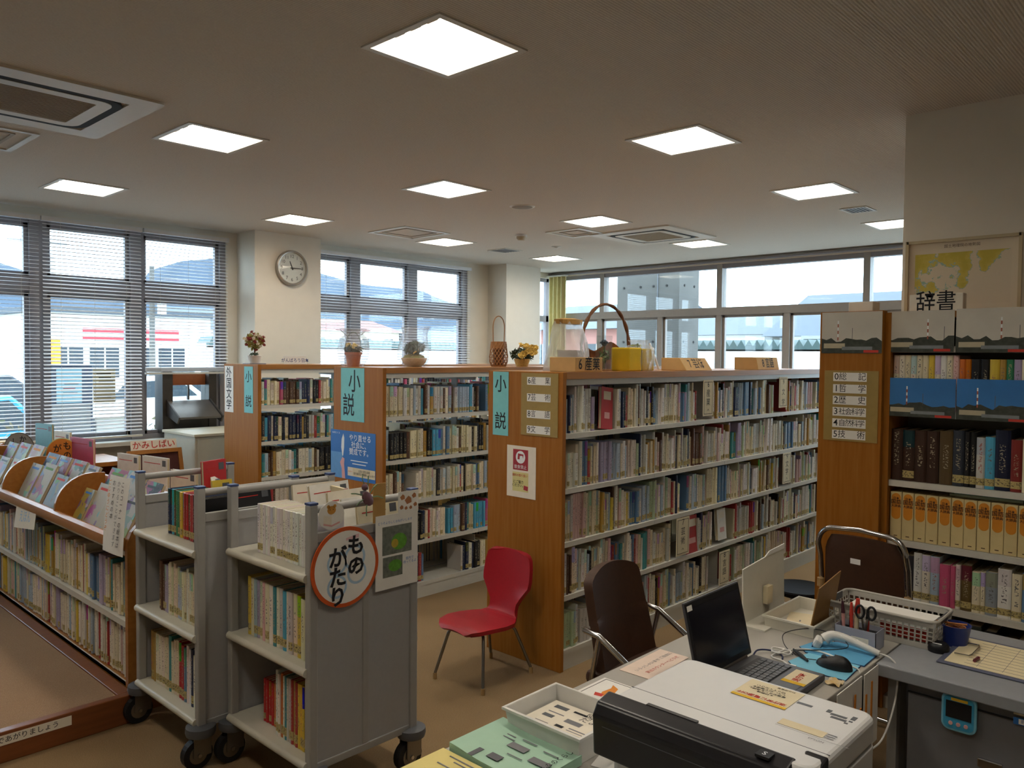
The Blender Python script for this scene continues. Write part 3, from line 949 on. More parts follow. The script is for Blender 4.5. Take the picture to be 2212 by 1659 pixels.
# ---------------------------------------------------------------- book return hatch in the window
t = thing('book_return', 'dark metal book return hatch with sloping flap set in the window', 'book return', (3.6, YW, 0.93))
DK = mat('hatch_bronze', '#4a433d', 0.4, metal=0.5, var=0.04)
MB().box(3.31, 3.41, YW - 0.06, YW + 0.12, 0.95, 1.56).build('side_post', DK, t)
MB().box(3.78, 3.86, YW - 0.06, YW + 0.12, 0.95, 1.56).build('side_post', DK, t)
MB().box(3.41, 3.78, YW - 0.05, YW + 0.1, 0.95, 1.15).build('lower_panel', DK, t)
MB().prism([(3.36, YW - 0.05, 1.27), (3.36, YW - 0.32, 1.12), (3.36, YW - 0.32, 1.10), (3.36, YW - 0.05, 1.20)], (0.42, 0, 0)).build('flap', mat('hatch_flap', '#6b645c', 0.3, metal=0.6, var=0.04), t)
for x in (3.345, 3.785):
    MB().prism([(x, YW - 0.05, 1.29), (x, YW - 0.34, 1.12), (x, YW - 0.30, 1.06), (x, YW - 0.05, 1.13)], (0.014, 0, 0)).build('flap_cheek', DK, t)
MB().box(3.41, 3.78, YW + 0.02, YW + 0.03, 1.42, 1.53).build('orange_sheet', mat('hatch_orange', '#a85a2c', 0.6, var=0.08), t)
MB().box(3.59, 3.605, YW + 0.0, YW + 0.03, 1.27, 1.42).build('glazing_bar', DK, t)
MB().box(3.41, 3.78, YW + 0.02, YW + 0.025, 1.15, 1.42).build('pane', GL, t)
t = thing('low_cabinet', 'pale grey steel cabinet standing under the book return', 'cabinet', (3.62, 7.3, 0))
MB().box(3.24, 4.05, 6.95, 7.6, 0.05, 0.985).build('body', mat('cabinet_grey', '#bdb9a9', 0.45, var=0.02), t, bevel=0.006)
MB().box(3.225, 4.065, 6.93, 7.61, 0.985, 1.01).build('top_plate', mat('cabinet_top', '#c8c3ae', 0.4, var=0.02), t, bevel=0.004)
for x0, x1 in ((3.26, 3.64), (3.65, 4.03)):
    d = MB().box(x0, x1, 6.935, 6.95, 0.1, 0.96).build('door', MATS['cabinet_grey'], t)
    MB().box(x1 - 0.06 if x0 < 3.5 else x0 + 0.03, x1 - 0.03 if x0 < 3.5 else x0 + 0.06, 6.925, 6.935, 0.5, 0.62).build('handle', MATS['dull_metal'], d)
MB().box(3.3, 4.0, 6.98, 7.57, 0, 0.05).build('plinth', MATS['grey_plastic'], t)
# story card theatre stand
t = thing('story_card_stand', 'wood framed maroon board with red lettering below the window', 'stand', (2.95, 7.2, 0))
Mk = frame((2.93, 7.02, 0.70), (1, 0, 0), (0, 0.25, 1))
in_frame(MB().box(-0.20, 0.20, -0.30, 0.16, -0.012, 0.0), Mk).build('board', mat('maroon_felt', '#4a2420', 0.9, var=0.08), t)
fr = MB()
for a, b, c_, d in ((-0.235, 0.235, 0.16, 0.195), (-0.235, 0.235, -0.335, -0.30), (-0.235, -0.2, -0.30, 0.16), (0.2, 0.235, -0.30, 0.16)):
    fr.box(a, b, c_, d, -0.018, 0.012)
in_frame(fr, Mk).build('board_frame', MATS['wood_light'], t)
for x in (2.75, 3.1):
    MB().obox((x, 7.1, 0.2), (0.03, 0.03, 0.42)).build('leg', MATS['wood_light'], t)
me = text_mesh('かみしばい', 0.075, 0.01, 1, 1).copy(); me.materials.append(MATS['red_ink'])
o = bpy.data.objects.new('lettering', me); COL.objects.link(o); o.parent = t
o.matrix_local = INV[t.name] @ Mk @ Matrix.Translation((0, 0.235, 0.0))
in_frame(MB().box(-0.2, 0.2, 0.195, 0.28, -0.004, -0.001), Mk).build('name_strip', MATS['wall_paint'], t)
t = thing('low_bookshelf', 'low wooden bookshelf under the window beside the story board', 'bookshelf', (2.4, 7.25, 0))
MB().box(2.12, 2.66, 6.9, 7.5, 0.80, 0.835).build('top_board', MATS['wood_light'], t)
MB().box(2.63, 2.66, 6.9, 7.5, 0, 0.80).build('side_panel', MATS['wood_light'], t)
MB().box(2.12, 2.15, 6.9, 7.5, 0, 0.80).build('side_panel', MATS['wood_light'], t)
MB().box(2.15, 2.63, 7.47, 7.5, 0, 0.80).build('back_panel', MATS['wood_light'], t)
MB().box(2.15, 2.63, 6.92, 7.47, 0.40, 0.425).build('shelf', MATS['wood_light'], t)
t = thing('paper_stack', 'loose stack of brown envelopes on the window sill', 'papers', (1.5, 7.75, 0.905))
for k in range(6):
    MB().obox((1.9 - 0.02 * k, 7.735, 0.912 + 0.012 * k), (0.55, 0.16, 0.01), Matrix.Rotation(0.03 * (k % 3 - 1), 3, 'Z')).build('envelope', MATS['buff_card' if k % 2 else 'paper'], t)
# ================================================================ books
def book_mat(name, use_obj):
    m, nt, b = nodemat(name)
    N, L = nt.nodes, nt.links
    if use_obj:
        oi = N.new('ShaderNodeObjectInfo')
        colr, rnd = oi.outputs['Color'], oi.outputs['Random']
    else:
        at = N.new('ShaderNodeAttribute'); at.attribute_name = 'book_colour'
        colr, rnd = at.outputs['Color'], at.outputs['Alpha']
    uv = N.new('ShaderNodeUVMap')
    sp = N.new('ShaderNodeSeparateXYZ')
    L.new(uv.outputs['UV'], sp.inputs[0])
    def math_(op, a, c=None, v=None):
        n = N.new('ShaderNodeMath'); n.operation = op
        L.new(a, n.inputs[0])
        if c is not None: L.new(c, n.inputs[1])
        if v is not None: n.inputs[1].default_value = v
        return n.outputs[0]
    def band(x, lo, hi):
        return math_('MULTIPLY', math_('GREATER_THAN', x, v=lo), math_('LESS_THAN', x, v=hi))
    u, v = sp.outputs['X'], sp.outputs['Y']
    cb = N.new('ShaderNodeCombineXYZ')
    L.new(math_('MULTIPLY', u, v=3.4), cb.inputs[0])
    L.new(math_('MULTIPLY', v, v=24.0), cb.inputs[1])
    L.new(math_('MULTIPLY', rnd, v=91.0), cb.inputs[2])
    nz = N.new('ShaderNodeTexNoise'); nz.inputs['Scale'].default_value = 1.6; nz.inputs['Detail'].default_value = 3
    L.new(cb.outputs[0], nz.inputs['Vector'])
    glyph = math_('GREATER_THAN', nz.outputs['Fac'], v=0.56)
    top = math_('ADD', math_('MULTIPLY', rnd, v=0.25), v=0.70)
    zone = math_('MULTIPLY', band(u, 0.30, 0.70), math_('MULTIPLY', math_('GREATER_THAN', v, v=0.30), math_('LESS_THAN', v, top)))
    mask = math_('MULTIPLY', glyph, zone)
    # big tinted block on some spines
    rn2 = math_('FRACT', math_('MULTIPLY', rnd, v=17.31))
    rn3 = math_('FRACT', math_('MULTIPLY', rnd, v=43.7))
    hue = N.new('ShaderNodeHueSaturation'); hue.inputs['Saturation'].default_value = 1.1; hue.inputs['Value'].default_value = 0.85
    L.new(rn3, hue.inputs['Hue']); L.new(colr, hue.inputs['Color'])
    blk = math_('MULTIPLY', math_('GREATER_THAN', rn2, v=0.75), band(v, 0.66, 0.99))
    mx0 = N.new('ShaderNodeMixRGB')
    L.new(blk, mx0.inputs[0]); L.new(colr, mx0.inputs[1]); L.new(hue.outputs[0], mx0.inputs[2])
    bw = N.new('ShaderNodeRGBToBW'); L.new(colr, bw.inputs[0])
    dark = math_('GREATER_THAN', bw.outputs[0], v=0.22)
    tx = N.new('ShaderNodeMixRGB'); tx.inputs[1].default_value = (0.36, 0.31, 0.21, 1)
    L.new(dark, tx.inputs[0])
    ik = N.new('ShaderNodeMixRGB'); ik.inputs[1].default_value = (0.14, 0.13, 0.13, 1); ik.inputs[2].default_value = (0.36, 0.13, 0.11, 1)
    L.new(math_('GREATER_THAN', rn3, v=0.78), ik.inputs[0]); L.new(ik.outputs[0], tx.inputs[2])
    mx1 = N.new('ShaderNodeMixRGB')
    L.new(mask, mx1.inputs[0]); L.new(mx0.outputs[0], mx1.inputs[1]); L.new(tx.outputs[0], mx1.inputs[2])
    # call number label near the foot
    st = math_('MULTIPLY', band(v, 0.06, 0.20), math_('GREATER_THAN', rn2, v=0.25))
    mx2 = N.new('ShaderNodeMixRGB'); mx2.inputs[2].default_value = lin('#b7a56c')
    L.new(st, mx2.inputs[0]); L.new(mx1.outputs[0], mx2.inputs[1])
    g2 = math_('MULTIPLY', math_('MULTIPLY', glyph, band(v, 0.08, 0.18)), math_('GREATER_THAN', rn2, v=0.25))
    mx3 = N.new('ShaderNodeMixRGB'); mx3.inputs[2].default_value = (0.12, 0.09, 0.05, 1)
    L.new(g2, mx3.inputs[0]); L.new(mx2.outputs[0], mx3.inputs[1])
    L.new(mx3.outputs[0], b.inputs['Base Color'])
    b.inputs['Roughness'].default_value = 0.45
    b.inputs['Specular IOR Level'].default_value = 0.35
    MATS[name] = m
    return m
book_mat('book_cover', True)
book_mat('book_cover_many', False)
mat('pages', '#cdbf9f', 0.85, var=0.08, scale=200, stretch=(40, 1, 1))
def book_geo():
    """unit book: x thickness, y depth (spine at y = 0), z height; returns verts, faces, material ids, spine uv per face"""
    mb = MB()
    mb.box(0, 0.07, 0.03, 1, 0, 1)
    mb.box(0.93, 1, 0.03, 1, 0, 1)
    mb.box(0.07, 0.93, 0.05, 0.975, 0.012, 0.985, 1)
    k = len(mb.f)
    prof = [(0, 0.03), (0.18, 0.006), (0.5, 0.0), (0.82, 0.006), (1, 0.03)]
    n = len(prof)
    vs = [(x, y, z) for z in (0, 1) for x, y in prof] + [(1, 0.055, 0), (0, 0.055, 0), (1, 0.055, 1), (0, 0.055, 1)]
    fs = [(i, i + 1, n + i + 1, n + i) for i in range(n - 1)] + [(0, 1, 2, 3, 4, 2 * n, 2 * n + 1)[::-1], (n, n + 1, n + 2, n + 3, n + 4, 2 * n + 2, 2 * n + 3)]
    mb.add(vs, fs)
    uvs = {}
    for i in range(n - 1):
        uvs[k + i] = [(prof[i][0], 0), (prof[i + 1][0], 0), (prof[i + 1][0], 1), (prof[i][0], 1)]
    return mb, uvs
BG, BUV = book_geo()
def make_book_mesh():
    me = bpy.data.meshes.new('book')
    me.from_pydata([tuple(v) for v in BG.v], [], BG.f)
    uvl = me.uv_layers.new(name='UVMap')
    for p in me.polygons:
        p.material_index = BG.m[p.index]
        for q, li in enumerate(p.loop_indices):
            uvl.data[li].uv = BUV[p.index][q] if p.index in BUV else (-1, -1)
    me.materials.append(MATS['book_cover'])
    me.materials.append(MATS['pages'])
    return me
BOOK = make_book_mesh()
def book_matrix(s):
    x, y, z, rz, w, d, h, lean = s['x'], s['y'], s['z'], s['rz'], s['w'], s['d'], s['h'], s.get('lean', 0.0)
    M = Matrix.Translation((x, y, z)) @ Matrix.Rotation(rz, 4, 'Z')
    if lean:
        # leans towards +x of its row, standing on its lower corner
        M = M @ Matrix.Translation((w, 0, 0)) @ Matrix.Rotation(lean, 4, 'Y') @ Matrix.Translation((-w, 0, 0)) if lean > 0 else M @ Matrix.Rotation(lean, 4, 'Y')
    return M @ Matrix.Diagonal((w, d, h, 1))
def put_book(s, name, label, group, cat='book'):
    o = bpy.data.objects.new(name, BOOK)
    COL.objects.link(o)
    o.matrix_world = book_matrix(s)
    o.color = (*s['col'][:3], 1)
    tag(o, label, cat, group)
    return o
def book_mass(name, specs, label, cat, parent=None):
    vs, fs, mi, cols, uvs = [], [], [], [], []
    rr = random.Random(9)
    for s in specs:
        M = book_matrix(s)
        k = len(vs)
        vs += [tuple(M @ v) for v in BG.v]
        c = (*s['col'][:3], rr.random())
        for i, f in enumerate(BG.f):
            fs.append(tuple(a + k for a in f)); mi.append(BG.m[i])
            u = BUV.get(i)
            for q in range(len(f)):
                cols.append(c); uvs.append(u[q] if u else (-1, -1))
    me = bpy.data.meshes.new(name)
    me.from_pydata(vs, [], fs)
    ca = me.color_attributes.new('book_colour', 'FLOAT_COLOR', 'CORNER')
    ca.data.foreach_set('color', [x for c in cols for x in c])
    ul = me.uv_layers.new(name='UVMap')
    ul.data.foreach_set('uv', [x for c in uvs for x in c])
    me.polygons.foreach_set('material_index', mi)
    me.materials.append(MATS['book_cover_many']); me.materials.append(MATS['pages'])
    o = bpy.data.objects.new(name, me)
    COL.objects.link(o)
    tag(o, label, cat, kind='stuff')
    return o
PAL = {
    'cream': '#dfd4b6', 'ivory': '#e2dac8', 'white': '#e4e2db', 'pale grey': '#c4c2ba', 'pale blue': '#a9bccb', 'pale pink': '#d3b0ab',
    'dusty red': '#a83c3c', 'navy': '#25304e', 'teal': '#3f8d8f', 'ochre': '#b08c42', 'brown': '#5d4130', 'black': '#1d1c1e', 'pale green': '#aebf9e',
    'yellow': '#d8bb45', 'steel blue': '#5c7fa3', 'lilac': '#a99cba', 'orange': '#cc6f2e', 'pink': '#c8577a', 'olive': '#76724a', 'sky blue': '#4fa3c4', 'green': '#2f7d56', 'red': '#b3262a', 'charcoal': '#37363a'}
LINP = {k: lin(v) for k, v in PAL.items()}
def pick(weights, rr):
    ks = list(weights)
    k = rr.choices(ks, [weights[a] for a in ks])[0]
    c = LINP[k]
    f = rr.uniform(0.82, 1.08)
    return k, tuple(min(1, x * f * rr.uniform(0.96, 1.04)) for x in c[:3])
SUBJ = {'cream': 26, 'ivory': 18, 'white': 14, 'pale grey': 12, 'pale blue': 8, 'pale pink': 5, 'dusty red': 5, 'navy': 4, 'teal': 3, 'ochre': 4, 'brown': 4, 'black': 2, 'pale green': 4, 'yellow': 1, 'steel blue': 4, 'lilac': 3}
NOVEL = {'cream': 22, 'ivory': 16, 'white': 8, 'pale grey': 10, 'pale blue': 8, 'dusty red': 4, 'navy': 7, 'teal': 5, 'ochre': 6, 'brown': 6, 'black': 9, 'sky blue': 4, 'pink': 2, 'charcoal': 4, 'steel blue': 5}
KIDS = {'cream': 20, 'ivory': 18, 'white': 12, 'pale blue': 10, 'pale pink': 8, 'ochre': 5, 'teal': 3, 'yellow': 4, 'steel blue': 6, 'lilac': 4, 'pale green': 5, 'dusty red': 3}
def row(x, y, z, rz, length, hr, wr, dr, pal, rr, gaps=0.0, sink=0.02, uniform=None):
    """books side by side from a start point along the row direction"""
    out = []
    c, s_ = math.cos(rz), math.sin(rz)
    p = 0.0
    run = 0
    h = 0
    while True:
        if run <= 0:
            run = rr.choice((1, 1, 2, 3, 5))
            w = rr.uniform(*wr); h = rr.uniform(*hr); d = rr.uniform(*dr)
            kc, col = pick(pal, rr)
            same = rr.random() < 0.45
        elif not same:
            w = rr.uniform(*wr); h = rr.uniform(*hr); kc, col = pick(pal, rr)
        run -= 1
        if p + w > length:
            break
        off = rr.uniform(0, sink)
        out.append(dict(x=x + c * p - s_ * off, y=y + s_ * p + c * off, z=z, rz=rz, w=w * 0.97, d=d, h=h, col=col, cname=kc, thick=w))
        p += w
        if gaps and rr.random() < gaps:
            p += rr.uniform(0.03, 0.12)
    return out
def thickness(w):
    return 'slim' if w < 0.017 else 'thick' if w > 0.027 else 'medium'
# ================================================================ double bookcases
ROWN = ['bottom', 'fourth', 'third', 'second', 'top']
SHZ = [0.112, 0.415, 0.712, 1.008, 1.312]
CX0, CX1, CH = 3.32, 6.96, 1.65
SW = MATS['steel_white']
def double_case(y0, y1, label):
    t = thing('double_bookcase', label, 'bookcase', (CX0, (y0 + y1) / 2, 0))
    MB().box(CX0, CX0 + 0.03, y0, y1, 0, CH).build('end_panel', MATS['wood'], t, bevel=0.002, seg=1)
    MB().box(CX1 - 0.03, CX1, y0, y1, 0, CH).build('end_panel', MATS['wood'], t, bevel=0.002, seg=1)
    MB().box(CX0 + 0.03, CX1 - 0.03, y0, y1, CH - 0.038, CH).build('top_board', MATS['wood_edge'], t)
    ym = (y0 + y1) / 2
    for s, yf in ((1, y0), (-1, y1)):
        a, b = sorted((yf + s * 0.012, yf + s * 0.03))
        MB().box(CX0 + 0.03, CX1 - 0.03, a, b, CH - 0.072, CH - 0.038).build('canopy_strip', SW, t)
        MB().box(CX0 + 0.03, CX1 - 0.03, a, b, 0.0, SHZ[0] - 0.006).build('kick_plate', SW, t)
    n = 4
    mw = (CX1 - CX0 - 0.06) / n
    for k in range(n + 1):
        x = CX0 + 0.03 + k * mw
        x = min(max(x, CX0 + 0.04), CX1 - 0.04)
        MB().box(x - 0.006, x + 0.006, ym - 0.03, ym + 0.03, 0, CH - 0.04).build('upright', SW, t)
        if 0 < k < n:
            for s, yf in ((1, y0), (-1, y1)):
                a, b = sorted((yf + s * 0.05, ym))
                MB().box(x - 0.002, x + 0.002, a, b, SHZ[4] + 0.24, CH - 0.04).build('bracket', SW, t)
                MB().box(x - 0.002, x + 0.002, a, b, 0.1, 0.36).build('bracket', SW, t)
    for k in range(n):
        xa, xb = CX0 + 0.03 + k * mw, CX0 + 0.03 + (k + 1) * mw
        for z in SHZ:
            for s, yf in ((1, y0), (-1, y1)):
                a, b = sorted((yf + s * 0.008, ym - s * 0.012))
                m = MB().box(xa + 0.001, xb - 0.001, a, b, z - 0.006, z)
                c, d = sorted((yf + s * 0.008, yf + s * 0.012))
                m.box(xa + 0.001, xb - 0.001, c, d, z - 0.028, z - 0.006)
                m.build('shelf', SW, t)
    return t
B3Y, B2Y, B1Y = (2.74, 3.31), (4.32, 4.90), (5.98, 6.56)
double_case(*B3Y, 'nearest double bookcase with the red and yellow notice on its wooden end')
double_case(*B2Y, 'middle double bookcase with the blue poster on its wooden end')
double_case(*B1Y, 'farthest double bookcase with narrow white and teal signs on its end')
rb = random.Random(21)
def fill_case(Y, pal, hr, wr, n_ind, name, group, where, xcut, skip=None):
    ind, rest = [], []
    rows = []
    for r, z in enumerate(SHZ):
        L = CX1 - CX0 - 0.09
        bs = row(CX0 + 0.045, Y[0] + 0.014, z + 0.001, 0, L, hr, wr, (0.13, 0.17), pal, rb, gaps=0.006)
        if skip:
            bs = [b for b in bs if not any(rr_ == r and b['x'] + b['w'] > xa and b['x'] < xb for rr_, xa, xb in skip)]
        rows.append(bs)
    per = n_ind // 5
    for r, bs in enumerate(rows):
        for i, b in enumerate(bs):
            if i < per and b['x'] < xcut:
                put_book(b, name, f"{thickness(b['thick'])} {b['cname']} {name.replace('_', ' ')}, {ordinal(i + 1)} from the end panel, {ROWN[r]} shelf of the {where}", group)
            else:
                rest.append(b)
    for r, z in enumerate(SHZ):     # other side of the case
        for b in row(CX1 - 0.045, Y[1] - 0.014, z + 0.001, math.pi, CX1 - CX0 - 0.09, hr, wr, (0.13, 0.17), pal, rb, gaps=0.03):
            rest.append(b)
    return rest
SIGNS3 = [(4, 4.80, 4.98), (4, 5.98, 6.15), (2, 6.07, 6.25), (1, 4.48, 4.80), (0, 4.95, 5.26), (4, 3.66, 3.83), (1, 5.02, 5.3)]
rest = fill_case(B3Y, SUBJ, (0.185, 0.262), (0.011, 0.029), 300, 'book', 'books on the nearest bookcase', 'nearest bookcase', 9, SIGNS3)
book_mass('shelved_books', rest, 'many pale books filling the far part of the nearest bookcase', 'books')
rest = fill_case(B2Y, NOVEL, (0.185, 0.215), (0.018, 0.034), 250, 'novel', 'novels on the middle bookcase', 'middle bookcase', 5.2, [(0, 3.72, 4.06), (0, 3.35, 3.62)])
book_mass('shelved_novels', rest, 'many novels filling the far part of the middle bookcase', 'books')
rest = fill_case(B1Y, NOVEL, (0.185, 0.215), (0.018, 0.034), 130, 'novel', 'novels on the farthest bookcase', 'farthest bookcase', 4.6)
book_mass('shelved_novels', rest, 'many novels filling the far part of the farthest bookcase', 'books')

# ---------------------------------------------------------------- signs on the ends
XP = CX0 - 0.0005
def side_sign(y0, y1, z0, z1, m, label, body, size, gap, xs=None, x=XP, bold=0.01, sx=1.0, offs=None):
    c = card('shelf_sign', on_x(x, (y0 + y1) / 2, (z0 + z1) / 2), y0 - y1, z1 - z0, m, label, 'sign')
    for i, ch in enumerate(body):
        o = offs[i] if offs else 0
        letters(c, ch, size, o, ((len(body) - 1) / 2 - i) * gap, bold=bold, sx=sx)
    return c
TP, WP = MATS['teal_paper'], MATS['white_paper']
side_sign(3.27, 3.146, 1.275, 1.645, TP, 'tall teal sign on the nearest bookcase end', '小説', 0.105, 0.215, sx=0.9)
side_sign(4.806, 4.528, 1.265, 1.643, TP, 'wide teal sign above the blue poster', '小説', 0.17, 0.17, sx=0.85, offs=[0.025, -0.045])
side_sign(6.545, 6.392, 1.235, 1.632, WP, 'narrow white vertical sign on the farthest bookcase end', '外国文学', 0.095, 0.092)
side_sign(6.205, 6.06, 1.245, 1.632, TP, 'narrow teal sign on the farthest bookcase end', '小説', 0.105, 0.205)
def index_board(x, y0, y1, z0, z1, rows, ly0, ly1, zs, lh, label):
    c = card('index_board', on_x(x, (y0 + y1) / 2, (z0 + z1) / 2), y0 - y1, z1 - z0, MATS['olive_board'], label, 'sign', t=0.003)
    cy, cz = (y0 + y1) / 2, (z0 + z1) / 2
    for (num, txt), zc in zip(rows, zs):
        px = cy - (ly0 + ly1) / 2
        lab = card('name_strip', Matrix.Translation((px, zc - cz, 0.003)), ly0 - ly1, lh, WP, parent=c, t=0.001)
        w = ly0 - ly1
        letters(lab, num, lh * 1.05, -w / 2 + lh * 0.38, 0, bold=0.004)
        k = len(txt)
        a0, a1 = -w / 2 + lh * 1.1, w / 2 - lh * 0.5
        for i, ch in enumerate(txt):
            letters(lab, ch, lh * (0.95 if k == 2 else 0.85), a0 + (a1 - a0) * i / (k - 1), 0, bold=0.0, sx=0.95)
index_board(XP, 3.045, 2.773, 1.292, 1.642, [('6', '産業'), ('7', '芸術'), ('8', '言語'), ('9', '文学')], 2.999, 2.826, [1.598, 1.505, 1.412, 1.325], 0.044,
            'olive index board listing subjects six to nine on the nearest bookcase')
# red and yellow notice
c = card('notice', on_x(XP, 3.041, 1.078), 0.222, 0.294, MATS['paper'], 'white notice with red pictogram and yellow panel on the nearest bookcase', 'notice')
patch(c, 'red_panel', rect(-0.005, 0.068, 0.116, 0.118), mat('notice_red', '#a3303a', 0.7, var=0.03))
p = patch(c, 'white_disc', disc(-0.005, 0.083, 0.036), MATS['white_ink'], 0.0006)
patch(c, 'pictogram', [(-0.028, 0.07), (-0.012, 0.07), (-0.01, 0.09), (0.01, 0.092), (0.016, 0.075), (0.018, 0.1), (-0.024, 0.104)], MATS['notice_red'], 0.0009)
letters(c, '飲食禁止', 0.024, -0.005, 0.026, MATS['white_ink'], z=0.0022)
patch(c, 'yellow_panel', rect(-0.005, -0.058, 0.122, 0.11), mat('pale_yellow', '#d6cd8c', 0.8, var=0.03))
letters(c, '資料の取り扱い', 0.017, -0.008, -0.022, MATS['red_ink'], bold=0.01, z=0.002)
letters(c, 'にご協力\nください。', 0.02, -0.02, -0.07, MATS['ink'], bold=0.01, z=0.002)
patch(c, 'handbag_mark', [(0.02, -0.1), (0.052, -0.105), (0.055, -0.08), (0.022, -0.075)], MATS['notice_red'], 0.0008)
# blue poster
c = card('poster', on_x(XP, 4.665, 1.022), 0.535, 0.345, MATS['blue_print'], 'blue poster of a hand holding a white feather', 'poster')
patch(c, 'sky_shade', rect(-0.19, -0.08, 0.15, 0.185), mat('poster_pale', '#5f97cd', 0.6, var=0.05))
patch(c, 'feather', [(-0.122, -0.01), (-0.135, 0.05), (-0.13, 0.11), (-0.11, 0.15), (-0.098, 0.12), (-0.1, 0.05), (-0.112, -0.01)], MATS['white_ink'], 0.0006)
patch(c, 'arm', [(-0.15, -0.06), (-0.12, -0.02), (-0.095, -0.03), (-0.1, -0.07), (-0.085, -0.172), (-0.125, -0.172), (-0.13, -0.1)], MATS['pink_print'], 0.0007)
letters(c, 'やり直せる\n社会に、\n賛成です。', 0.052, 0.09, 0.075, MATS['white_ink'], bold=0.004, lh=0.95)
letters(c, '未来をつくる', 0.016, -0.2, 0.15, MATS['white_ink'])
for k in range(2):
    patch(c, 'text_line', rect(0.08, -0.035 - k * 0.022, 0.2 - 0.04 * k, 0.006), MATS['white_ink'], 0.0006)
b = patch(c, 'cream_panel', rect(0.105, -0.115, 0.32, 0.062), MATS['cream_paper'], 0.0006)
patch(c, 'badge', rect(-0.025, -0.115, 0.06, 0.062), MATS['paper'], 0.0009)
letters(c, '相談窓口', 0.013, -0.025, -0.115, MATS['orange_print'], z=0.003)
letters(c, '全国の更生保護\n協力雇用主を募集しています', 0.019, 0.14, -0.115, MATS['ink'], z=0.003, lh=1.1)
# section cards standing between the books
def section_card(x, w, z0, z1, body, label):
    c = card('section_card', on_y(x, B3Y[0] + 0.008, (z0 + z1) / 2), w, z1 - z0, MATS['cream_paper'], label, 'sign', t=0.003)
    h = z1 - z0
    f = MB()
    a, b_ = w / 2 - 0.012, h / 2 - 0.012
    for x0, x1, y0, y1 in ((-a, a, b_ - 0.003, b_), (-a, a, -b_, -b_ + 0.003), (-a, -a + 0.003, -b_, b_), (a - 0.003, a, -b_, b_)):
        f.box(x0, x1, y0, y1, 0.003, 0.0035)
    f.build('border', MATS['ink'], c, local=True)
    for i, ch in enumerate(body):
        letters(c, ch, 0.055 if i < 3 else 0.04, 0, h / 2 - h * (i + 0.5) / len(body), bold=0.002)
section_card(4.888, 0.135, 1.34, 1.585, ['6', '産', '業', '↑'], 'first white section card on the top shelf of the nearest bookcase')
section_card(6.068, 0.15, 1.35, 1.59, ['9', '文', '学'], 'farther white section card on the top shelf of the nearest bookcase')
section_card(6.162, 0.15, 0.735, 0.98, ['9', '文', '学', '↑'], 'white section card on the third shelf of the nearest bookcase')
section_card(4.587, 0.16, 0.43, 0.68, ['7', '芸', '術', '↑'], 'white section card beside the red book on the fourth shelf')
section_card(5.158, 0.15, 0.12, 0.36, ['8', '言', '語', '↑'], 'white section card on the bottom shelf behind the laptop')
def face_book(x, w, z, h, colname, label, m=None, y=B3Y[0] + 0.02, lean=0.0, d=0.02):
    t = thing('display_book', label, 'book', (x, y, z), group='books shown face out on the nearest bookcase')
    M = Matrix.Translation((x, y, z)) @ Matrix.Rotation(-0.08, 4, 'X') @ Matrix.Rotation(lean, 4, 'Y')
    in_frame(MB().box(-w / 2, w / 2, -0.001, 0.001, 0, h), M).build('front_cover', m or mat('cover_' + colname.replace(' ', '_'), PAL[colname], 0.35, var=0.05), t)
    in_frame(MB().box(-w / 2 + 0.003, w / 2 - 0.003, 0.001, d, 0.003, h - 0.003), M).build('page_block', MATS['pages'], t)
    in_frame(MB().box(-w / 2, w / 2, d, d + 0.002, 0, h), M).build('back_cover', MATS['cover_' + colname.replace(' ', '_')] if not m else m, t)
    in_frame(MB().box(-w / 2 + 0.02, w / 2 - 0.02, -0.0016, -0.001, h * 0.7, h * 0.9), M).build('title_panel', MATS['paper'], t)
    in_frame(MB().box(-w / 2 + 0.03, w / 2 - 0.03, -0.0016, -0.001, h * 0.25, h * 0.4), M).build('picture_panel', MATS['pink_print'], t)
face_book(3.745, 0.11, 1.316, 0.245, 'red', 'bright red book leaning face out on the top shelf', lean=0.12)
face_book(4.735, 0.16, 0.418, 0.25, 'red', 'red and black book facing out on the fourth shelf')
face_book(5.15, 0.12, 0.44, 0.22, 'white', 'white book facing out on the fourth shelf')

# ---------------------------------------------------------------- reference bookcase facing the desk (R5) and subject case beside it (B4)
t = thing('subject_bookcase', 'bookcase with the list of subjects zero to five on its wooden end', 'bookcase', (4.08, 1.5, 0))
MB().box(4.08, 4.135, 1.345, 1.655, 0, 1.975).build('end_panel', MATS['wood'], t, bevel=0.002, seg=1)
MB().box(8.4, 8.43, 1.39, 1.655, 0, 1.975).build('end_panel', MATS['wood'], t)
MB().box(4.45, 8.4, 1.39, 1.655, 1.94, 1.975).build('top_board', MATS['wood_edge'], t)
MB().box(4.45, 8.4, 1.385, 1.40, 0, 1.94).build('back_panel', SW, t)
MB().box(4.135, 4.45, 1.39, 1.655, 1.94, 1.975).build('top_board', MATS['wood_edge'], t)
for z in (0.1, 0.41, 0.71, 1.01, 1.31, 1.61):
    MB().box(4.135, 8.4, 1.40, 1.65, z - 0.02, z).build('shelf', SW, t)
index_board(4.0795, 1.626, 1.36, 1.321, 1.677, [('0', '総記'), ('1', '哲学'), ('2', '歴史'), ('3', '社会科学'), ('4', '自然科学'), ('5', '技術')], 1.581, 1.416, [1.645, 1.585, 1.527, 1.469, 1.411, 1.353], 0.044,
            'olive index board listing subjects zero to five by the dictionary shelves')
mat('photo_sky', '#c9c4b8', 0.25, var=0.08, scale=5)
mat('photo_blue', '#3a78b8', 0.2, var=0.12, scale=4)
mat('photo_land', '#40443c', 0.3, var=0.3, scale=40)
mat('photo_shed', '#b7ad93', 0.3, var=0.05)
mat('photo_tank', '#7f8588', 0.3, var=0.1, scale=30)
mat('photo_tower', '#a35a45', 0.3, var=0.1)
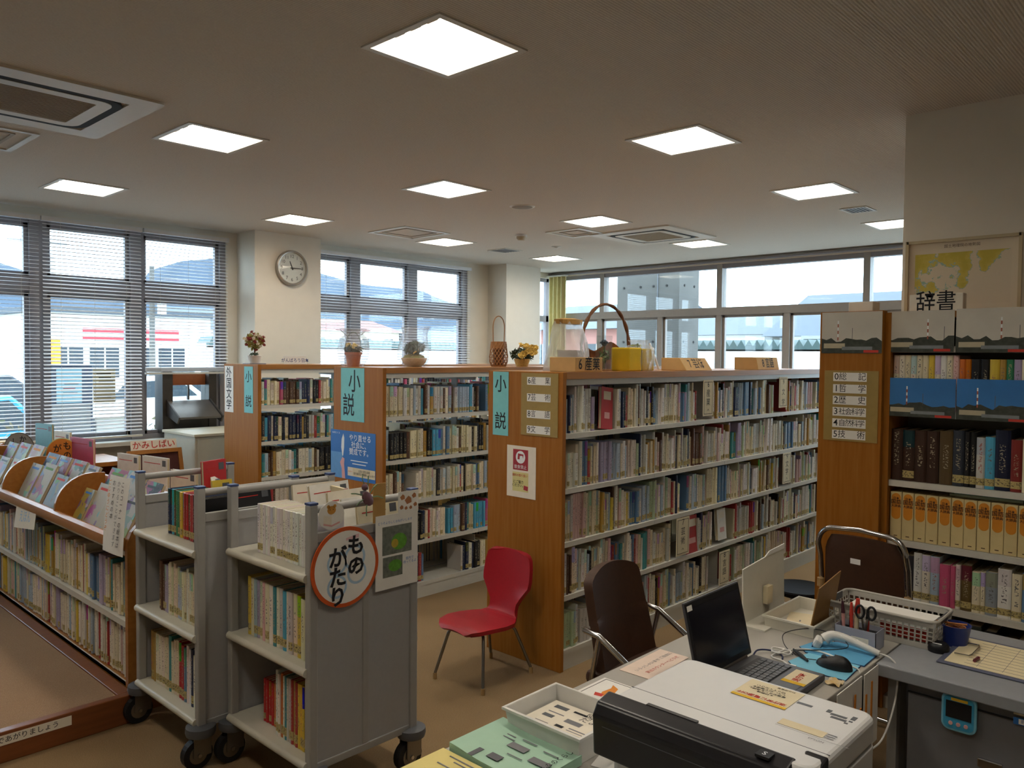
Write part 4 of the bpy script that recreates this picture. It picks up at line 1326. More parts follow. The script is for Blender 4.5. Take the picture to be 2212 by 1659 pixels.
def photo(x, y0, y1, z0, z1, blue, label, seed):
    w, h = y0 - y1, z1 - z0
    c = card('photo_print', on_x(x, (y0 + y1) / 2, (z0 + z1) / 2), w, h, MATS['photo_blue' if blue else 'photo_sky'], label, 'photograph', t=0.002)
    rr = random.Random(seed)
    k = 12
    hor = -h * 0.18
    land = [(-w / 2, -h / 2)] + [(w / 2, -h / 2)] + [(w / 2 - w * i / k, hor + rr.uniform(-0.01, 0.015)) for i in range(k + 1)]
    patch(c, 'wooded_land', land, MATS['photo_land'])
    patch(c, 'long_shed', rect(-w * 0.28, -h * 0.32, w * 0.36, h * 0.12), MATS['photo_shed'], 0.0005)
    patch(c, 'tank_row', rect(w * 0.1, -h * 0.38, w * 0.5, h * 0.08), MATS['photo_tank'], 0.0006)
    tx = (-0.21 if blue else rr.choice((-0.22, 0.12, -0.08))) * w
    for i in range(6):
        patch(c, 'chimney_band', rect(tx, hor + h * (0.03 + 0.08 * i), w * 0.02, h * 0.08), MATS['white_ink' if i % 2 else 'photo_tower'], 0.0006)
    patch(c, 'thin_mast', rect(tx + w * 0.24, hor + h * 0.14, w * 0.008, h * 0.3), MATS['grey_plastic'], 0.0006)
    patch(c, 'orange_tag', rect(w * 0.33, -h * 0.455, w * 0.24, h * 0.06), MATS['red_print'], 0.0008)
photo(4.0785, 1.645, 1.349, 1.765, 1.972, False, 'grey landscape photograph pinned above the subject list', 1)
photo(4.116, 1.338, 1.040, 1.772, 1.970, False, 'grey factory photograph at the top left of the dictionary shelves', 2)
photo(4.114, 1.032, 0.735, 1.770, 1.973, False, 'grey factory photograph at the picture edge above the dictionary shelves', 3)
photo(4.116, 1.326, 1.027, 1.459, 1.646, True, 'blue sky photograph with a striped chimney, nearer the subject list', 4)
photo(4.114, 1.022, 0.725, 1.459, 1.648, True, 'blue sky photograph with a striped chimney at the picture edge', 5)
t = thing('reference_bookcase', 'open bookcase of dictionaries standing before the map column', 'bookcase', (4.27, 0.4, 0))
MB().box(4.112, 4.42, 1.318, 1.3448, 0, 1.965).build('end_panel', MATS['wood'], t)
MB().box(4.13, 4.42, -0.55, -0.525, 0, 1.965).build('end_panel', MATS['wood'], t)
MB().box(4.13, 4.42, 0.35, 0.362, 0, 1.93).build('divider', SW, t)
MB().box(4.12, 4.42, -0.525, 1.318, 1.935, 1.965).build('top_board', MATS['wood_edge'], t)
MB().box(4.405, 4.42, -0.525, 1.318, 0, 1.93).build('back_panel', mat('shelf_dark_back', '#6e6a62', 0.6, var=0.03), t)
RZ = [0.265, 0.56, 0.85, 1.142, 1.488, 1.80]
for z in RZ:
    m = MB().box(4.13, 4.40, -0.525, 1.318, z - 0.008, z)
    m.box(4.13, 4.135, -0.525, 1.318, z - 0.03, z - 0.008)
    m.build('shelf', SW, t)
MB().box(4.13, 4.40, -0.525, 1.318, 0, 0.06).build('kick_plate', SW, t)
XF = 4.145
def ref(y, z, w, h, col, label, d=0.2, name='reference_book', m=None, group='reference books by the desk'):
    c = LINP[col] if col in LINP else lin(col)
    s = dict(x=XF, y=y, z=z + 0.001, rz=-math.pi / 2, w=w * 0.97, d=d, h=h, col=c)
    return put_book(s, name, label, group)
# leather bound set and its neighbours, shelf three
zz = RZ[3]
for i in range(4):
    ref(1.316 - i * 0.054, zz, 0.054, 0.25, '#3a2418', f'dark brown leather bound volume, {ordinal(i + 1)} from the end panel, shelf under the blue photographs', 0.22)
nxt = [(0.058, 0.255, '#574427', 'olive brown thick volume right of the leather set'), (0.048, 0.262, '#2d323c', 'slate grey volume with a gold emblem right of the olive one'),
       (0.024, 0.258, 'black', 'thin black volume with gold lettering, left one of two'), (0.026, 0.258, 'black', 'thin black volume with gold lettering, right one of two'),
       (0.036, 0.235, 'pale grey', 'pale pinkish grey volume beside the bright blue one'), (0.04, 0.24, 'sky blue', 'bright blue volume with white lettering'),
       (0.062, 0.275, '#141a33', 'thick navy volume with large gold title'), (0.045, 0.235, '#7a2620', 'dark red volume right of the navy one'),
       (0.05, 0.24, 'cream', 'cream volume right of the dark red one at the picture edge')]
y = 1.316 - 4 * 0.054 - 0.002
for w, h, col, lb in nxt:
    o = ref(y, zz, w, h, col, lb, 0.2)
    if 'navy' in lb and 'thick' in lb:
        c = on_x(XF - 0.0006, y - w / 2, zz + 0.15)
        for i, ch in enumerate('大分県風土記'):
            me = text_mesh(ch, 0.042, 0.006, 1, 1).copy(); me.materials.append(mat('gold_ink', '#c9a85a', 0.4, metal=0.3, var=0.0))
            q = bpy.data.objects.new('spine_title', me); COL.objects.link(q)
            q.parent = o
            q.matrix_world = c @ Matrix.Translation((0, 0.095 - i * 0.04, 0))
            q.matrix_parent_inverse = o.matrix_world.inverted()
    y -= w
# encyclopedia set in pale slipcases with orange ovals
mat('slipcase', '#d2bd88', 0.6, var=0.03)
mat('oval_orange', '#cf8420', 0.6, var=0.05)
def enc():
    t = thing('dictionary_volume', 'x', 'book', (XF, 1.3, RZ[2] + 0.001))
    w, h, d = 0.0535, 0.232, 0.21
    MB().box(0, d, -w * 0.97, 0, 0, h).build('slipcase', MATS['slipcase'], t, local=True, bevel=0.0015, seg=1)
    r = 0.021
    cy, z0, z1 = -w / 2, 0.118, 0.205
    pts = [(-0.0006, cy + p[0], p[1]) for p in arc(0, z1, r, 0, 180, 10)] + [(-0.0006, cy + p[0], p[1]) for p in arc(0, z0, r, 180, 360, 10)]
    ov = MB().add(pts, [tuple(range(len(pts)))]).build('orange_oval', MATS['oval_orange'], t, local=True)
    for k, (tx, sz, zp) in enumerate((('日本', 0.014, 0.2), ('国語', 0.024, 0.182), ('大辞典', 0.015, 0.162))):
        me = text_mesh(tx, sz, 0.02, 1, 1).copy(); me.materials.append(mat('brown_ink', '#4a2a12', 0.7, var=0.0))
        q = bpy.data.objects.new('spine_title', me); COL.objects.link(q)
        q.parent = t
        q.matrix_local = on_x(-0.0011, cy, zp)
    MB().box(-0.0006, 0, cy - 0.008, cy + 0.008, 0.014, 0.018).build('publisher_mark', MATS['brown_ink'], t, local=True)
    return t
e0 = enc()
for i in range(14):
    t = e0 if i == 0 else dup(e0)
    t.location = (XF + 0.002 * (i % 3), 1.312 - i * 0.0545, RZ[2] + 0.001)
    t['label'] = f'pale slipcase volume with orange oval, {ordinal(i + 1)} from the end panel'
    t['group'] = 'dictionary set with orange ovals'
for i, (w, col) in enumerate(((0.012, 'pale green'), (0.010, 'teal'))):
    o = put_book(dict(x=XF + 0.04, y=1.06 - i * 0.02, z=RZ[2] + 0.236 + i * 0.013, rz=-math.pi / 2, w=0.3, d=0.2, h=w, col=LINP[col]), 'pamphlet', f"{'lower' if i == 0 else 'upper'} thin pamphlet lying across the dictionary set", 'pamphlets on the dictionaries')
# lower shelf: mixed
zz = RZ[1]
lst = [(0.03, 0.2, 'black', 'short black book in the corner behind the chair'), (0.034, 0.2, 'black', 'second short black book behind the chair'), (0.05, 0.215, 'charcoal', 'dark book left of the pale blue trio'),
       (0.037, 0.236, 'white', 'white and blue volume, first of the leaning trio'), (0.037, 0.232, 'ivory', 'white and blue volume, second of the leaning trio'), (0.04, 0.23, 'pale blue', 'pale blue volume, third of the leaning trio'),
       (0.046, 0.20, 'pink', 'bright pink book on the low reference shelf'), (0.022, 0.2, 'pink', 'narrow pink book beside the bright pink one'), (0.022, 0.21, 'ivory', 'slim ivory book right of the pink ones'),
       (0.046, 0.215, '#63502c', 'khaki brown volume on the low reference shelf'), (0.035, 0.19, 'cream', 'cream book with vertical black title, left of the grey one'), (0.02, 0.195, 'cream', 'slim cream book next to the grey one'),
       (0.048, 0.20, '#8c949c', 'grey slipcase book on the low reference shelf'), (0.055, 0.225, 'white', 'white thick book with coloured flowers at the picture edge'), (0.04, 0.21, 'cream', 'cream book beyond the white flowered one'), (0.05, 0.22, 'steel blue', 'steel blue book at the far right of the low shelf')]
y = 1.314
for w, h, col, lb in lst:
    ref(y, zz, w, h, col, lb, 0.19)
    y -= w + 0.0005
zz = RZ[0]
y = 1.30
for i, (w, h, col) in enumerate(((0.06, 0.2, 'olive'), (0.05, 0.21, 'black'), (0.055, 0.18, 'brown'), (0.05, 0.2, 'charcoal'), (0.06, 0.19, 'olive'), (0.065, 0.23, '#3a4038'), (0.05, 0.22, 'black'), (0.05, 0.17, 'ochre'), (0.06, 0.2, 'brown'), (0.05, 0.21, 'charcoal'))):
    nm = col if col in LINP else 'dark green'
    ref(y, zz, w, h, col, f'{nm} old volume, {ordinal(i + 1)} from the end panel, lowest visible reference shelf', 0.2)
    y -= w + 0.012
# rows between and behind the photographs
zz = RZ[4]
y = 1.314
for i in range(11):
    w = 0.0265
    ref(y, zz, w, 0.268, ['cream', 'ivory', 'cream', 'ivory', 'cream', 'cream', 'yellow', 'ivory', 'white', 'cream', 'pale pink'][i], f'cream slim volume, {ordinal(i + 1)} from the end panel, between the grey and blue photographs', 0.2)
    y -= w
for i, (w, col) in enumerate(((0.026, 'orange'), (0.024, 'orange'), (0.04, 'black'), (0.035, 'black'), (0.04, 'yellow'), (0.026, 'ochre'), (0.03, 'green'), (0.03, 'lilac'), (0.03, 'cream'), (0.03, 'cream'))):
    ref(y, zz, w, 0.25, col, f'{col} volume, {ordinal(i + 1)} right of the cream set between the photographs', 0.2)
    y -= w
# map and dictionary plate above
t = thing('framed_map', 'framed yellow coastal map on the broad column', 'map', (4.43, 1.1, 2.15))
c = card('map_sheet', INV[t.name] @ on_x(4.4285, 1.095, 2.155), 0.49, 0.36, mat('map_paper', '#d9cbb2', 0.7, var=0.02), parent=t)
fr = MB()
for a, b, cc, d in ((0.84, 1.35, 2.33, 2.345), (0.84, 1.35, 1.965, 1.98), (0.835, 0.85, 1.965, 2.345), (1.34, 1.355, 1.965, 2.345)):
    fr.box(4.415, 4.43, a, b, cc, d)
fr.build('map_frame', mat('map_frame', '#bfae8c', 0.4, var=0.03), t)
def map_print():
    """flat map print: land, coast and sea drawn by noise inside the map's own margins"""
    m, nt, bs = nodemat('map_print')
    N, L = nt.nodes, nt.links
    tc = N.new('ShaderNodeTexCoord')
    sp = N.new('ShaderNodeSeparateXYZ')
    L.new(tc.outputs['Object'], sp.inputs[0])
    nz = N.new('ShaderNodeTexNoise'); nz.inputs['Scale'].default_value = 9.5; nz.inputs['Detail'].default_value = 7; nz.inputs['Roughness'].default_value = 0.6
    mp = N.new('ShaderNodeMapping'); mp.inputs['Location'].default_value = (3.1, 1.7, 0.4)
    L.new(tc.outputs['Object'], mp.inputs[0]); L.new(mp.outputs[0], nz.inputs['Vector'])
    def mth(op, x, y=None, v=None):
        n = N.new('ShaderNodeMath'); n.operation = op
        L.new(x, n.inputs[0])
        if y is not None: L.new(y, n.inputs[1])
        if v is not None: n.inputs[1].default_value = v
        return n.outputs[0]
    h = mth('ADD', nz.outputs['Fac'], mth('MULTIPLY', sp.outputs['Y'], v=1.1))
    ch = mth('ABSOLUTE', mth('ADD', sp.outputs['X'], v=-0.055))          # the bay between two shores
    bay = mth('MAXIMUM', mth('ADD', mth('MULTIPLY', ch, None, -5.0), None, 0.22), None, 0.0)
    far = mth('MAXIMUM', mth('MULTIPLY', mth('ADD', mth('SUBTRACT', sp.outputs['X'], sp.outputs['Y']), None, -0.06), None, 1.6), None, 0.0)
    h = mth('SUBTRACT', mth('SUBTRACT', h, bay), far)
    rp = N.new('ShaderNodeValToRGB')
    e = rp.color_ramp.elements
    e[0].position = 0.0; e[0].color = lin('#d6c8ae')
    e[1].position = 1.0; e[1].color = lin('#b5ad4a')
    for pos, cc in ((0.485, '#d6c8ae'), (0.49, '#8fb3a8'), (0.505, '#8fb3a8'), (0.51, '#cfbb55'), (0.62, '#c3b040')):
        q = e.new(pos); q.color = lin(cc)
    L.new(h, rp.inputs['Fac'])
    inn = mth('MULTIPLY', mth('LESS_THAN', mth('ABSOLUTE', sp.outputs['X']), v=0.215), mth('LESS_THAN', mth('ABSOLUTE', mth('ADD', sp.outputs['Y'], v=0.01)), v=0.13))
    mx = N.new('ShaderNodeMixRGB'); mx.inputs[1].default_value = lin('#d9cbb2')
    L.new(inn, mx.inputs[0]); L.new(rp.outputs['Color'], mx.inputs[2]); L.new(mx.outputs[0], bs.inputs['Base Color'])
    bs.inputs['Roughness'].default_value = 0.6
    MATS['map_print'] = m
    return m
c.data.materials[0] = map_print()
letters(c, '国土地理院の地勢図', 0.018, 0, 0.152, MATS['brown_ink'])
def wedge_card(name, x, y, z, w, d, h, body, size, label, face, back=0.0):
    """folded card block; face 'y' looks to -Y, 'x' looks to -X"""
    t = thing(name, label, 'sign', (x, y, z), group=None)
    if face == 'y':
        MB().prism([(x - w / 2, y - d / 2, z), (x - w / 2, y - d / 2 + back, z + h), (x - w / 2, y + d / 2, z + h), (x - w / 2, y + d / 2, z)], (w, 0, 0)).build('folded_card', MATS['buff_card'], t, bevel=0.003)
        M = frame((x, y - d / 2 + back / 2 - 0.0012, z + h / 2), (1, 0, 0), (0, back, h))
    else:
        MB().box(x - d / 2, x + d / 2, y - w / 2, y + w / 2, z, z + h).build('folded_card', MATS['paper'], t, bevel=0.003)
        M = on_x(x - d / 2 - 0.0012, y, z + h / 2)
    if body:
        me = text_mesh(body, size, 0.006, 1, 0.85).copy(); me.materials.append(MATS['ink'])
        q = bpy.data.objects.new('lettering', me); COL.objects.link(q); q.parent = t
        q.matrix_local = INV[t.name] @ M
    return t
wedge_card('title_block', 4.19, 1.135, 1.966, 0.235, 0.06, 0.085, '辞書', 0.105, 'white folded card with two large characters below the map', 'x')
t = wedge_card('title_block', 4.20, 1.48, 1.976, 0.12, 0.10, 0.05, '', 0.1, 'blank brown folded card on top of the subject bookcase', 'x')
# ================================================================ things on top of the bookcases
TOP = CH + 0.0005
rd = random.Random(77)
def leaf(mb, c, r, rr, m=0, spread=1.0):
    a = Vector((rr.uniform(-1, 1), rr.uniform(-1, 1), rr.uniform(-0.6, 1))).normalized()
    b = a.orthogonal().normalized()
    q = a.cross(b)
    ang = rr.uniform(0, 6.28)
    d = (b * math.cos(ang) + q * math.sin(ang))
    e = a.cross(d)
    mb.add([c - d * r, c - e * r * 0.4 + a * r * 0.15, c + d * r, c + e * r * 0.4 + a * r * 0.15], [(0, 1, 2, 3)], m)
def foliage(c, r, n, lr, rr, sz=1.0, sx=1.0):
    mb = MB()
    for _ in range(n):
        v = Vector((rr.gauss(0, 1), rr.gauss(0, 1), rr.gauss(0, 1))).normalized() * r * rr.uniform(0.55, 1.0)
        leaf(mb, Vector(c) + Vector((v.x * sx, v.y, v.z * sz)), lr * rr.uniform(0.7, 1.3), rr)
    return mb
def flower(c, r, m, parent, rr, n=10):
    """rose-like bloom: a bud wrapped in cupped petals, turned a little outwards"""
    mb = MB()
    c = Vector(c)
    ax = Vector((rr.uniform(-0.8, 0.2), rr.uniform(-1.0, -0.2), rr.uniform(0.1, 1.0))).normalized()
    e1 = ax.orthogonal().normalized()
    e2 = ax.cross(e1)
    mb.ball(tuple(c), r * 0.5, 8)
    for ring, k, rad, lift in ((0, n, r, 0.15), (1, max(4, n - 3), r * 0.75, 0.55)):
        for i in range(k):
            a = 2 * math.pi * i / k + ring * 0.4
            d = e1 * math.cos(a) + e2 * math.sin(a)
            s = e2 * math.cos(a) - e1 * math.sin(a)
            mb.add([c + d * rad * 0.2, c + (d * 0.7 + s * 0.42) * rad + ax * rad * lift, c + d * rad * 1.05 + ax * rad * lift * 1.3, c + (d * 0.7 - s * 0.42) * rad + ax * rad * lift], [(0, 1, 2, 3)])
    return mb.build('flower', m, parent)
mat('leaf_green', '#56683a', 0.7, scale=40, col2='#7d8a4e')
mat('leaf_dark', '#3c4a34', 0.7, scale=40, col2='#5a6a58')
mat('leaf_autumn', '#8a8236', 0.7, scale=30, col2='#b0a050')
mat('petal_red', '#8e3a30', 0.7, var=0.15)
mat('petal_yellow', '#d9b860', 0.7, var=0.1)
mat('petal_cream', '#dacbb0', 0.7, var=0.08)
mat('terracotta', '#b5673f', 0.75, var=0.06)
mat('bamboo', '#9a6a3c', 0.5, var=0.12, scale=60)
mat('vine', '#6b4526', 0.6, var=0.2, scale=60)
# topiary
x, y = 3.42, 6.22
t = thing('topiary', 'small dried flower tree in a white pot on the farthest bookcase', 'topiary', (x, y, TOP))
MB().box(x - 0.075, x + 0.075, y - 0.06, y + 0.06, TOP, TOP + 0.008).build('saucer', MATS['frame_brown'], t)
MB().lathe([(0.045, 0.008), (0.056, 0.07), (0.058, 0.072), (0.05, 0.073)], (x, y, TOP), 16).build('pot', MATS['white_plastic'], t, smooth=True)
MB().tube([(x, y, TOP + 0.07), (x + 0.004, y, TOP + 0.11), (x, y, TOP + 0.16)], 0.007, 8).build('stem', MATS['vine'], t, smooth=True)
foliage((x, y, TOP + 0.195), 0.075, 420, 0.016, rd).build('leaf_ball', MATS['leaf_autumn'], t)
for i in range(26):
    v = Vector((rd.gauss(0, 1), rd.gauss(0, 1) - 0.5, rd.gauss(0, 1))).normalized() * 0.082
    flower((x + v.x, y + v.y, TOP + 0.195 + v.z), 0.017, MATS['petal_red' if i % 3 else 'petal_cream'], t, rd, 7)
foliage((x, y, TOP + 0.085), 0.035, 40, 0.015, rd, 0.4).build('moss', MATS['leaf_dark'], t)
c = card('message_card', frame((3.86, 6.30, TOP + 0.036), (1, 0, 0), (0, 0.25, 1)), 0.23, 0.075, MATS['white_paper'], 'white card with a blue cheering message on the farthest bookcase', 'card')
letters(c, 'がんばろう日本', 0.04, 0, -0.006, mat('navy_ink', '#2b3a72', 0.7, var=0), bold=0.012)
# wrapped flower pot with wire handle
x, y = 3.42, 4.80
t = thing('wrapped_flower_pot', 'terracotta pot of flowers with wire handle wrapped in clear film', 'flower pot', (x, y, TOP))
MB().lathe([(0.042, 0), (0.056, 0.085), (0.064, 0.088), (0.064, 0.105), (0.055, 0.105), (0.052, 0.09)], (x, y, TOP), 20).build('pot', MATS['terracotta'], t, smooth=True)
foliage((x, y, TOP + 0.125), 0.07, 160, 0.02, rd, 0.45).build('leaves', MATS['leaf_dark'], t)
for i in range(7):
    flower((x + rd.uniform(-0.04, 0.04), y - 0.02 + rd.uniform(-0.03, 0.03), TOP + 0.135 + rd.uniform(0, 0.02)), 0.022, MATS['petal_cream' if i % 2 else 'petal_yellow'], t, rd, 8)
MB().tube([(x + 0.07 * math.cos(a), y, TOP + 0.13 + 0.12 * math.sin(a)) for a in [math.pi * i / 16 for i in range(17)]], 0.0025, 6).build('wire_handle', MATS['leaf_dark'], t, smooth=True)
def film(mbname, x, y, prof, par, seed, amp=0.08):
    rr = random.Random(seed)
    n = 28
    mb = MB()
    ph = [rr.uniform(0, 6.28) for _ in range(6)]
    def fn(u, v):
        k = v * (len(prof) - 1)
        i = min(int(k), len(prof) - 2)
        f = k - i
        r = prof[i][0] * (1 - f) + prof[i + 1][0] * f
        z = prof[i][1] * (1 - f) + prof[i + 1][1] * f
        a = 2 * math.pi * u
        r *= 1 + amp * (math.sin(3 * a + ph[0] + 4 * v) + math.sin(7 * a + ph[1] - 6 * v) * 0.6 + math.sin(11 * a + ph[2] + 9 * v) * 0.4)
        return (x + r * math.cos(a), y + r * math.sin(a), TOP + z)
    mb.grid(fn, n, 14)
    return mb.build(mbname, MATS['film'], par, smooth=True)
film('clear_wrap', x, y, [(0.075, 0.0), (0.1, 0.06), (0.115, 0.13), (0.1, 0.2), (0.06, 0.24), (0.1, 0.275)], t, 1)
for s in (-1, 1):
    MB().tube([(x + s * 0.06, y, TOP + 0.225), (x + s * 0.11, y, TOP + 0.262), (x + s * 0.15, y, TOP + 0.265)], 0.002, 5).build('ribbon_end', MATS['vine'], t)
# wrapped bowl
x, y = 3.85, 4.63
t = thing('wrapped_bowl', 'pale bowl of greenery standing in a tall wrap of clear film', 'flower bowl', (x, y, TOP))
MB().lathe([(0.05, 0), (0.085, 0.03), (0.1, 0.065), (0.094, 0.067), (0.08, 0.04)], (x, y, TOP), 22).build('bowl', mat('bowl_glaze', '#cbb890', 0.45, var=0.05), t, smooth=True)
MB().lathe([(0.09, 0.06), (0.07, 0.085), (0.03, 0.1), (0.001, 0.105)], (x, y, TOP), 18).build('moss', mat('moss', '#97935c', 0.9, var=0.25, scale=80), t, smooth=True)
foliage((x, y, TOP + 0.135), 0.085, 170, 0.03, rd, 0.6).build('leaves', MATS['leaf_dark'], t)
MB().tube([(x - 0.06, y - 0.06, TOP + 0.10), (x + 0.04, y - 0.06, TOP + 0.155)], 0.006, 6).build('bamboo_stick', MATS['petal_yellow'], t)
film('clear_wrap', x, y, [(0.08, 0.0), (0.115, 0.05), (0.12, 0.12), (0.1, 0.2), (0.095, 0.26), (0.105, 0.30)], t, 2, 0.06)
# bamboo vase
x, y = 4.76, 4.63
t = thing('bamboo_vase', 'woven bamboo vase with a tall looped handle', 'vase', (x, y, TOP))
prof = [(0.058, 0.0), (0.074, 0.03), (0.078, 0.08), (0.07, 0.14), (0.064, 0.205)]
def vr(z):
    for (r0, z0), (r1, z1) in zip(prof, prof[1:]):
        if z <= z1:
            return r0 + (r1 - r0) * (z - z0) / (z1 - z0)
    return prof[-1][0]
wv = MB()
for s in (-1, 1):
    for k in range(16):
        wv.tube([(x + vr(z) * math.cos(2 * math.pi * k / 16 + s * z * 9), y + vr(z) * math.sin(2 * math.pi * k / 16 + s * z * 9), TOP + z) for z in [0.205 * i / 10 for i in range(11)]], 0.0032, 4)
tag(wv.build('lattice', MATS['bamboo'], t), kind='stuff')
for z0, z1 in ((0.0, 0.012), (0.15, 0.208)):
    MB().lathe([(vr(z0), z0), (vr(z1), z1), (vr(z1) - 0.004, z1), (vr(z0) - 0.004, z0)], (x, y, TOP), 24).build('band', MATS['bamboo'], t, smooth=True)
MB().lathe([(0.045, 0.01), (0.05, 0.18), (0.047, 0.18)], (x, y, TOP), 14).build('inner_tube', MATS['vine'], t, smooth=True)
MB().tube([(x - 0.064, y, TOP + 0.15), (x - 0.068, y, TOP + 0.30)] + [(x + 0.068 * math.cos(a), y, TOP + 0.33 + 0.09 * math.sin(a)) for a in [math.pi - math.pi * i / 12 for i in range(13)]] + [(x + 0.068, y, TOP + 0.30), (x + 0.064, y, TOP + 0.15)], 0.0045, 6).build('loop_handle', MATS['bamboo'], t, smooth=True)
# small basket of yellow flowers
x, y = 5.04, 4.62
t = thing('flower_basket', 'little basket of yellow roses right of the bamboo vase', 'flower basket', (x, y, TOP))
MB().lathe([(0.05, 0.0), (0.068, 0.05), (0.072, 0.065), (0.064, 0.065)], (x, y, TOP), 18).build('basket', mat('basket_straw', '#c2a25c', 0.7, var=0.2, scale=90), t, smooth=True)
MB().tube([(x + 0.065 * math.cos(a), y, TOP + 0.06 + 0.13 * math.sin(a)) for a in [math.pi * i / 14 for i in range(15)]], 0.004, 6).build('handle', MATS['vine'], t, smooth=True)
foliage((x, y, TOP + 0.10), 0.1, 230, 0.024, rd, 0.6, 1.15).build('leaves', MATS['leaf_dark'], t)
for i in range(11):
    flower((x + rd.uniform(-0.1, 0.1), y - 0.06 + rd.uniform(-0.05, 0.03), TOP + 0.11 + rd.uniform(-0.03, 0.07)), 0.032, MATS['petal_yellow'], t, rd, 9)
# ---- on the nearest bookcase
wedge_card('section_block', 3.60, 2.875, TOP, 0.25, 0.19, 0.082, '6 産業', 0.085, 'buff folded card reading six, first on the nearest bookcase', 'y')
wedge_card('section_block', 4.83, 2.88, TOP, 0.34, 0.20, 0.085, '7 芸術', 0.085, 'buff folded card with slanting face, behind the white frame', 'y', 0.06)
wedge_card('section_block', 5.88, 2.88, TOP, 0.36, 0.20, 0.095, '8 言語', 0.085, 'buff folded card farthest along the nearest bookcase', 'y', 0.02)
x, y = 3.80, 3.10
t = thing('wrapped_basket', 'brown basket inside a milky plastic bag tied with brown paper', 'basket', (x, y, TOP))
glassmat('milky_film', tint=(0.97, 0.97, 0.97), refl=0.6, milk=0.32, milkcol=(0.85, 0.84, 0.82), rough=0.15, wrinkle=0.8)
def bagfn(u, v):
    a = 2 * math.pi * u
    w = 0.19 - 0.075 * v ** 1.3 + 0.012 * math.sin(5 * a + 7 * v) + 0.008 * math.sin(9 * a)
    d = 0.12 - 0.07 * v + 0.008 * math.sin(7 * a + 3 * v)
    return (x + w * math.cos(a), y + d * math.sin(a), TOP + 0.30 * v)
MB().grid(bagfn, 28, 10).build('plastic_bag', MATS['milky_film'], t, smooth=True)
MB().lathe([(0.115, 0.285), (0.12, 0.312), (0.06, 0.32), (0.001, 0.322)], (x, y, TOP), 20, sy=0.5).build('paper_band', MATS['cardboard'], t)
MB().lathe([(0.085, 0.0), (0.1, 0.1), (0.104, 0.125), (0.095, 0.125)], (x + 0.03, y, TOP), 16, sy=0.7).build('basket', mat('basket_dark', '#5a4738', 0.7, var=0.2, scale=80), t)
x, y = 3.90, 2.90
t = thing('rose_dome', 'blue rose standing in a slim clear glass box', 'ornament', (x, y, TOP))
MB().box(x - 0.036, x + 0.036, y - 0.036, y + 0.036, TOP, TOP + 0.012).build('base', mat('base_wood', '#8a6a48', 0.5, var=0.1), t)
b = MB()
for a0, a1, b0, b1 in ((-0.036, 0.036, -0.036, -0.034), (-0.036, 0.036, 0.034, 0.036), (-0.036, -0.034, -0.034, 0.034), (0.034, 0.036, -0.034, 0.034)):
    b.box(x + a0, x + a1, y + b0, y + b1, TOP + 0.012, TOP + 0.215)
b.build('glass_box', MATS['clear_glass'], t)
MB().tube([(x, y, TOP + 0.01), (x + 0.003, y, TOP + 0.16)], 0.003, 6).build('stem', MATS['leaf_green'], t)
rs = MB()
for i in range(34):
    a, k = i * 2.4, i / 34
    r = 0.007 + 0.022 * k
    d = Vector((math.cos(a), math.sin(a), 0)); s = Vector((-d.y, d.x, 0))
    p = Vector((x, y, TOP + 0.165))
    rs.add([p + d * r * 0.3, p + d * r + s * 0.012 + Vector((0, 0, 0.012 - 0.01 * k)), p + d * r * 1.05 + Vector((0, 0, 0.028 - 0.018 * k)), p + d * r - s * 0.012 + Vector((0, 0, 0.012 - 0.01 * k))], [(0, 1, 2, 3)])
rs.ball((x, y, TOP + 0.17), 0.02, 10)
rs.build('rose_bloom', mat('rose_blue', '#4a5866', 0.6, var=0.15), t)
foliage((x, y, TOP + 0.09), 0.03, 26, 0.026, rd, 1.3).build('leaves', MATS['leaf_green'], t)
# big hoop basket
x, y = 4.27, 3.16
t = thing('hoop_basket', 'bark basket under a tall twisted vine hoop', 'basket', (x, y, TOP))
hp = [(x + 0.262 * math.cos(a), y, TOP + 0.14 + 0.295 * math.sin(a)) for a in [math.pi * i / 28 for i in range(29)]]
hp = [(x - 0.0 + 0.25, y, TOP + 0.0)] + hp + [(x - 0.25, y, TOP)]
for ph in (0, math.pi):
    MB().tube([(p[0] + 0.006 * math.cos(ph + i * 0.9), p[1] + 0.006 * math.sin(ph + i * 0.9), p[2]) for i, p in enumerate(hp)], 0.0085, 7).build('vine_strand', MATS['vine'], t, smooth=True)
def bark(u, v):
    a = 2 * math.pi * u
    r = (0.12 + 0.03 * v + 0.012 * math.sin(6 * a + 3 * v) + 0.01 * math.sin(13 * a))
    return (x - 0.04 + r * math.cos(a) * 0.85, y + r * math.sin(a) * 0.7, TOP + v * (0.155 + 0.03 * math.sin(3 * a + 1)))
MB().grid(bark, 30, 6).build('bark_body', mat('bark', '#5c3418', 0.7, scale=25, col2='#8a5426', bump=0.6, bscale=40), t, smooth=True)
x, y = 4.17, 2.875
t = thing('yellow_parcel', 'pair of bright yellow folded cloth parcels in clear film', 'parcel', (x, y, TOP))
MB().box(x - 0.14, x - 0.005, y - 0.07, y + 0.07, TOP, TOP + 0.145).build('cloth_bundle', mat('yellow_cloth', '#d2b21c', 0.75, var=0.06, scale=20), t, bevel=0.008)
MB().box(x + 0.01, x + 0.135, y - 0.07, y + 0.07, TOP, TOP + 0.14).build('cloth_bundle', MATS['yellow_cloth'], t, bevel=0.008)
MB().box(x - 0.005, x + 0.01, y - 0.06, y + 0.06, TOP, TOP + 0.135).build('dark_fold', MATS['leaf_dark'], t)
foliage((x + 0.03, y, TOP + 0.15), 0.05, 30, 0.015, rd, 0.4).build('leaf_sprig', MATS['leaf_green'], t)
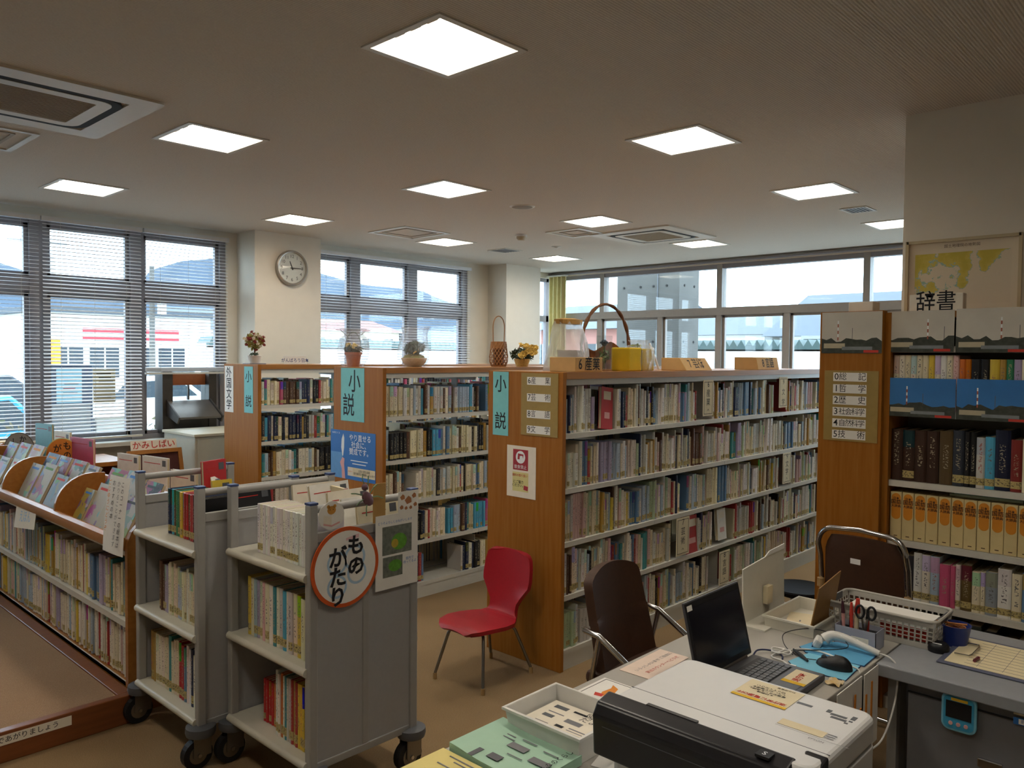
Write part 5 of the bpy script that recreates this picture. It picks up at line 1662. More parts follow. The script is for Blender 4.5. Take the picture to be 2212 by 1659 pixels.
film('clear_wrap', x + 0.06, y, [(0.09, 0.0), (0.105, 0.06), (0.1, 0.14), (0.05, 0.17), (0.07, 0.195)], t, 4, 0.05)
t = thing('framed_picture', 'small white picture frame leaning back on the nearest bookcase', 'picture', (4.44, 2.89, TOP))
Mf = frame((4.45, 2.90, TOP + 0.092), (0.85, 0.52, 0), (-0.2, 0.3, 1))
fb = MB()
for a, b, c_, d in ((-0.065, 0.065, 0.075, 0.092), (-0.065, 0.065, -0.092, -0.075), (-0.065, -0.048, -0.075, 0.075), (0.048, 0.065, -0.075, 0.075)):
    fb.box(a, b, c_, d, -0.006, 0.006)
in_frame(fb, Mf).build('frame', MATS['white_plastic'], t)
in_frame(MB().box(-0.05, 0.05, -0.077, 0.077, -0.005, 0.001), Mf).build('picture', MATS['paper'], t)
for k in range(4):
    in_frame(MB().box(-0.006, 0.006, 0.04 - k * 0.03, 0.052 - k * 0.03, 0.001, 0.0015), Mf).build('ink_mark', MATS['grey_ink'], t)

# ================================================================ book trolleys
GP, SHC = MATS['steel_grey'], MATS['shelf_cream']
mat('post_grey', '#9c9b97', 0.4, var=0.02)
mat('cap_blue', '#3a4a78', 0.5, var=0.02)
def trolley(x0, x1, y0, y1, label):
    t = thing('book_trolley', label, 'trolley', ((x0 + x1) / 2, (y0 + y1) / 2, 0), group='grey steel book trolleys')
    s = 0.018
    for px in (x0 + s, x1 - s):
        for py in (y0 + s, y1 - s):
            p = MB().box(px - s, px + s, py - s, py + s, 0.17, 1.175).build('post', MATS['post_grey'], t, bevel=0.005)
            MB().box(px - s, px + s, py - s, py + s, 1.175, 1.183).build('cap', MATS['cap_blue'], p)
            c = MB().lathe([(0.02, 0.135), (0.058, 0.14), (0.062, 0.155), (0.06, 0.175), (0.02, 0.182)], (px, py, 0), 18).build('bumper', MATS['grey_plastic'], t, smooth=True)
            f = MB()
            f.box(px - 0.04, px + 0.035, py - 0.026, py - 0.022, 0.055, 0.135)
            f.box(px - 0.04, px + 0.035, py + 0.022, py + 0.026, 0.055, 0.135)
            f.box(px - 0.03, px + 0.03, py - 0.026, py + 0.026, 0.128, 0.136)
            ca = f.build('caster', MATS['dull_metal'], t)
            MB().cyl((px - 0.018, py - 0.017, 0.0625), (px - 0.018, py + 0.017, 0.0625), 0.0625, n=24).build('wheel', MATS['rubber'], ca)
            MB().cyl((px - 0.018, py - 0.019, 0.0625), (px - 0.018, py + 0.019, 0.0625), 0.038, n=18).build('hub', MATS['dull_metal'], ca)
            MB().cyl((px - 0.018, py - 0.034, 0.0625), (px - 0.018, py + 0.034, 0.0625), 0.008, n=10).build('axle', MATS['chrome'], ca)
    for py, sg in ((y0 + s, -1), (y1 - s, 1)):
        MB().cyl((x0 + s, py, 1.155), (x1 - s, py, 1.155), 0.015, n=12).build('rail', MATS['post_grey'], t, smooth=True)
        MB().box(x0 + 2 * s, x1 - 2 * s, py - 0.006, py + 0.006, 0.18, 1.06).build('end_panel', GP, t)
        MB().box(x0 + 2 * s, x1 - 2 * s, py - 0.012, py + 0.012, 1.03, 1.068).build('top_bar', MATS['post_grey'], t, bevel=0.003)
        MB().box(x0 + 2 * s, x1 - 2 * s, py - 0.012, py + 0.012, 0.165, 0.195).build('bottom_bar', MATS['post_grey'], t, bevel=0.003)
        xm = (x0 + x1) / 2
        MB().box(xm - 0.014, xm + 0.014, py - 0.012, py + 0.012, 0.195, 1.03).build('centre_bar', MATS['post_grey'], t, bevel=0.004)
    for z in (0.915, 0.56, 0.205):
        m = MB().box(x0 + 0.002, x1 - 0.002, y0 + 0.03, y1 - 0.03, z - 0.03, z)
        sh = m.build('shelf', SHC, t)
        for xx in (x0, x1):
            MB().cyl((xx, y0 + 0.02, z - 0.016), (xx, y1 - 0.02, z - 0.016), 0.0165, n=12).build('rolled_lip', SHC, sh, smooth=True)
    MB().box((x0 + x1) / 2 - 0.004, (x0 + x1) / 2 + 0.004, y0 + 0.03, y1 - 0.03, 0.2, 1.0).build('middle_panel', GP, t)
    return t
TB = (1.612, 2.13, 2.53, 3.165)
TA = (1.487, 1.965, 3.17, 3.81)
trolley(*TB, 'front book trolley with the round orange rimmed sign')
trolley(*TA, 'rear book trolley holding dark comics on its top shelf')
rt = random.Random(5)
def trolley_row(x, ystart, yend, z, hr, wr, pal, where, name, group, sizes=None, lean=0.0, d=(0.12, 0.15), cols=None):
    bs = row(x, ystart, z + 0.001, -math.pi / 2, ystart - yend, hr, wr, d, pal, rt, 0.0, 0.006)
    for i, b in enumerate(bs):
        if cols:
            k = cols[min(int(i * len(cols) / len(bs)), len(cols) - 1)]
            b['cname'] = k; b['col'] = tuple(v * rt.uniform(0.9, 1.06) for v in LINP[k][:3])
        put_book(b, name, f"{thickness(b['thick'])} {b['cname']} {name.replace('_', ' ')}, {ordinal(i + 1)} in the {where}", group)
X1 = TB[0] + 0.035
trolley_row(X1 + 0.01, 2.995, 2.585, 0.915, (0.200, 0.204), (0.018, 0.021), None or {'white': 1}, 'top row of the front trolley', 'comic_book', 'white comics on the front trolley', cols=['white'])
trolley_row(X1, 3.06, 2.575, 0.56, (0.232, 0.246), (0.018, 0.032), KIDS, 'middle row of the front trolley', 'storybook', 'storybooks on the front trolley', cols=['yellow', 'cream', 'pale blue', 'lilac', 'cream', 'pale pink', 'cream', 'white', 'teal', 'ivory', 'ivory', 'pale grey', 'sky blue', 'ivory', 'pale grey', 'cream', 'yellow', 'cream', 'yellow', 'cream'])
trolley_row(X1 + 0.03, 2.985, 2.845, 0.205, (0.178, 0.18), (0.017, 0.022), KIDS, 'bottom row of the front trolley', 'comic_book', 'bright comics on the front trolley', cols=['red', 'red', 'orange', 'red'])
trolley_row(X1, 2.84, 2.575, 0.205, (0.25, 0.262), (0.013, 0.019), KIDS, 'bottom right row of the front trolley', 'workbook', 'bright comics on the front trolley', cols=['white', 'orange', 'white', 'teal', 'pale grey', 'dusty red', 'ochre', 'dusty red', 'yellow', 'yellow', 'olive', 'yellow', 'pink'])
X2 = TA[0] + 0.04
trolley_row(X2 + 0.02, 3.60, 3.215, 0.915, (0.20, 0.206), (0.015, 0.022), NOVEL, 'top row of the rear trolley', 'comic_book', 'dark comics on the rear trolley', cols=['navy', 'sky blue', 'brown', 'green', 'ochre', 'yellow', 'dusty red', 'red', 'brown', 'dusty red', 'black', 'charcoal', 'navy', 'black', 'black'])
trolley_row(X2, 3.66, 3.215, 0.56, (0.21, 0.24), (0.014, 0.026), KIDS, 'middle row of the rear trolley', 'storybook', 'storybooks on the rear trolley', cols=['brown', 'lilac', 'ivory', 'cream', 'pale blue', 'cream', 'ivory', 'cream', 'pale blue', 'ochre'])
trolley_row(X2, 3.755, 3.215, 0.205, (0.225, 0.26), (0.018, 0.03), KIDS, 'bottom row of the rear trolley', 'storybook', 'storybooks on the rear trolley', cols=['ochre', 'ivory', 'ivory', 'cream', 'teal', 'cream', 'cream', 'red', 'steel blue', 'white', 'navy', 'ivory', 'ivory'])
# books lying or leaning on the far side of the top shelves
def slab(x, y, z, w, h, d, rx, rz, col, label, name='picture_book', ry=0.0):
    t = thing(name, label, 'book', (x, y, z), group='loose books on the trolleys')
    M = Matrix.Translation((x, y, z)) @ Matrix.Rotation(rz, 4, 'Z') @ Matrix.Rotation(ry, 4, 'Y') @ Matrix.Rotation(rx, 4, 'X')
    cm = mat('cover_' + col.replace(' ', '_'), PAL[col], 0.35, var=0.05)
    in_frame(MB().box(-w / 2, w / 2, -0.002, 0, 0, h), M).build('front_cover', cm, t)
    in_frame(MB().box(-w / 2 + 0.003, w / 2 - 0.003, 0, d, 0.003, h - 0.003), M).build('page_block', MATS['pages'], t)
    in_frame(MB().box(-w / 2, w / 2, d, d + 0.002, 0, h), M).build('back_cover', cm, t)
    in_frame(MB().box(w / 2 - 0.05, w / 2 - 0.015, -0.0026, -0.002, h - 0.05, h - 0.015), M).build('bar_code', MATS['grey_plastic'], t)
    in_frame(MB().box(-w / 2 + 0.02, w / 2 - 0.07, -0.0026, -0.002, h - 0.04, h - 0.036), M).build('title_line', MATS['red_ink'], t)
slab(2.0, 3.08, 0.918, 0.21, 0.235, 0.012, -0.14, -0.1, 'ivory', 'white picture book leaning at the far end of the front trolley')
slab(2.0, 2.93, 0.918, 0.22, 0.255, 0.012, -0.2, 0.12, 'white', 'white picture book with red title line, second on the front trolley')
slab(2.0, 2.86, 0.918, 0.02, 0.24, 0.16, 0.0, -0.05, 'pale pink', 'thin pinkish book standing edge on between the white ones')
slab(2.0, 2.80, 0.918, 0.22, 0.24, 0.012, -0.16, 0.05, 'ivory', 'ivory picture book in the middle of the front trolley top')
slab(2.0, 2.70, 0.918, 0.22, 0.225, 0.012, -0.16, 0.0, 'white', 'white picture book with a dark dot near the insect cutout')
slab(2.0, 2.60, 0.918, 0.21, 0.215, 0.012, -0.16, 0.0, 'cream', 'cream picture book nearest the shell sticker')
slab(1.85, 3.735, 0.918, 0.15, 0.29, 0.014, -0.05, 0.35, 'red', 'red picture book sticking up from the rear trolley')
slab(1.88, 3.69, 0.918, 0.08, 0.22, 0.02, -0.3, 0.5, 'ivory', 'white booklet leaning against the red picture book')
slab(1.85, 3.47, 0.918, 0.2, 0.19, 0.014, -0.2, 0.1, 'steel blue', 'blue picture book low on the rear trolley top')
slab(1.85, 3.35, 0.918, 0.2, 0.20, 0.012, -0.2, 0.1, 'black', 'black folder leaning on the rear trolley top')
slab(1.82, 3.60, 0.918, 0.1, 0.21, 0.012, -0.1, 0.0, 'yellow', 'thin yellow book at the far end of the rear trolley')
# signs fixed on the front trolley
YT = TB[2] + 0.0035
c = MB().lathe([(0.154, 0.0), (0.154, 0.004)], n=48).build('round_sign', mat('sign_orange', '#c9561f', 0.7, var=0.06))
place(c, on_y(1.762, YT - 0.012, 0.924)); tag(c, 'round white sign with orange rim on the front trolley', 'sign'); c['face_z'] = 0.004
patch(c, 'white_field', disc(0, 0, 0.139, 44), MATS['white_paper'], 0.0004)
mat('crayon_blue', '#a9c6dc', 0.8, var=0.05); mat('crayon_pink', '#d9b3b8', 0.8, var=0.05)
for px, py, rr_ in ((0.04, 0.03, 0.05), (-0.04, 0.02, 0.045), (-0.04, -0.07, 0.045), (0.05, -0.03, 0.045)):
    patch(c, 'crayon_cloud', disc(px, py, rr_, 20), MATS['crayon_blue'], 0.0006)
    patch(c, 'crayon_cloud', disc(px, py, rr_ * 0.78, 20), MATS['white_paper'], 0.0008)
patch(c, 'crayon_stroke', [(-0.0, 0.11), (0.06, 0.12), (0.06, 0.105), (0.0, 0.1)], MATS['crayon_pink'], 0.0006)
for i, ch in enumerate('もの'):
    letters(c, ch, 0.082, 0.045, 0.073 - i * 0.08, bold=0.03, z=0.006)
for i, ch in enumerate('がたり'):
    letters(c, ch, 0.082, -0.038, 0.038 - i * 0.075, bold=0.03, z=0.006)
c = card('photo_sheet', on_y(2.012, YT - 0.011, 0.945), 0.215, 0.30, MATS['white_paper'], 'white sheet with two photographs of a green craft figure on the front trolley', 'sheet')
letters(c, 'どうぞよろしくおねがいします', 0.0125, -0.01, 0.118, MATS['blue_print'])
p = patch(c, 'photograph', rect(0.0, 0.045, 0.15, 0.115), mat('photo_room', '#6d7268', 0.4, var=0.3, scale=60))
patch(c, 'green_craft', disc(0.01, 0.035, 0.04, 18, 0.034), mat('craft_green', '#5f9a36', 0.5, var=0.2, scale=60), 0.0006)
patch(c, 'yellow_craft', disc(-0.012, 0.03, 0.018, 14), mat('craft_yellow', '#b9a03a', 0.5, var=0.15), 0.0008)
patch(c, 'photograph', rect(-0.022, -0.062, 0.1, 0.082), MATS['photo_room'])
patch(c, 'green_craft', disc(-0.01, -0.06, 0.034, 16, 0.024), MATS['craft_green'], 0.0006)
letters(c, '館内で\n待ってるよ', 0.014, 0.066, -0.05, MATS['blue_print'])
# stickers
c = MB().add([(0.052 * math.cos(a) * (1.1 if abs(math.sin(a)) < 0.6 else 0.9), 0.055 * math.sin(a), z) for z in (0, 0.002) for a in [2 * math.pi * i / 20 for i in range(20)]],
             [tuple(range(20)), tuple(range(39, 19, -1))] + [(i, (i + 1) % 20, 20 + (i + 1) % 20, 20 + i) for i in range(20)]).build('bear_sticker', MATS['white_paper'])
place(c, on_y(1.698, YT - 0.013, 1.13)); tag(c, 'paper cutout of a bear reading a book on the front trolley', 'sticker'); c['face_z'] = 0.002
patch(c, 'bear_head', disc(0.0, 0.02, 0.019, 18, 0.016), mat('bear_tan', '#c98f3f', 0.8, var=0.05), 0.0004)
for s in (-1, 1):
    patch(c, 'bear_ear', disc(s * 0.014, 0.034, 0.007, 12), MATS['bear_tan'], 0.0004)
    patch(c, 'bear_eye', disc(s * 0.007, 0.022, 0.0018, 8), MATS['ink'], 0.0007)
patch(c, 'book_page', [(0, -0.005), (-0.034, 0.004), (-0.036, -0.026), (0, -0.036)], MATS['paper'], 0.0005)
patch(c, 'book_page', [(0, -0.005), (0.034, 0.004), (0.036, -0.026), (0, -0.036)], MATS['white_paper'], 0.0005)
patch(c, 'book_edge', [(-0.036, -0.026), (0, -0.036), (0.036, -0.026), (0.036, -0.033), (0, -0.043), (-0.036, -0.033)], MATS['pink_print'], 0.0006)
c = card('shell_sticker', on_y(2.068, YT - 0.013, 1.135), 0.105, 0.09, MATS['white_paper'], 'paper cutout with brown sea shells on the front trolley', 'sticker', bevel=0)
for px, py, r_ in ((-0.03, 0.02, 0.014), (0.03, 0.022, 0.013), (0.0, 0.005, 0.02), (-0.035, -0.02, 0.011), (-0.012, -0.025, 0.009), (0.012, -0.025, 0.009), (0.036, -0.015, 0.011)):
    patch(c, 'shell', [(px - r_, py + r_ * 0.2), (px - r_ * 0.4, py - r_ * 0.7), (px + r_ * 0.8, py - r_ * 0.4), (px + r_ * 0.7, py + r_ * 0.5), (px, py + r_)], mat('shell_tan', '#a8714a', 0.8, var=0.1), 0.0005)
t = thing('paper_beetle', 'purple brown paper beetle with green legs on the front trolley rail', 'paper craft', (1.858, YT - 0.02, 1.19))
Mb = frame((1.858, YT - 0.018, 1.185), (0.8, 0, 0.6), (-0.6, 0, 0.8))
def egg(cx, cy, rx, ry, z0, z1):
    return MB().lathe([(1.0, 0), (0.9, 0.6), (0.5, 0.95), (0.001, 1)], n=16), cx, cy, rx, ry, z0, z1
for nm, cx, cy, rx, ry in (('abdomen', -0.005, -0.01, 0.022, 0.034), ('head', 0.012, 0.036, 0.014, 0.014)):
    mb = MB().lathe([(1.0, 0), (0.92, 0.5), (0.55, 0.9), (0.001, 1)], n=16)
    mb.v = [Vector((cx + v.x * rx, cy + v.y * ry, v.z * 0.012)) for v in mb.v]
    in_frame(mb, Mb).build(nm, mat('beetle', '#6a4a52', 0.5, var=0.2, scale=120), t, smooth=True)
for s in (-1, 1):
    for ya, yb, xb in ((0.02, 0.06, 0.05), (0.0, 0.005, 0.06), (-0.02, -0.06, 0.05)):
        in_frame(MB().tube([(s * 0.015, ya, 0.003), (s * xb * 0.7, (ya + yb) / 2 + 0.006, 0.006), (s * xb, yb, 0.003)], 0.0026, 5), Mb).build('leg', mat('beetle_leg', '#6f8a66', 0.6, var=0.1), t)
in_frame(MB().tube([(0.015, 0.045, 0.004), (0.02, 0.07, 0.004), (0.035, 0.085, 0.004)], 0.002, 5), Mb).build('horn', MATS['beetle_leg'], t)
MB().box(1.895, 1.955, YT - 0.009, YT - 0.006, 1.07, 1.225).build('cardboard_backing', MATS['cardboard'], t)
# ================================================================ reading platform and picture book shelf
t = thing('reading_platform', 'low carpeted platform with a reddish wooden edge', 'platform', (0.5, 5.4, 0))
MB().box(-1.2, 1.415, 3.85, 7.0, 0.0, 0.126).build('carpet_top', MATS['platform_carpet'], t)
MB().box(-1.2, 1.478, 3.805, 3.85, 0.0, 0.134).build('front_board', MATS['wood_red'], t, bevel=0.004)
MB().box(1.415, 1.478, 3.85, 7.0, 0.0, 0.134).build('side_board', MATS['wood_red'], t, bevel=0.004)
c = card('step_notice', on_y(0.93, 3.8045, 0.098), 0.55, 0.042, MATS['paper'], 'long white label strip on the platform edge', 'label')
letters(c, 'くつをぬいであがりましょう', 0.03, 0.03, 0, MATS['ink'], bold=0.004)
YS0, YS1 = 3.885, 7.05
WL = MATS['wood_light']
t = thing('picture_book_shelf', 'low wooden picture book shelf with a sloping display on top', 'bookshelf', (1.75, 5.4, 0))
side = [(1.48, 0.135), (1.48, 0.83), (1.50, 0.88), (1.62, 1.0), (1.76, 1.03), (1.90, 0.98), (2.02, 0.86), (2.05, 0.80), (2.05, 0.0), (1.49, 0.0)]
for y0 in (YS0, YS1 - 0.03):
    MB().prism([(x, y0, z) for x, z in side], (0, 0.03, 0)).build('end_panel', WL, t)
MB().box(1.49, 2.04, YS0 + 0.03, YS1 - 0.03, 0.06, 0.145).build('base', WL, t)
MB().box(1.49, 1.495, YS0 + 0.03, YS1 - 0.03, 0.125, 0.148).build('bottom_edge', MATS['steel_white'], t)
MB().box(1.75, 1.77, YS0 + 0.03, YS1 - 0.03, 0.145, 0.80).build('back_panel', WL, t)
m = MB().box(1.49, 1.75, YS0 + 0.03, YS1 - 0.03, 0.425, 0.44)
m.box(1.487, 1.492, YS0 + 0.03, YS1 - 0.03, 0.412, 0.442)
m.build('shelf', MATS['steel_white'], t)
m = MB().box(1.49, 2.04, YS0 + 0.03, YS1 - 0.03, 0.775, 0.80)
m.build('display_base', WL, t)
MB().box(1.482, 1.489, YS0 + 0.03, YS1 - 0.03, 0.765, 0.785).build('light_edge', MATS['steel_white'], t)
lip = MB().prism([(1.44 + 0.0, YS0 + 0.03, 0.80), (1.432, YS0 + 0.03, 0.825), (1.438, YS0 + 0.03, 0.848), (1.46, YS0 + 0.03, 0.858), (1.482, YS0 + 0.03, 0.85), (1.49, YS0 + 0.03, 0.82), (1.488, YS0 + 0.03, 0.79)], (0, YS1 - YS0 - 0.06, 0))
lip.build('rounded_lip', MATS['wood_light'], t, smooth=True)
MB().prism([(1.60, YS0 + 0.03, 0.80), (1.74, YS0 + 0.03, 1.02), (1.76, YS0 + 0.03, 1.02), (1.78, YS0 + 0.03, 0.80)], (0, YS1 - YS0 - 0.06, 0)).build('slope_board', WL, t)
for y0 in (4.83, 5.83, 6.7):
    pts = [(1.455, 0.80), (1.455, 0.86)] + [(1.455 + 0.2 * (1 - math.cos(a)), 0.86 + 0.19 * math.sin(a)) for a in [math.pi / 2 * i / 8 for i in range(1, 9)]] + [(1.72, 1.045), (1.72, 0.80)]
    MB().prism([(x, y0, z) for x, z in pts], (0, 0.022, 0)).build('divider', WL, t, smooth=False)
# standing picture books
rk = random.Random(31)
for r, (z, hr, zn) in enumerate(((0.149, (0.215, 0.262), 'lower'), (0.443, (0.215, 0.268), 'upper'))):
    bs = row(1.503, 6.75, z + 0.001, -math.pi / 2, 6.75 - YS0 - 0.06, hr, (0.011, 0.027), (0.16, 0.19), KIDS, rk, 0.004, 0.015)
    n = len(bs)
    far = [b for i, b in enumerate(bs) if n - i > 145]
    for i, b in enumerate(bs):
        k = n - i
        if k <= 145:
            put_book(b, 'picture_book', f"{thickness(b['thick'])} {b['cname']} picture book, {ordinal(k)} from the end panel, {zn} row of the low shelf", 'picture books standing on the low shelf')
    book_mass('shelved_picture_books', far, f'picture books at the far end of the {zn} row on the low shelf', 'books')
# picture books shown face out on the slope
def art_mat(name):
    m, nt, b = nodemat(name)
    N, L = nt.nodes, nt.links
    oi = N.new('ShaderNodeObjectInfo')
    tc = N.new('ShaderNodeTexCoord')
    ad = N.new('ShaderNodeVectorMath'); ad.operation = 'ADD'
    cb = N.new('ShaderNodeCombineXYZ')
    mu = N.new('ShaderNodeMath'); mu.operation = 'MULTIPLY'; mu.inputs[1].default_value = 50
    L.new(oi.outputs['Random'], mu.inputs[0]); L.new(mu.outputs[0], cb.inputs[2])
    L.new(tc.outputs['Object'], ad.inputs[0]); L.new(cb.outputs[0], ad.inputs[1])
    vo = N.new('ShaderNodeTexVoronoi'); vo.inputs['Scale'].default_value = 13
    L.new(ad.outputs[0], vo.inputs['Vector'])
    nz = N.new('ShaderNodeTexNoise'); nz.inputs['Scale'].default_value = 11; nz.inputs['Detail'].default_value = 4
    L.new(ad.outputs[0], nz.inputs['Vector'])
    gt = N.new('ShaderNodeMath'); gt.operation = 'GREATER_THAN'; gt.inputs[1].default_value = 0.52
    L.new(nz.outputs['Fac'], gt.inputs[0])
    hs = N.new('ShaderNodeHueSaturation'); hs.inputs['Saturation'].default_value = 0.75; hs.inputs['Value'].default_value = 0.42
    L.new(vo.outputs['Color'], hs.inputs['Color'])
    mx = N.new('ShaderNodeMixRGB')
    L.new(gt.outputs[0], mx.inputs[0]); L.new(oi.outputs['Color'], mx.inputs[1]); L.new(hs.outputs[0], mx.inputs[2])
    L.new(mx.outputs[0], b.inputs['Base Color'])
    b.inputs['Roughness'].default_value = 0.6
    MATS[name] = m
    return m
art_mat('cover_art')
mat('cover_back', '#b5ac98', 0.4, var=0.05)
def shown(y, w, h, x, z, col, label, lean=0.45, title=True, d=0.012):
    t = thing('picture_book', label, 'book', (x, y, z), group='picture books shown face out on the slope')
    M = frame((x, y, z), (0, -1, 0), (math.sin(lean), 0, math.cos(lean)))
    f = in_frame(MB().box(-w / 2, w / 2, 0, h, 0.0, 0.002), M).build('front_cover', MATS['cover_art'], t)
    f.color = tuple(v * 0.5 for v in LINP[col][:3]) + (1,)
    in_frame(MB().box(-w / 2 + 0.003, w / 2 - 0.003, 0.003, h - 0.003, -d, 0.0), M).build('page_block', MATS['pages'], t)
    in_frame(MB().box(-w / 2, w / 2, 0, h, -d - 0.002, -d), M).build('back_cover', MATS['cover_back'], t)
    if title:
        in_frame(MB().box(-w * 0.34, w * 0.30, h * 0.84, h * 0.90, 0.002, 0.0026), M).build('title_line', MATS[('red_print', 'blue_print', 'black_print', 'orange_print', 'green_print')[int(y * 100) % 5]], t)
bay = [
    (4.66, 0.13, 0.189, 1.505, 0.815, 'yellow', 'golden yellow picture book at the front of the first display bay'),
    (4.50, 0.20, 0.231, 1.52, 0.815, 'ivory', 'white flowered picture book right of the golden yellow one'),
    (4.30, 0.19, 0.198, 1.505, 0.815, 'cream', 'cream picture book with red mark right of the flowered one'),
    (4.12, 0.18, 0.207, 1.52, 0.815, 'white', 'white picture book next to the end sheet'),
    (4.60, 0.24, 0.234, 1.62, 0.875, 'pink', 'crimson patterned picture book behind the golden yellow one'),
    (4.36, 0.24, 0.243, 1.62, 0.875, 'white', 'white picture book with black letters in the back tier'),
    (4.12, 0.2, 0.216, 1.62, 0.875, 'charcoal', 'dark picture book in the back tier near the end sheet'),
    (5.66, 0.19, 0.229, 1.515, 0.815, 'ivory', 'ivory picture book first in the second display bay'),
    (5.44, 0.21, 0.251, 1.52, 0.815, 'cream', 'cream picture book with a small figure, second display bay'),
    (5.15, 0.2, 0.211, 1.51, 0.815, 'pale blue', 'pale blue picture book, second display bay'),
    (4.98, 0.18, 0.176, 1.51, 0.815, 'ivory', 'ivory picture book beside the divider, second display bay'),
    (5.68, 0.22, 0.225, 1.62, 0.875, 'steel blue', 'blue grey picture book behind, second display bay'),
    (5.46, 0.2, 0.225, 1.62, 0.875, 'dusty red', 'red edged picture book behind, second display bay'),
    (5.2, 0.21, 0.225, 1.62, 0.875, 'white', 'white picture book behind the pale blue one'),
    (4.97, 0.18, 0.216, 1.62, 0.875, 'cream', 'cream sunflower picture book behind the divider'),
    (6.58, 0.2, 0.211, 1.515, 0.815, 'cream', 'tan picture book first in the third display bay'),
    (6.32, 0.2, 0.211, 1.515, 0.815, 'ivory', 'picture book with a dark flower, third display bay'),
    (6.05, 0.2, 0.22, 1.515, 0.815, 'cream', 'cream picture book next to the divider, third display bay'),
    (6.56, 0.22, 0.225, 1.62, 0.875, 'pale green', 'pale green picture book behind, third display bay'),
    (6.3, 0.22, 0.243, 1.62, 0.875, 'pale blue', 'white and blue picture book behind, third display bay'),
    (6.03, 0.22, 0.252, 1.62, 0.875, 'ivory', 'yellowish white picture book behind, third display bay'),
]
for y, w, h, x, z, col, lb in bay:
    shown(y, w, h, x, z, col, lb)
for i, (y, w, h, x, z, col, lb) in enumerate(((5.75, 0.3, 0.2, 1.90, 0.96, 'pink', 'magenta book standing behind the slope'), (5.15, 0.24, 0.24, 1.97, 0.86, 'white', 'white book back with barcode behind the slope'), (4.75, 0.26, 0.25, 1.97, 0.87, 'white', 'large white book back behind the crimson picture book'), (6.6, 0.25, 0.25, 1.92, 0.95, 'teal', 'dark teal book behind the grey round sign'), (4.35, 0.24, 0.24, 1.96, 0.84, 'ivory', 'white book back next to the rear trolley'), (6.2, 0.22, 0.22, 1.92, 0.95, 'ivory', 'ivory book between the two round signs'))):
    slab(x, y, z, w, h, 0.012, 0.0, -math.pi / 2 + 0.15, col, lb)
# round signs on the shelf
def round_card(y, z, r, m, rimm, texts, label):
    c = MB().lathe([(r, 0.0), (r, 0.004)], n=36).build('round_sign', rimm)
    place(c, frame((1.84, y, z), (0.62, -0.785, 0), (0, 0, 1))); tag(c, label, 'sign'); c['face_z'] = 0.004
    patch(c, 'field', disc(0, 0, r * 0.95, 36), m, 0.0004)
    for tx, px, py, s in texts:
        letters(c, tx, s, px, py, bold=0.012, z=0.005)
    MB().cyl((0, -r, 0.0), (0, -r - 0.12, 0.0), 0.006, n=8).build('stick', MATS['wood_light'], c, local=True)
round_card(5.93, 1.03, 0.122, mat('sign_plain_orange', '#e08a3a', 0.8, var=0.05), mat('sign_yellow_rim', '#cfc98a', 0.8, var=0.03),
           [('も', 0.035, 0.065, 0.062), ('の', 0.035, 0.0, 0.062), ('が', -0.035, 0.045, 0.062), ('た', -0.035, -0.02, 0.062), ('り', -0.035, -0.08, 0.062)], 'orange round sign on a stick above the picture books')
round_card(6.90, 0.995, 0.125, mat('sign_grey', '#a3a09a', 0.8, var=0.05), mat('sign_dark_rim', '#6c645c', 0.8, var=0.05),
           [('か', 0.03, 0.07, 0.058), ('み', 0.03, 0.01, 0.058), ('し', -0.035, 0.05, 0.058), ('ば', -0.035, -0.01, 0.058), ('い', -0.035, -0.07, 0.058)], 'grey round sign on a stick near the picture edge')
# curled information sheet at the end of the shelf
t = thing('information_sheet', 'tall white sheet with vertical writing hanging on the low shelf end', 'sheet', (1.46, 3.93, 0.95))
Ms = frame((1.452, 3.93, 0.965), (0.06, -1, 0), (0.16, 0.12, 1))
in_frame(MB().grid(lambda u, v: ((u - 0.5) * 0.225, (v - 0.5) * 0.36, 0.01 * math.sin(u * 2.5) + 0.008 * math.sin(v * 3)), 8, 8), Ms).build('sheet', MATS['white_paper'], t, smooth=True, solid=0.0012)
for k, (tx, px, mm) in enumerate((('このコーナーの絵本は', 0.07, 'ink'), ('かりることができます', 0.03, 'grey_ink'), ('おすすめの本', -0.02, 'ink'), ('ごじゆうにどうぞ', -0.065, 'orange_print'))):
    for i, ch in enumerate(tx):
        me = text_mesh(ch, 0.028, 0.004, 1, 1).copy(); me.materials.append(MATS[mm])
        q = bpy.data.objects.new('lettering', me); COL.objects.link(q); q.parent = t
        q.matrix_local = INV[t.name] @ Ms @ Matrix.Translation((px, 0.145 - i * 0.031, 0.0205))
c = card('shelf_card', frame((1.438, 5.3, 0.755), (0.0, -1, 0.12), (0.15, 0.1, 0.95)), 0.40, 0.13, MATS['paper'], 'white card with pale blue letters hanging from the shelf lip', 'card')
letters(c, 'えほん', 0.075, 0, 0, MATS['crayon_blue'], bold=0.01)

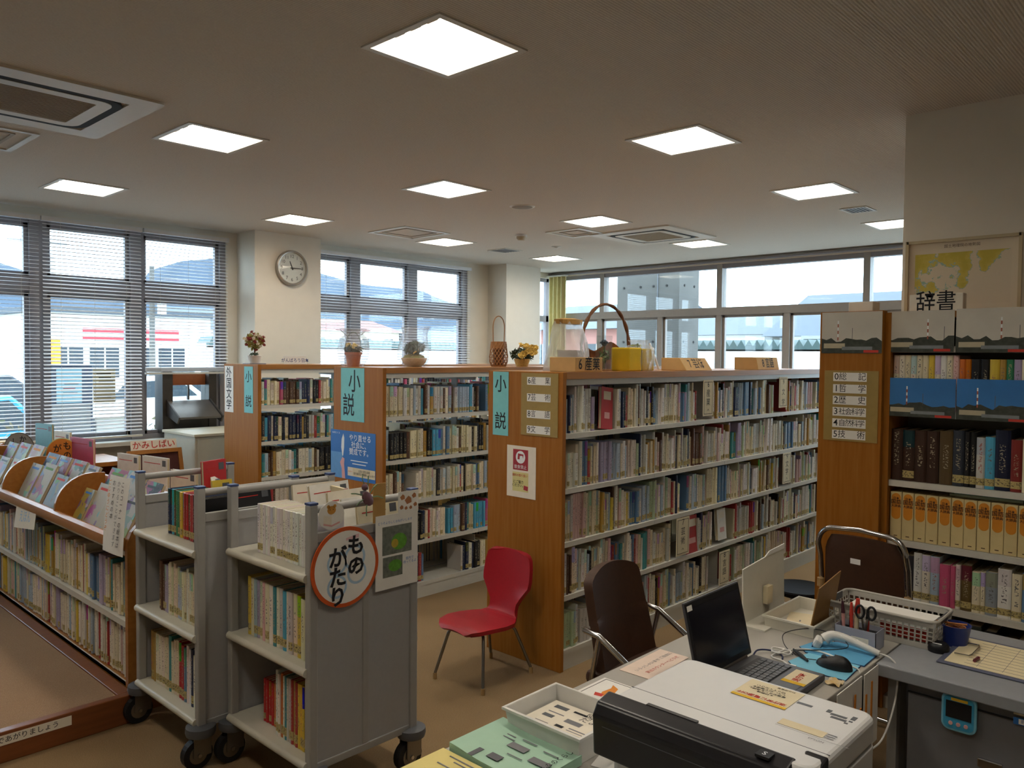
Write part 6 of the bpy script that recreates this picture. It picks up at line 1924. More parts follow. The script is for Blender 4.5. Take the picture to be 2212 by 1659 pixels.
# ================================================================ red child's chair
def lerp_tab(tab, v):
    for (a, *p), (b, *q) in zip(tab, tab[1:]):
        if v <= b:
            f = (v - a) / (b - a)
            return [x + (y_ - x) * f for x, y_ in zip(p, q)]
    return list(tab[-1][1:])
t = thing('red_chair', "red vinyl child's chair with metal legs against the nearest bookcase end", 'chair', (3.0, 3.0, 0))
cx, cy = 2.785, 3.01
tabp = [(0.0, 0.0, 0.296, 0.17), (0.03, 0.008, 0.304, 0.24), (0.09, 0.035, 0.309, 0.31), (0.2, 0.11, 0.311, 0.355), (0.33, 0.20, 0.304, 0.36), (0.43, 0.28, 0.298, 0.325), (0.50, 0.325, 0.298, 0.265), (0.56, 0.357, 0.31, 0.218), (0.60, 0.376, 0.333, 0.195), (0.66, 0.392, 0.375, 0.205), (0.72, 0.405, 0.43, 0.285), (0.77, 0.413, 0.47, 0.345), (0.82, 0.42, 0.51, 0.355), (0.90, 0.432, 0.58, 0.345), (0.95, 0.439, 0.625, 0.325), (0.98, 0.443, 0.648, 0.29), (1.0, 0.445, 0.657, 0.23)]
def shell(u, v):
    x, z, w = lerp_tab(tabp, v)
    s = (u - 0.5) * 2
    curve = 0.018 * s * s * min(1, (v - 0.58) / 0.12) if v > 0.58 else 0.0
    if v > 0.58:
        return (cx + x - curve, cy + s * w / 2, z)
    return (cx + x, cy + s * w / 2, z + curve - 0.006 * s * s)
MB().grid(shell, 16, 56).build('seat_shell', MATS['red_vinyl'], t, smooth=True, solid=0.022, bevel=0.0)
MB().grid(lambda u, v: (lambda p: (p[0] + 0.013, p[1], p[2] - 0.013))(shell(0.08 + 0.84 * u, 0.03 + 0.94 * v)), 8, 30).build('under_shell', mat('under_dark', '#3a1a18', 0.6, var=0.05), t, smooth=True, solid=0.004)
for fx, fy, tx, ty in ((0.045, -0.165, 0.10, -0.11), (0.01, 0.165, 0.08, 0.11), (0.43, -0.15, 0.33, -0.09), (0.43, 0.16, 0.33, 0.09)):
    lg = MB().tube([(cx + tx + (0.03 if tx < 0.2 else -0.03), cy + ty * 0.5, 0.275), (cx + tx, cy + ty, 0.272), (cx + tx * 0.8 + fx * 0.2, cy + ty * 0.8 + fy * 0.2, 0.25), (cx + fx, cy + fy, 0.03)], 0.0085, 10)
    l = lg.build('leg', MATS['dull_metal'], t, smooth=True)
    MB().cyl((cx + fx, cy + fy, 0.0), (cx + fx, cy + fy, 0.034), 0.0115, 0.011, 12).build('rubber_foot', mat('foot_tan', '#a8895a', 0.6, var=0.05), l)
# ================================================================ brown chairs
def arm_chair(loc, rz, label):
    t = thing('arm_chair', label, 'chair', loc, rz)
    B = MATS['brown_vinyl']
    # back pad: local -y is the sitting side
    def bp(u, v):
        s = (u - 0.5) * 2
        w = 0.21 - 0.02 * v
        if v > 0.88: w *= math.sqrt(max(0.0, 1 - ((v - 0.88) / 0.125) ** 2)) * 0.22 + 0.78
        z = 0.40 + 0.44 * v - 0.02 * s * s * (v > 0.5)
        return (s * w, 0.16 + 0.10 * v - 0.02 * s * s, z)
    MB().grid(bp, 12, 20).build('backrest', B, t, smooth=True, local=True, solid=0.04)
    MB().box(-0.225, 0.225, -0.24, 0.2, 0.39, 0.445).build('seat', B, t, smooth=True, local=True, bevel=0.02)
    for s in (-1, 1):
        x = s * 0.235
        MB().tube([(s * 0.19, 0.22, 0.60), (x, 0.19, 0.615), (x, 0.12, 0.605), (x, -0.05, 0.50), (x, -0.1, 0.47), (x, -0.13, 0.42), (x, -0.16, 0.3), (x, -0.19, 0.02)], 0.0125, 12).build('armrest_tube', MATS['chrome'], t, smooth=True, local=True)
        MB().tube([(x, 0.12, 0.605), (x * 0.97, 0.16, 0.42), (x, 0.22, 0.02)], 0.0115, 10).build('leg', MATS['chrome'], t, smooth=True, local=True)
        for y in (-0.19, 0.22):
            MB().cyl((x, y, 0), (x, y, 0.025), 0.016, n=12).build('foot', MATS['foot_tan'], t, local=True)
        MB().tube([(x, -0.05, 0.37), (x, 0.18, 0.37)], 0.009, 8).build('side_rail', MATS['chrome'], t, local=True)
    return t
arm_chair((2.80, 1.80, 0), 0.05, 'dark brown arm chair with bent chrome tubes beyond the desk')
t = thing('folding_chair', 'dark brown chair back in a chrome hoop frame by the dictionary shelves', 'chair', (3.86, 1.33, 0), -math.pi / 2 - 0.12)
# local: width along x, back plane at y = 0, sitting side +y away
def fb_(u, v):
    s = (u - 0.5) * 2
    w = 0.185 + 0.012 * (1 - v)
    if v > 0.8: w -= 0.03 * ((v - 0.8) / 0.2) ** 2
    return (s * w, -0.02 - 0.03 * v + 0.025 * s * s, 0.46 + v * 0.44 - 0.012 * s * s * v)
MB().grid(fb_, 12, 12).build('backrest', MATS['brown_vinyl'], t, smooth=True, local=True, solid=0.02)
fr = [(-0.215, 0.05, 0.02), (-0.21, 0.02, 0.45), (-0.21, -0.02, 0.78)] + [(-0.13 + 0.08 * math.cos(a), -0.045, 0.84 + 0.085 * math.sin(a)) for a in [math.pi - math.pi / 2 * i / 6 for i in range(7)]] + [(0, -0.05, 0.935)] + [(0.13 + 0.08 * math.cos(a), -0.045, 0.84 + 0.085 * math.sin(a)) for a in [math.pi / 2 - math.pi / 2 * i / 6 for i in range(7)]] + [(0.21, -0.02, 0.78), (0.21, 0.02, 0.45), (0.215, 0.05, 0.02)]
MB().tube(fr, 0.0125, 12).build('hoop_frame', MATS['chrome'], t, smooth=True, local=True)
MB().box(-0.2, 0.2, -0.42, -0.06, 0.42, 0.455).build('seat', MATS['brown_vinyl'], t, smooth=True, local=True, bevel=0.012)
for s in (-1, 1):
    MB().tube([(s * 0.205, 0.0, 0.44), (s * 0.205, -0.38, 0.40), (s * 0.205, -0.42, 0.02)], 0.011, 10).build('front_leg', MATS['chrome'], t, smooth=True, local=True)
    MB().cyl((s * 0.21, -0.015, 0.62), (s * 0.21, -0.015, 0.66), 0.017, n=12).build('joint_sleeve', MATS['foot_tan'], t, local=True)
MB().tube([(-0.215, 0.05, 0.03), (0.215, 0.05, 0.03)], 0.011, 10).build('floor_bar', MATS['chrome'], t, smooth=True, local=True)
MB().box(-0.036, 0.012, -0.068, -0.0665, 0.775, 0.800).build('inventory_label', MATS['white_paper'], t, local=True)
# stool
t = thing('stool', 'black round plastic stool seat behind the white boards', 'stool', (4.33, 1.84, 0))
MB().lathe([(0.02, 0.415), (0.12, 0.418), (0.15, 0.43), (0.16, 0.45), (0.153, 0.458), (0.12, 0.45), (0.001, 0.447)], (4.33, 1.84, 0), 32).build('seat', mat('stool_black', '#131316', 0.75, var=0.04, spec=0.15), t, smooth=True)
for i in range(4):
    a = math.pi / 4 + i * math.pi / 2
    MB().tube([(4.33 + 0.1 * math.cos(a), 1.84 + 0.1 * math.sin(a), 0.42), (4.33 + 0.15 * math.cos(a), 1.84 + 0.15 * math.sin(a), 0.0)], 0.010, 8).build('leg', MATS['dull_metal'], t)
# ================================================================ desks
DZ = 0.70
t = thing('computer_desk', 'long grey topped desk carrying the laptop', 'desk', (2.5, 1.2, 0))
MB().box(1.90, 3.24, 0.925, 1.53, DZ - 0.03, DZ).build('desk_top', MATS['desk_grey'], t, bevel=0.003)
MB().box(1.90, 3.24, 1.50, 1.515, 0.2, DZ - 0.03).build('modesty_panel', MATS['desk_steel'], t)
for x in (1.93, 3.21):
    for y in (0.955, 1.5):
        MB().box(x - 0.018, x + 0.018, y - 0.018, y + 0.018, 0, DZ - 0.03).build('leg', MATS['desk_steel'], t)
MB().box(2.70, 2.83, 0.93, 0.945, 0.48, DZ - 0.03).build('side_rail', MATS['desk_steel'], t)
t = thing('printer_table', 'near grey table end carrying the printer and paper trays', 'table', (1.4, 1.1, 0))
MB().box(0.75, 1.895, 0.615, 1.53, DZ - 0.03, DZ).build('table_top', MATS['desk_grey'], t, bevel=0.003)
for x in (0.8, 1.86):
    for y in (0.66, 1.48):
        MB().box(x - 0.018, x + 0.018, y - 0.018, y + 0.018, 0, DZ - 0.03).build('leg', MATS['desk_steel'], t)
t = thing('steel_desk', 'grey steel office desk seen from its closed side', 'desk', (3.05, 0.2, 0))
MB().box(2.80, 3.42, -0.6, 0.92, DZ - 0.042, DZ).build('desk_top', mat('desk_top_blue', '#8d9094', 0.45, var=0.03), t, bevel=0.004)
MB().box(2.835, 3.38, -0.55, 0.825, 0.08, DZ - 0.042).build('pedestal', mat('desk_front', '#75767a', 0.5, var=0.03), t)
MB().box(2.828, 2.835, -0.55, 0.825, DZ - 0.078, DZ - 0.074).build('seam', MATS['dark_gap'], t)
MB().box(2.85, 2.885, 0.865, 0.895, 0, DZ - 0.042).build('leg', MATS['post_grey'], t)
MB().box(3.36, 3.395, 0.865, 0.895, 0, DZ - 0.042).build('leg', MATS['post_grey'], t)
lk = MB().box(2.824, 2.835, 0.545, 0.615, 0.445, 0.475).build('handle_cup', MATS['chrome'], t, bevel=0.004)
# kitchen timer hanging on the desk front
t = thing('timer', 'pale blue digital timer stuck on the steel desk front', 'timer', (2.83, 0.665, 0.605))
Mt = on_x(2.8275, 0.668, 0.602)
def rrect(w, h, r, n=6):
    pts = []
    for cx_, cy_, a in ((w / 2 - r, h / 2 - r, 0), (-w / 2 + r, h / 2 - r, 90), (-w / 2 + r, -h / 2 + r, 180), (w / 2 - r, -h / 2 + r, 270)):
        pts += arc(cx_, cy_, r, a, a + 90, n)
    return pts
in_frame(MB().prism([(x, y, 0) for x, y in rrect(0.102, 0.122, 0.024)], (0, 0, 0.014)), Mt).build('case', mat('timer_blue', '#7fc4dc', 0.35, var=0.02), t, bevel=0.003)
in_frame(MB().prism([(x, y, 0.0142) for x, y in rrect(0.088, 0.106, 0.018)], (0, 0, 0.0015)), Mt).build('face_plate', mat('timer_blue2', '#3f9cc4', 0.35, var=0.03), t)
in_frame(MB().box(-0.037, 0.037, -0.018, 0.036, 0.0155, 0.0172), Mt).build('display', MATS['black_plastic'], t)
in_frame(MB().box(-0.022, 0.026, 0.038, 0.047, 0.0155, 0.0168), Mt).build('yellow_label', MATS['yellow_print'], t)
for k in (-1, 0, 1):
    in_frame(MB().lathe([(0.0065, 0.0155), (0.006, 0.0185), (0.001, 0.019)], (k * 0.022, -0.036, 0), 14), Mt).build('button', MATS['pink_print'], t, smooth=True)
for z, m, lb in ((0.655, 'cream_paper', 'cream inventory sticker on the steel desk front'), (0.625, 'blue_print', 'blue edged sticker below the cream one')):
    c = card('desk_sticker', on_x(2.8275, 0.49, z), 0.06, 0.022, MATS[m], lb, 'sticker')
    patch(c, 'label_field', rect(0.006, 0, 0.044, 0.016), MATS['white_paper'])
    letters(c, '町立', 0.014, 0.004, 0, MATS['blue_ink'])
# ================================================================ laptop
def rot2(x, y, a):
    return (x * math.cos(a) - y * math.sin(a), x * math.sin(a) + y * math.cos(a))
# laptop: hinge line runs along X near y = 1.28, screen faces -Y, user side towards -Y
LX0, LX1 = 2.17, 2.53
LYH, LYF = 1.225, 0.985
t = thing('laptop', 'open black laptop with a dark screen on the desk', 'laptop', ((LX0 + LX1) / 2, 1.15, DZ), 0)
MB().box(LX0, LX1, LYF, LYH + 0.01, DZ + 0.002, DZ + 0.022).build('base', mat('laptop_grey', '#4b4a4e', 0.4, var=0.03), t, bevel=0.004)
Ml = frame(((LX0 + LX1) / 2, LYH + 0.012, DZ + 0.024), (1, 0, 0), (0, 0.24, 1))
in_frame(MB().box(-0.18, 0.18, 0, 0.245, -0.008, 0.0), Ml).build('lid', MATS['laptop_grey'], t, bevel=0.004)
sc = in_frame(MB().box(-0.175, 0.175, 0.005, 0.24, 0.0, 0.0012), Ml).build('bezel', MATS['black_plastic'], t)
in_frame(MB().box(-0.162, 0.162, 0.022, 0.222, 0.0012, 0.0018), Ml).build('screen', mat('screen_dark', '#1c1c24', 0.15, var=0.03), t)
in_frame(MB().box(-0.168, -0.138, 0.215, 0.232, 0.0018, 0.0024), Ml).build('name_label', MATS['white_paper'], t)
in_frame(MB().cyl((-0.14, 0.0, -0.004), (0.14, 0.0, -0.004), 0.008, n=10), Ml).build('hinge', MATS['dull_metal'], t)
kb = MB().box(LX0 + 0.03, LX1 - 0.02, LYF + 0.10, LYH - 0.02, DZ + 0.022, DZ + 0.0225).build('key_well', MATS['black_plastic'], t)
key = None
for r in range(5):
    for k in range(14):
        kx = LX0 + 0.034 + k * 0.0218
        ky = LYF + 0.104 + r * 0.0205
        if key is None:
            key = MB().box(0, 0.0185, 0, 0.017, 0, 0.003).build('key', MATS['grey_plastic'], t, local=True)
            kk = key
        else:
            kk = key.copy(); COL.objects.link(kk)
        kk.location = (kx - t.location.x, ky - t.location.y, DZ + 0.0225 - t.location.z)
MB().box(LX0 + 0.12, LX0 + 0.23, LYF + 0.015, LYF + 0.085, DZ + 0.0222, DZ + 0.0228).build('touch_pad', MATS['grey_plastic'], t)
MB().box(LX1 - 0.10, LX1 - 0.075, LYF + 0.065, LYF + 0.08, DZ + 0.0222, DZ + 0.0226).build('spec_sticker', MATS['steel_blue'] if 'steel_blue' in MATS else MATS['crayon_blue'], t)
c = card('laptop_note', on_z(2.44, 1.03, DZ + 0.0226, math.pi / 2), 0.075, 0.12, MATS['cream_paper'], 'small yellow edged reminder note on the laptop palm rest', 'note', t=0.0008)
patch(c, 'yellow_band', rect(0.0, 0.05, 0.075, 0.02), MATS['yellow_print'])
letters(c, '退庁時', 0.026, 0, 0.0, MATS['red_ink'], rot=-math.pi / 2, bold=0.02)
# ================================================================ printer
PX0, PX1, PY0, PY1, PZ = 1.475, 1.865, 0.605, 1.095, 0.93
t = thing('printer', 'white printer with a black front on the near table', 'printer', ((PX0 + PX1) / 2, (PY0 + PY1) / 2, DZ))
WPL = mat('printer_white', '#d3d3d2', 0.4, var=0.01)
body = [(PX0 + 0.05, DZ + 0.012), (PX0 + 0.05, PZ - 0.02), (PX0 + 0.06, PZ), (PX1 - 0.02, PZ), (PX1, PZ - 0.02), (PX1, DZ + 0.012)]
def rounded_box_poly(x0, x1, y0, y1, r, n=6):
    pts = []
    for cx_, cy_, a in ((x1 - r, y1 - r, 0), (x0 + r, y1 - r, 90), (x0 + r, y0 + r, 180), (x1 - r, y0 + r, 270)):
        pts += arc(cx_, cy_, r, a, a + 90, n)
    return pts
MB().prism([(x, y, DZ + 0.012) for x, y in rounded_box_poly(PX0 + 0.035, PX1, PY0, PY1, 0.035)], (0, 0, PZ - DZ - 0.075)).build('body', WPL, t, bevel=0.004)
MB().prism([(x, y, PZ - 0.062) for x, y in rounded_box_poly(PX0 + 0.035, PX1, PY0, PY1, 0.035)], (0, 0, 0.062)).build('scanner_lid', WPL, t, bevel=0.012, seg=3)
MB().box(PX0 + 0.122, PX0 + 0.1235, PY0 + 0.004, PY1 - 0.004, PZ - 0.001, PZ + 0.0004).build('lid_seam', MATS['grey_plastic'], t)
BPL = mat('printer_black', '#1d1c1f', 0.28, var=0.05, scale=80)
MB().prism([(x, PY0 + 0.045, z) for x, z in ((PX0, DZ + 0.10), (PX0 - 0.006, PZ - 0.035), (PX0 + 0.012, PZ - 0.008), (PX0 + 0.06, PZ + 0.004), (PX0 + 0.06, DZ + 0.10))], (0, PY1 - PY0 - 0.025, 0)).build('front_cover', BPL, t, bevel=0.006, seg=3)
MB().prism([(x, PY0 + 0.0, z) for x, z in ((PX0 + 0.035, DZ + 0.06), (PX0 + 0.03, PZ - 0.03), (PX0 + 0.07, PZ - 0.004), (PX0 + 0.11, PZ + 0.003), (PX0 + 0.11, DZ + 0.06))], (0, 0.048, 0)).build('side_cover', BPL, t, bevel=0.005)
MB().box(PX0 - 0.006, PX0 - 0.0045, PY0 + 0.05, PY1 - 0.01, PZ - 0.055, PZ - 0.0535).build('front_seam', MATS['grey_plastic'], t)
MB().box(PX0 + 0.055, PX0 + 0.066, PY0 + 0.27, PY0 + 0.40, PZ - 0.002, PZ + 0.0042).build('finger_grip', BPL, t)
MB().box(PX0 + 0.018, PX0 + 0.045, PY0 + 0.085, PY0 + 0.115, PZ - 0.002, PZ + 0.0035).build('logo_plate', MATS['rubber'], t)
c = on_z(PX0 + 0.031, PY0 + 0.10, PZ + 0.0042, -math.pi / 2)
me = text_mesh('S', 0.02, 0.01, 1, 1).copy(); me.materials.append(MATS['white_ink'])
q = bpy.data.objects.new('logo', me); COL.objects.link(q); q.parent = t; q.matrix_local = INV[t.name] @ c
for x, y in ((PX0 + 0.07, PY0 + 0.05), (PX1 - 0.05, PY0 + 0.05), (PX0 + 0.07, PY1 - 0.05), (PX1 - 0.05, PY1 - 0.05)):
    MB().cyl((x, y, DZ), (x, y, DZ + 0.014), 0.016, n=12).build('foot', MATS['rubber'], t)
for i, (x, y, w, h) in enumerate(((1.795, 0.745, 0.010, 0.035), (1.80, 0.69, 0.016, 0.010), (1.79, 0.665, 0.010, 0.036), (1.775, 0.66, 0.010, 0.034), (1.80, 0.635, 0.02, 0.010), (1.765, 0.64, 0.006, 0.008), (1.78, 0.635, 0.006, 0.008))):
    MB().box(x - w / 2, x + w / 2, y - h / 2, y + h / 2, PZ, PZ + 0.0006).build('icon_mark', MATS['grey_plastic'], t)
c = card('power_note', on_z(1.79, 0.833, PZ + 0.0006, math.pi / 2), 0.135, 0.112, MATS['cream_paper'], 'cream note with yellow edge and red line on the printer lid', 'note', t=0.0006)
patch(c, 'yellow_band', rect(0, 0.052, 0.135, 0.012), MATS['yellow_print'])
letters(c, '退庁時に電源OFF', 0.0155, 0.0, 0.034, MATS['red_ink'], bold=0.02)
letters(c, '※ 印刷後\n電源ボタンを長押し\nして、必ず電源を\n切ってください', 0.0105, 0.005, -0.012, MATS['ink'], bold=0.008, lh=1.1)
letters(c, '町立図書室', 0.009, -0.025, -0.048, MATS['ink'])
c = card('supply_label', on_z(1.675, 0.70, PZ + 0.0006, -math.pi / 2), 0.10, 0.03, MATS['cream_paper'], 'pale yellowish label on the right of the printer lid', 'label', t=0.0005)
for k in range(3):
    patch(c, 'print_line', rect(0.062, 0.01 - k * 0.01, 0.02, 0.003), MATS['grey_ink'])
patch(c, 'print_line', rect(0.03, -0.024, 0.16, 0.0012), MATS['grey_ink'])
letters(c, 'EPSON', 0.011, 0.045, -0.036, MATS['grey_ink'])
# ================================================================ papers and trays on the near table
t = thing('white_tray', 'white plastic tray of printed slips beside the printer', 'tray', (1.70, 1.40, DZ))
TX0, TX1, TY0, TY1 = 1.545, 1.762, 1.21, 1.468
def tray(x0, x1, y0, y1, z0, z1, m, par, fl=0.012, th=0.003):
    mb = MB()
    def quadwall(a, b, c, d):
        mb.add([a, b, c, d], [(0, 1, 2, 3)])
    B_ = [(x0 + fl, y0 + fl, z0), (x1 - fl, y0 + fl, z0), (x1 - fl, y1 - fl, z0), (x0 + fl, y1 - fl, z0)]
    T_ = [(x0, y0, z1), (x1, y0, z1), (x1, y1, z1), (x0, y1, z1)]
    mb.add(B_ + T_, [(0, 1, 2, 3), (0, 1, 5, 4), (1, 2, 6, 5), (2, 3, 7, 6), (3, 0, 4, 7)])
    o = mb.build('tray_body', m, par, solid=th)
    r = MB()
    w = 0.006
    for a, b, c, d in ((x0 - w, x1 + w, y0 - w, y0), (x0 - w, x1 + w, y1, y1 + w), (x0 - w, x0, y0, y1), (x1, x1 + w, y0, y1)):
        r.box(a, b, c, d, z1 - 0.006, z1 + 0.001)
    r.build('rim', m, par)
    return o
tray(TX0, TX1, TY0, TY1, DZ + 0.001, DZ + 0.078, MATS['white_plastic'], t)
c = card('printed_slips', on_z(1.653, 1.34, DZ + 0.030, -math.pi / 2 + 0.02), 0.215, 0.18, MATS['paper'], 'pile of printed bank slips lying in the white tray', 'papers', t=0.012)
for rx, ry, w_, h_, mm in ((-0.07, 0.075, 0.05, 0.022, 'grey_plastic'), (0.0, 0.08, 0.05, 0.012, 'ink'), (-0.06, 0.03, 0.06, 0.006, 'grey_ink'), (-0.07, 0.0, 0.04, 0.02, 'grey_plastic'), (0.02, 0.01, 0.06, 0.025, 'grey_ink'), (0.0, -0.04, 0.03, 0.015, 'ink'), (0.06, -0.03, 0.06, 0.006, 'grey_ink'), (0.06, -0.045, 0.06, 0.004, 'grey_ink'), (0.06, -0.06, 0.06, 0.004, 'grey_ink'), (-0.06, -0.05, 0.05, 0.004, 'grey_ink')):
    patch(c, 'print_block', rect(rx * 0.9, ry * 0.8, w_ * 0.9, h_ * 0.85), MATS[mm])
letters(c, '図書室\nだより', 0.03, 0.06, 0.055, MATS['ink'], lh=0.9)
t = thing('mint_booklets', 'stack of mint green printed booklets at the table edge', 'booklets', (1.47, 1.36, DZ))
mat('mint_paper', '#a9cdb6', 0.75, var=0.02)
Mm = on_z(1.462, 1.352, DZ + 0.006, -math.pi / 2 - 0.0)
def curved(z0):
    return lambda u, v: ((u - 0.5) * 0.275, (v - 0.5) * 0.20, z0 + 0.010 * math.exp(-((u) / 0.25) ** 2) * (v > -1))
for k in range(9):
    in_frame(MB().grid(curved(k * 0.0028), 8, 3), Mm).build('booklet', MATS['mint_paper'], t, smooth=True, solid=0.0022)
zt = 9 * 0.0028 + 0.0006
for a0, a1, b0, b1, mm in ((-0.115, -0.055, -0.1, -0.055, 'grey_plastic'), (-0.03, 0.03, 0.0, 0.025, 'grey_ink'), (0.06, 0.12, -0.02, 0.005, 'grey_ink'), (-0.1, -0.03, 0.03, 0.034, 'grey_ink'), (-0.1, -0.04, 0.045, 0.049, 'grey_ink'), (-0.03, 0.01, -0.075, -0.05, 'grey_plastic'), (-0.02, 0.03, 0.05, 0.054, 'grey_ink'), (0.0, 0.05, -0.03, -0.027, 'grey_ink'), (0.06, 0.11, 0.04, 0.044, 'grey_ink')):
    in_frame(MB().box(a0, a1, b0, b1, zt, zt + 0.0006), Mm).build('print_block', MATS[mm], t)
me = text_mesh('みんなのくらし', 0.02, 0.01, 1, 1).copy(); me.materials.append(MATS['ink'])
q = bpy.data.objects.new('lettering', me); COL.objects.link(q); q.parent = t; q.matrix_local = INV[t.name] @ Mm @ Matrix.Translation((0.115, 0.02, zt + 0.001)) @ Matrix.Rotation(math.pi / 2, 4, 'Z')
t = thing('yellow_papers', 'stack of pale yellow typed sheets at the bottom edge', 'papers', (1.22, 1.36, DZ))
mat('yellow_paper', '#e0cf86', 0.8, var=0.02)
for k in range(5):
    MB().obox((1.25, 1.375, DZ + 0.003 + k * 0.004), (0.21, 0.26, 0.0035), Matrix.Rotation(0.01 * (k % 3 - 1), 3, 'Z')).build('sheet', MATS['yellow_paper'], t)
for k in range(12):
    MB().box(1.335 - k * 0.014, 1.339 - k * 0.014, 1.28, 1.46 - 0.03 * (k % 3), DZ + 0.0215, DZ + 0.022).build('text_line', MATS['grey_ink'], t)
c = card('flyer', on_z(1.66, 1.17, DZ + 0.0008, -1.3), 0.10, 0.14, MATS['white_paper'], 'white leaflet with blue letters half under the mint booklets', 'leaflet', t=0.001)
letters(c, '町の', 0.035, -0.02, 0.04, MATS['blue_ink'], bold=0.01)
c = card('notice_sheet', on_z(1.975, 1.43, DZ + 0.0008, 0.0), 0.15, 0.15, MATS['white_paper'], 'white sheet with an orange bird picture beside the printer', 'sheet', t=0.001)
fb2 = MB()
for a, b, c_, d in ((-0.068, 0.068, 0.062, 0.064), (-0.068, -0.066, -0.068, 0.062), (0.066, 0.068, -0.068, 0.062)):
    fb2.box(a, b, c_, d, 0.001, 0.0014)
fb2.build('border', MATS['ink'], c, local=True)
patch(c, 'bird_body', [(-0.05, 0.0), (-0.02, 0.015), (0.02, 0.01), (0.045, 0.02), (0.03, -0.01), (-0.01, -0.022)], MATS['orange_print'])
patch(c, 'bird_wing', [(-0.055, 0.02), (-0.035, 0.03), (-0.03, 0.0), (-0.05, -0.005)], MATS['red_print'], 0.0006)
c = card('notice_sheet', on_z(2.265, 1.455, DZ + 0.0008, 0.02), 0.255, 0.115, MATS['pink_print'] if False else mat('pinkish_paper', '#dcc8b8', 0.8, var=0.03), 'pinkish typed strip taped to the desk edge behind the laptop', 'sheet', t=0.001)
letters(c, 'いらっしゃいませ ご自由に', 0.018, 0.01, 0.01, MATS['grey_ink'])
letters(c, '貸出カウンターへどうぞ', 0.018, 0.01, -0.025, MATS['red_ink'])
# ================================================================ mouse pad, mouse, scanner
mat('pad_blue', '#5aa3cc', 0.7, var=0.03)
mat('pad_edge', '#24406a', 0.7, var=0.03)
def pad(pts, z, lb, m):
    t = thing('mouse_pad', lb, 'mouse pad', (sum(p[0] for p in pts) / len(pts), sum(p[1] for p in pts) / len(pts), z), group='blue mouse pads')
    MB().prism([(x, y, z) for x, y in pts], (0, 0, 0.0025)).build('base', MATS['pad_edge'], t)
    cx_, cy_ = sum(p[0] for p in pts) / len(pts), sum(p[1] for p in pts) / len(pts)
    MB().prism([(cx_ + (x - cx_) * 0.985, cy_ + (y - cy_) * 0.985, z + 0.0025) for x, y in pts], (0, 0, 0.001)).build('cloth', m, t)
pad([(2.57, 0.935), (2.73, 0.945), (2.73, 1.12), (2.60, 1.14), (2.56, 1.10)], DZ + 0.0005, 'pale blue mouse pad under the mouse', mat('pad_pale', '#76bcd6', 0.7, var=0.03))
pad([(2.735, 0.935), (2.90, 0.94), (2.905, 1.08), (2.86, 1.15), (2.76, 1.17), (2.72, 1.13)], DZ + 0.001, 'sky blue mouse pad under the white scanner', MATS['pad_blue'])
t = thing('mouse', 'black computer mouse on the pale blue pad', 'mouse', (2.655, 1.005, DZ))
def mo(u, v):
    a = 2 * math.pi * u
    k = math.sin(math.pi / 2 * v)
    r = math.cos(math.pi / 2 * v)
    return (2.655 + 0.034 * math.cos(a) * max(r, 0.001) ** 0.6, 1.005 + 0.060 * math.sin(a) * max(r, 0.001) ** 0.6, DZ + 0.005 + 0.034 * k * (1 - 0.25 * math.sin(a)))
MB().grid(mo, 28, 10).build('shell', MATS['black_plastic'], t, smooth=True)
MB().cyl((2.651, 1.04, DZ + 0.029), (2.659, 1.04, DZ + 0.029), 0.008, n=12).build('wheel', MATS['grey_plastic'], t)
def spline(pts, n=8):
    out = []
    P = [Vector(p) for p in pts]
    for i in range(len(P) - 1):
        p0, p1, p2, p3 = P[max(i - 1, 0)], P[i], P[i + 1], P[min(i + 2, len(P) - 1)]
        for k in range(n):
            s = k / n
            out.append(0.5 * ((2 * p1) + (p2 - p0) * s + (2 * p0 - 5 * p1 + 4 * p2 - p3) * s * s + (3 * p1 - p0 - 3 * p2 + p3) * s ** 3))
    out.append(P[-1])
    return out
z = DZ + 0.006
MB().tube(spline([(2.655, 1.065, z + 0.006), (2.66, 1.11, z), (2.70, 1.16, z), (2.80, 1.02, z + 0.02), (2.86, 1.08, z + 0.035), (2.88, 1.18, z + 0.03), (2.80, 1.24, z + 0.02), (2.72, 1.21, z + 0.01), (2.66, 1.15, z)]), 0.0016, 6).build('cable', MATS['black_plastic'], t, smooth=True)
MB().tube([(2.70, 1.165, z + 0.004), (2.66, 1.12, z + 0.006), (2.63, 1.085, z + 0.004)], [0.004, 0.007, 0.004], 8).build('cable_tie', MATS['rubber'], t)
t = thing('barcode_scanner', 'white handheld barcode scanner on the blue pad', 'scanner', (2.83, 1.0, DZ))
pts = [(2.825, 1.105, DZ + 0.03), (2.835, 1.085, DZ + 0.045), (2.845, 1.05, DZ + 0.045), (2.85, 1.0, DZ + 0.034), (2.85, 0.95, DZ + 0.023), (2.85, 0.925, DZ + 0.018)]
MB().tube(spline(pts, 4), [0.021 - 0.0115 * (i / 20) ** 0.7 for i in range(21)], 14).build('grip', MATS['white_plastic'], t, smooth=True)
MB().obox((2.808, 1.122, DZ + 0.020), (0.05, 0.028, 0.034), Matrix.Rotation(0.45, 3, 'X') @ Matrix.Rotation(0.3, 3, 'Z')).build('scan_head', MATS['white_plastic'], t, bevel=0.008)
MB().obox((2.806, 1.137, DZ + 0.013), (0.046, 0.004, 0.026), Matrix.Rotation(0.45, 3, 'X') @ Matrix.Rotation(0.3, 3, 'Z')).build('scan_window', MATS['pad_edge'], t)
MB().tube(spline([(2.85, 0.925, DZ + 0.018), (2.85, 0.89, DZ + 0.012), (2.845, 0.865, DZ - 0.02), (2.81, 0.86, DZ - 0.12), (2.72, 0.87, DZ - 0.22), (2.62, 0.90, DZ - 0.24), (2.55, 0.92, DZ - 0.22)]), 0.0032, 8).build('cable', MATS['white_plastic'], t, smooth=True)
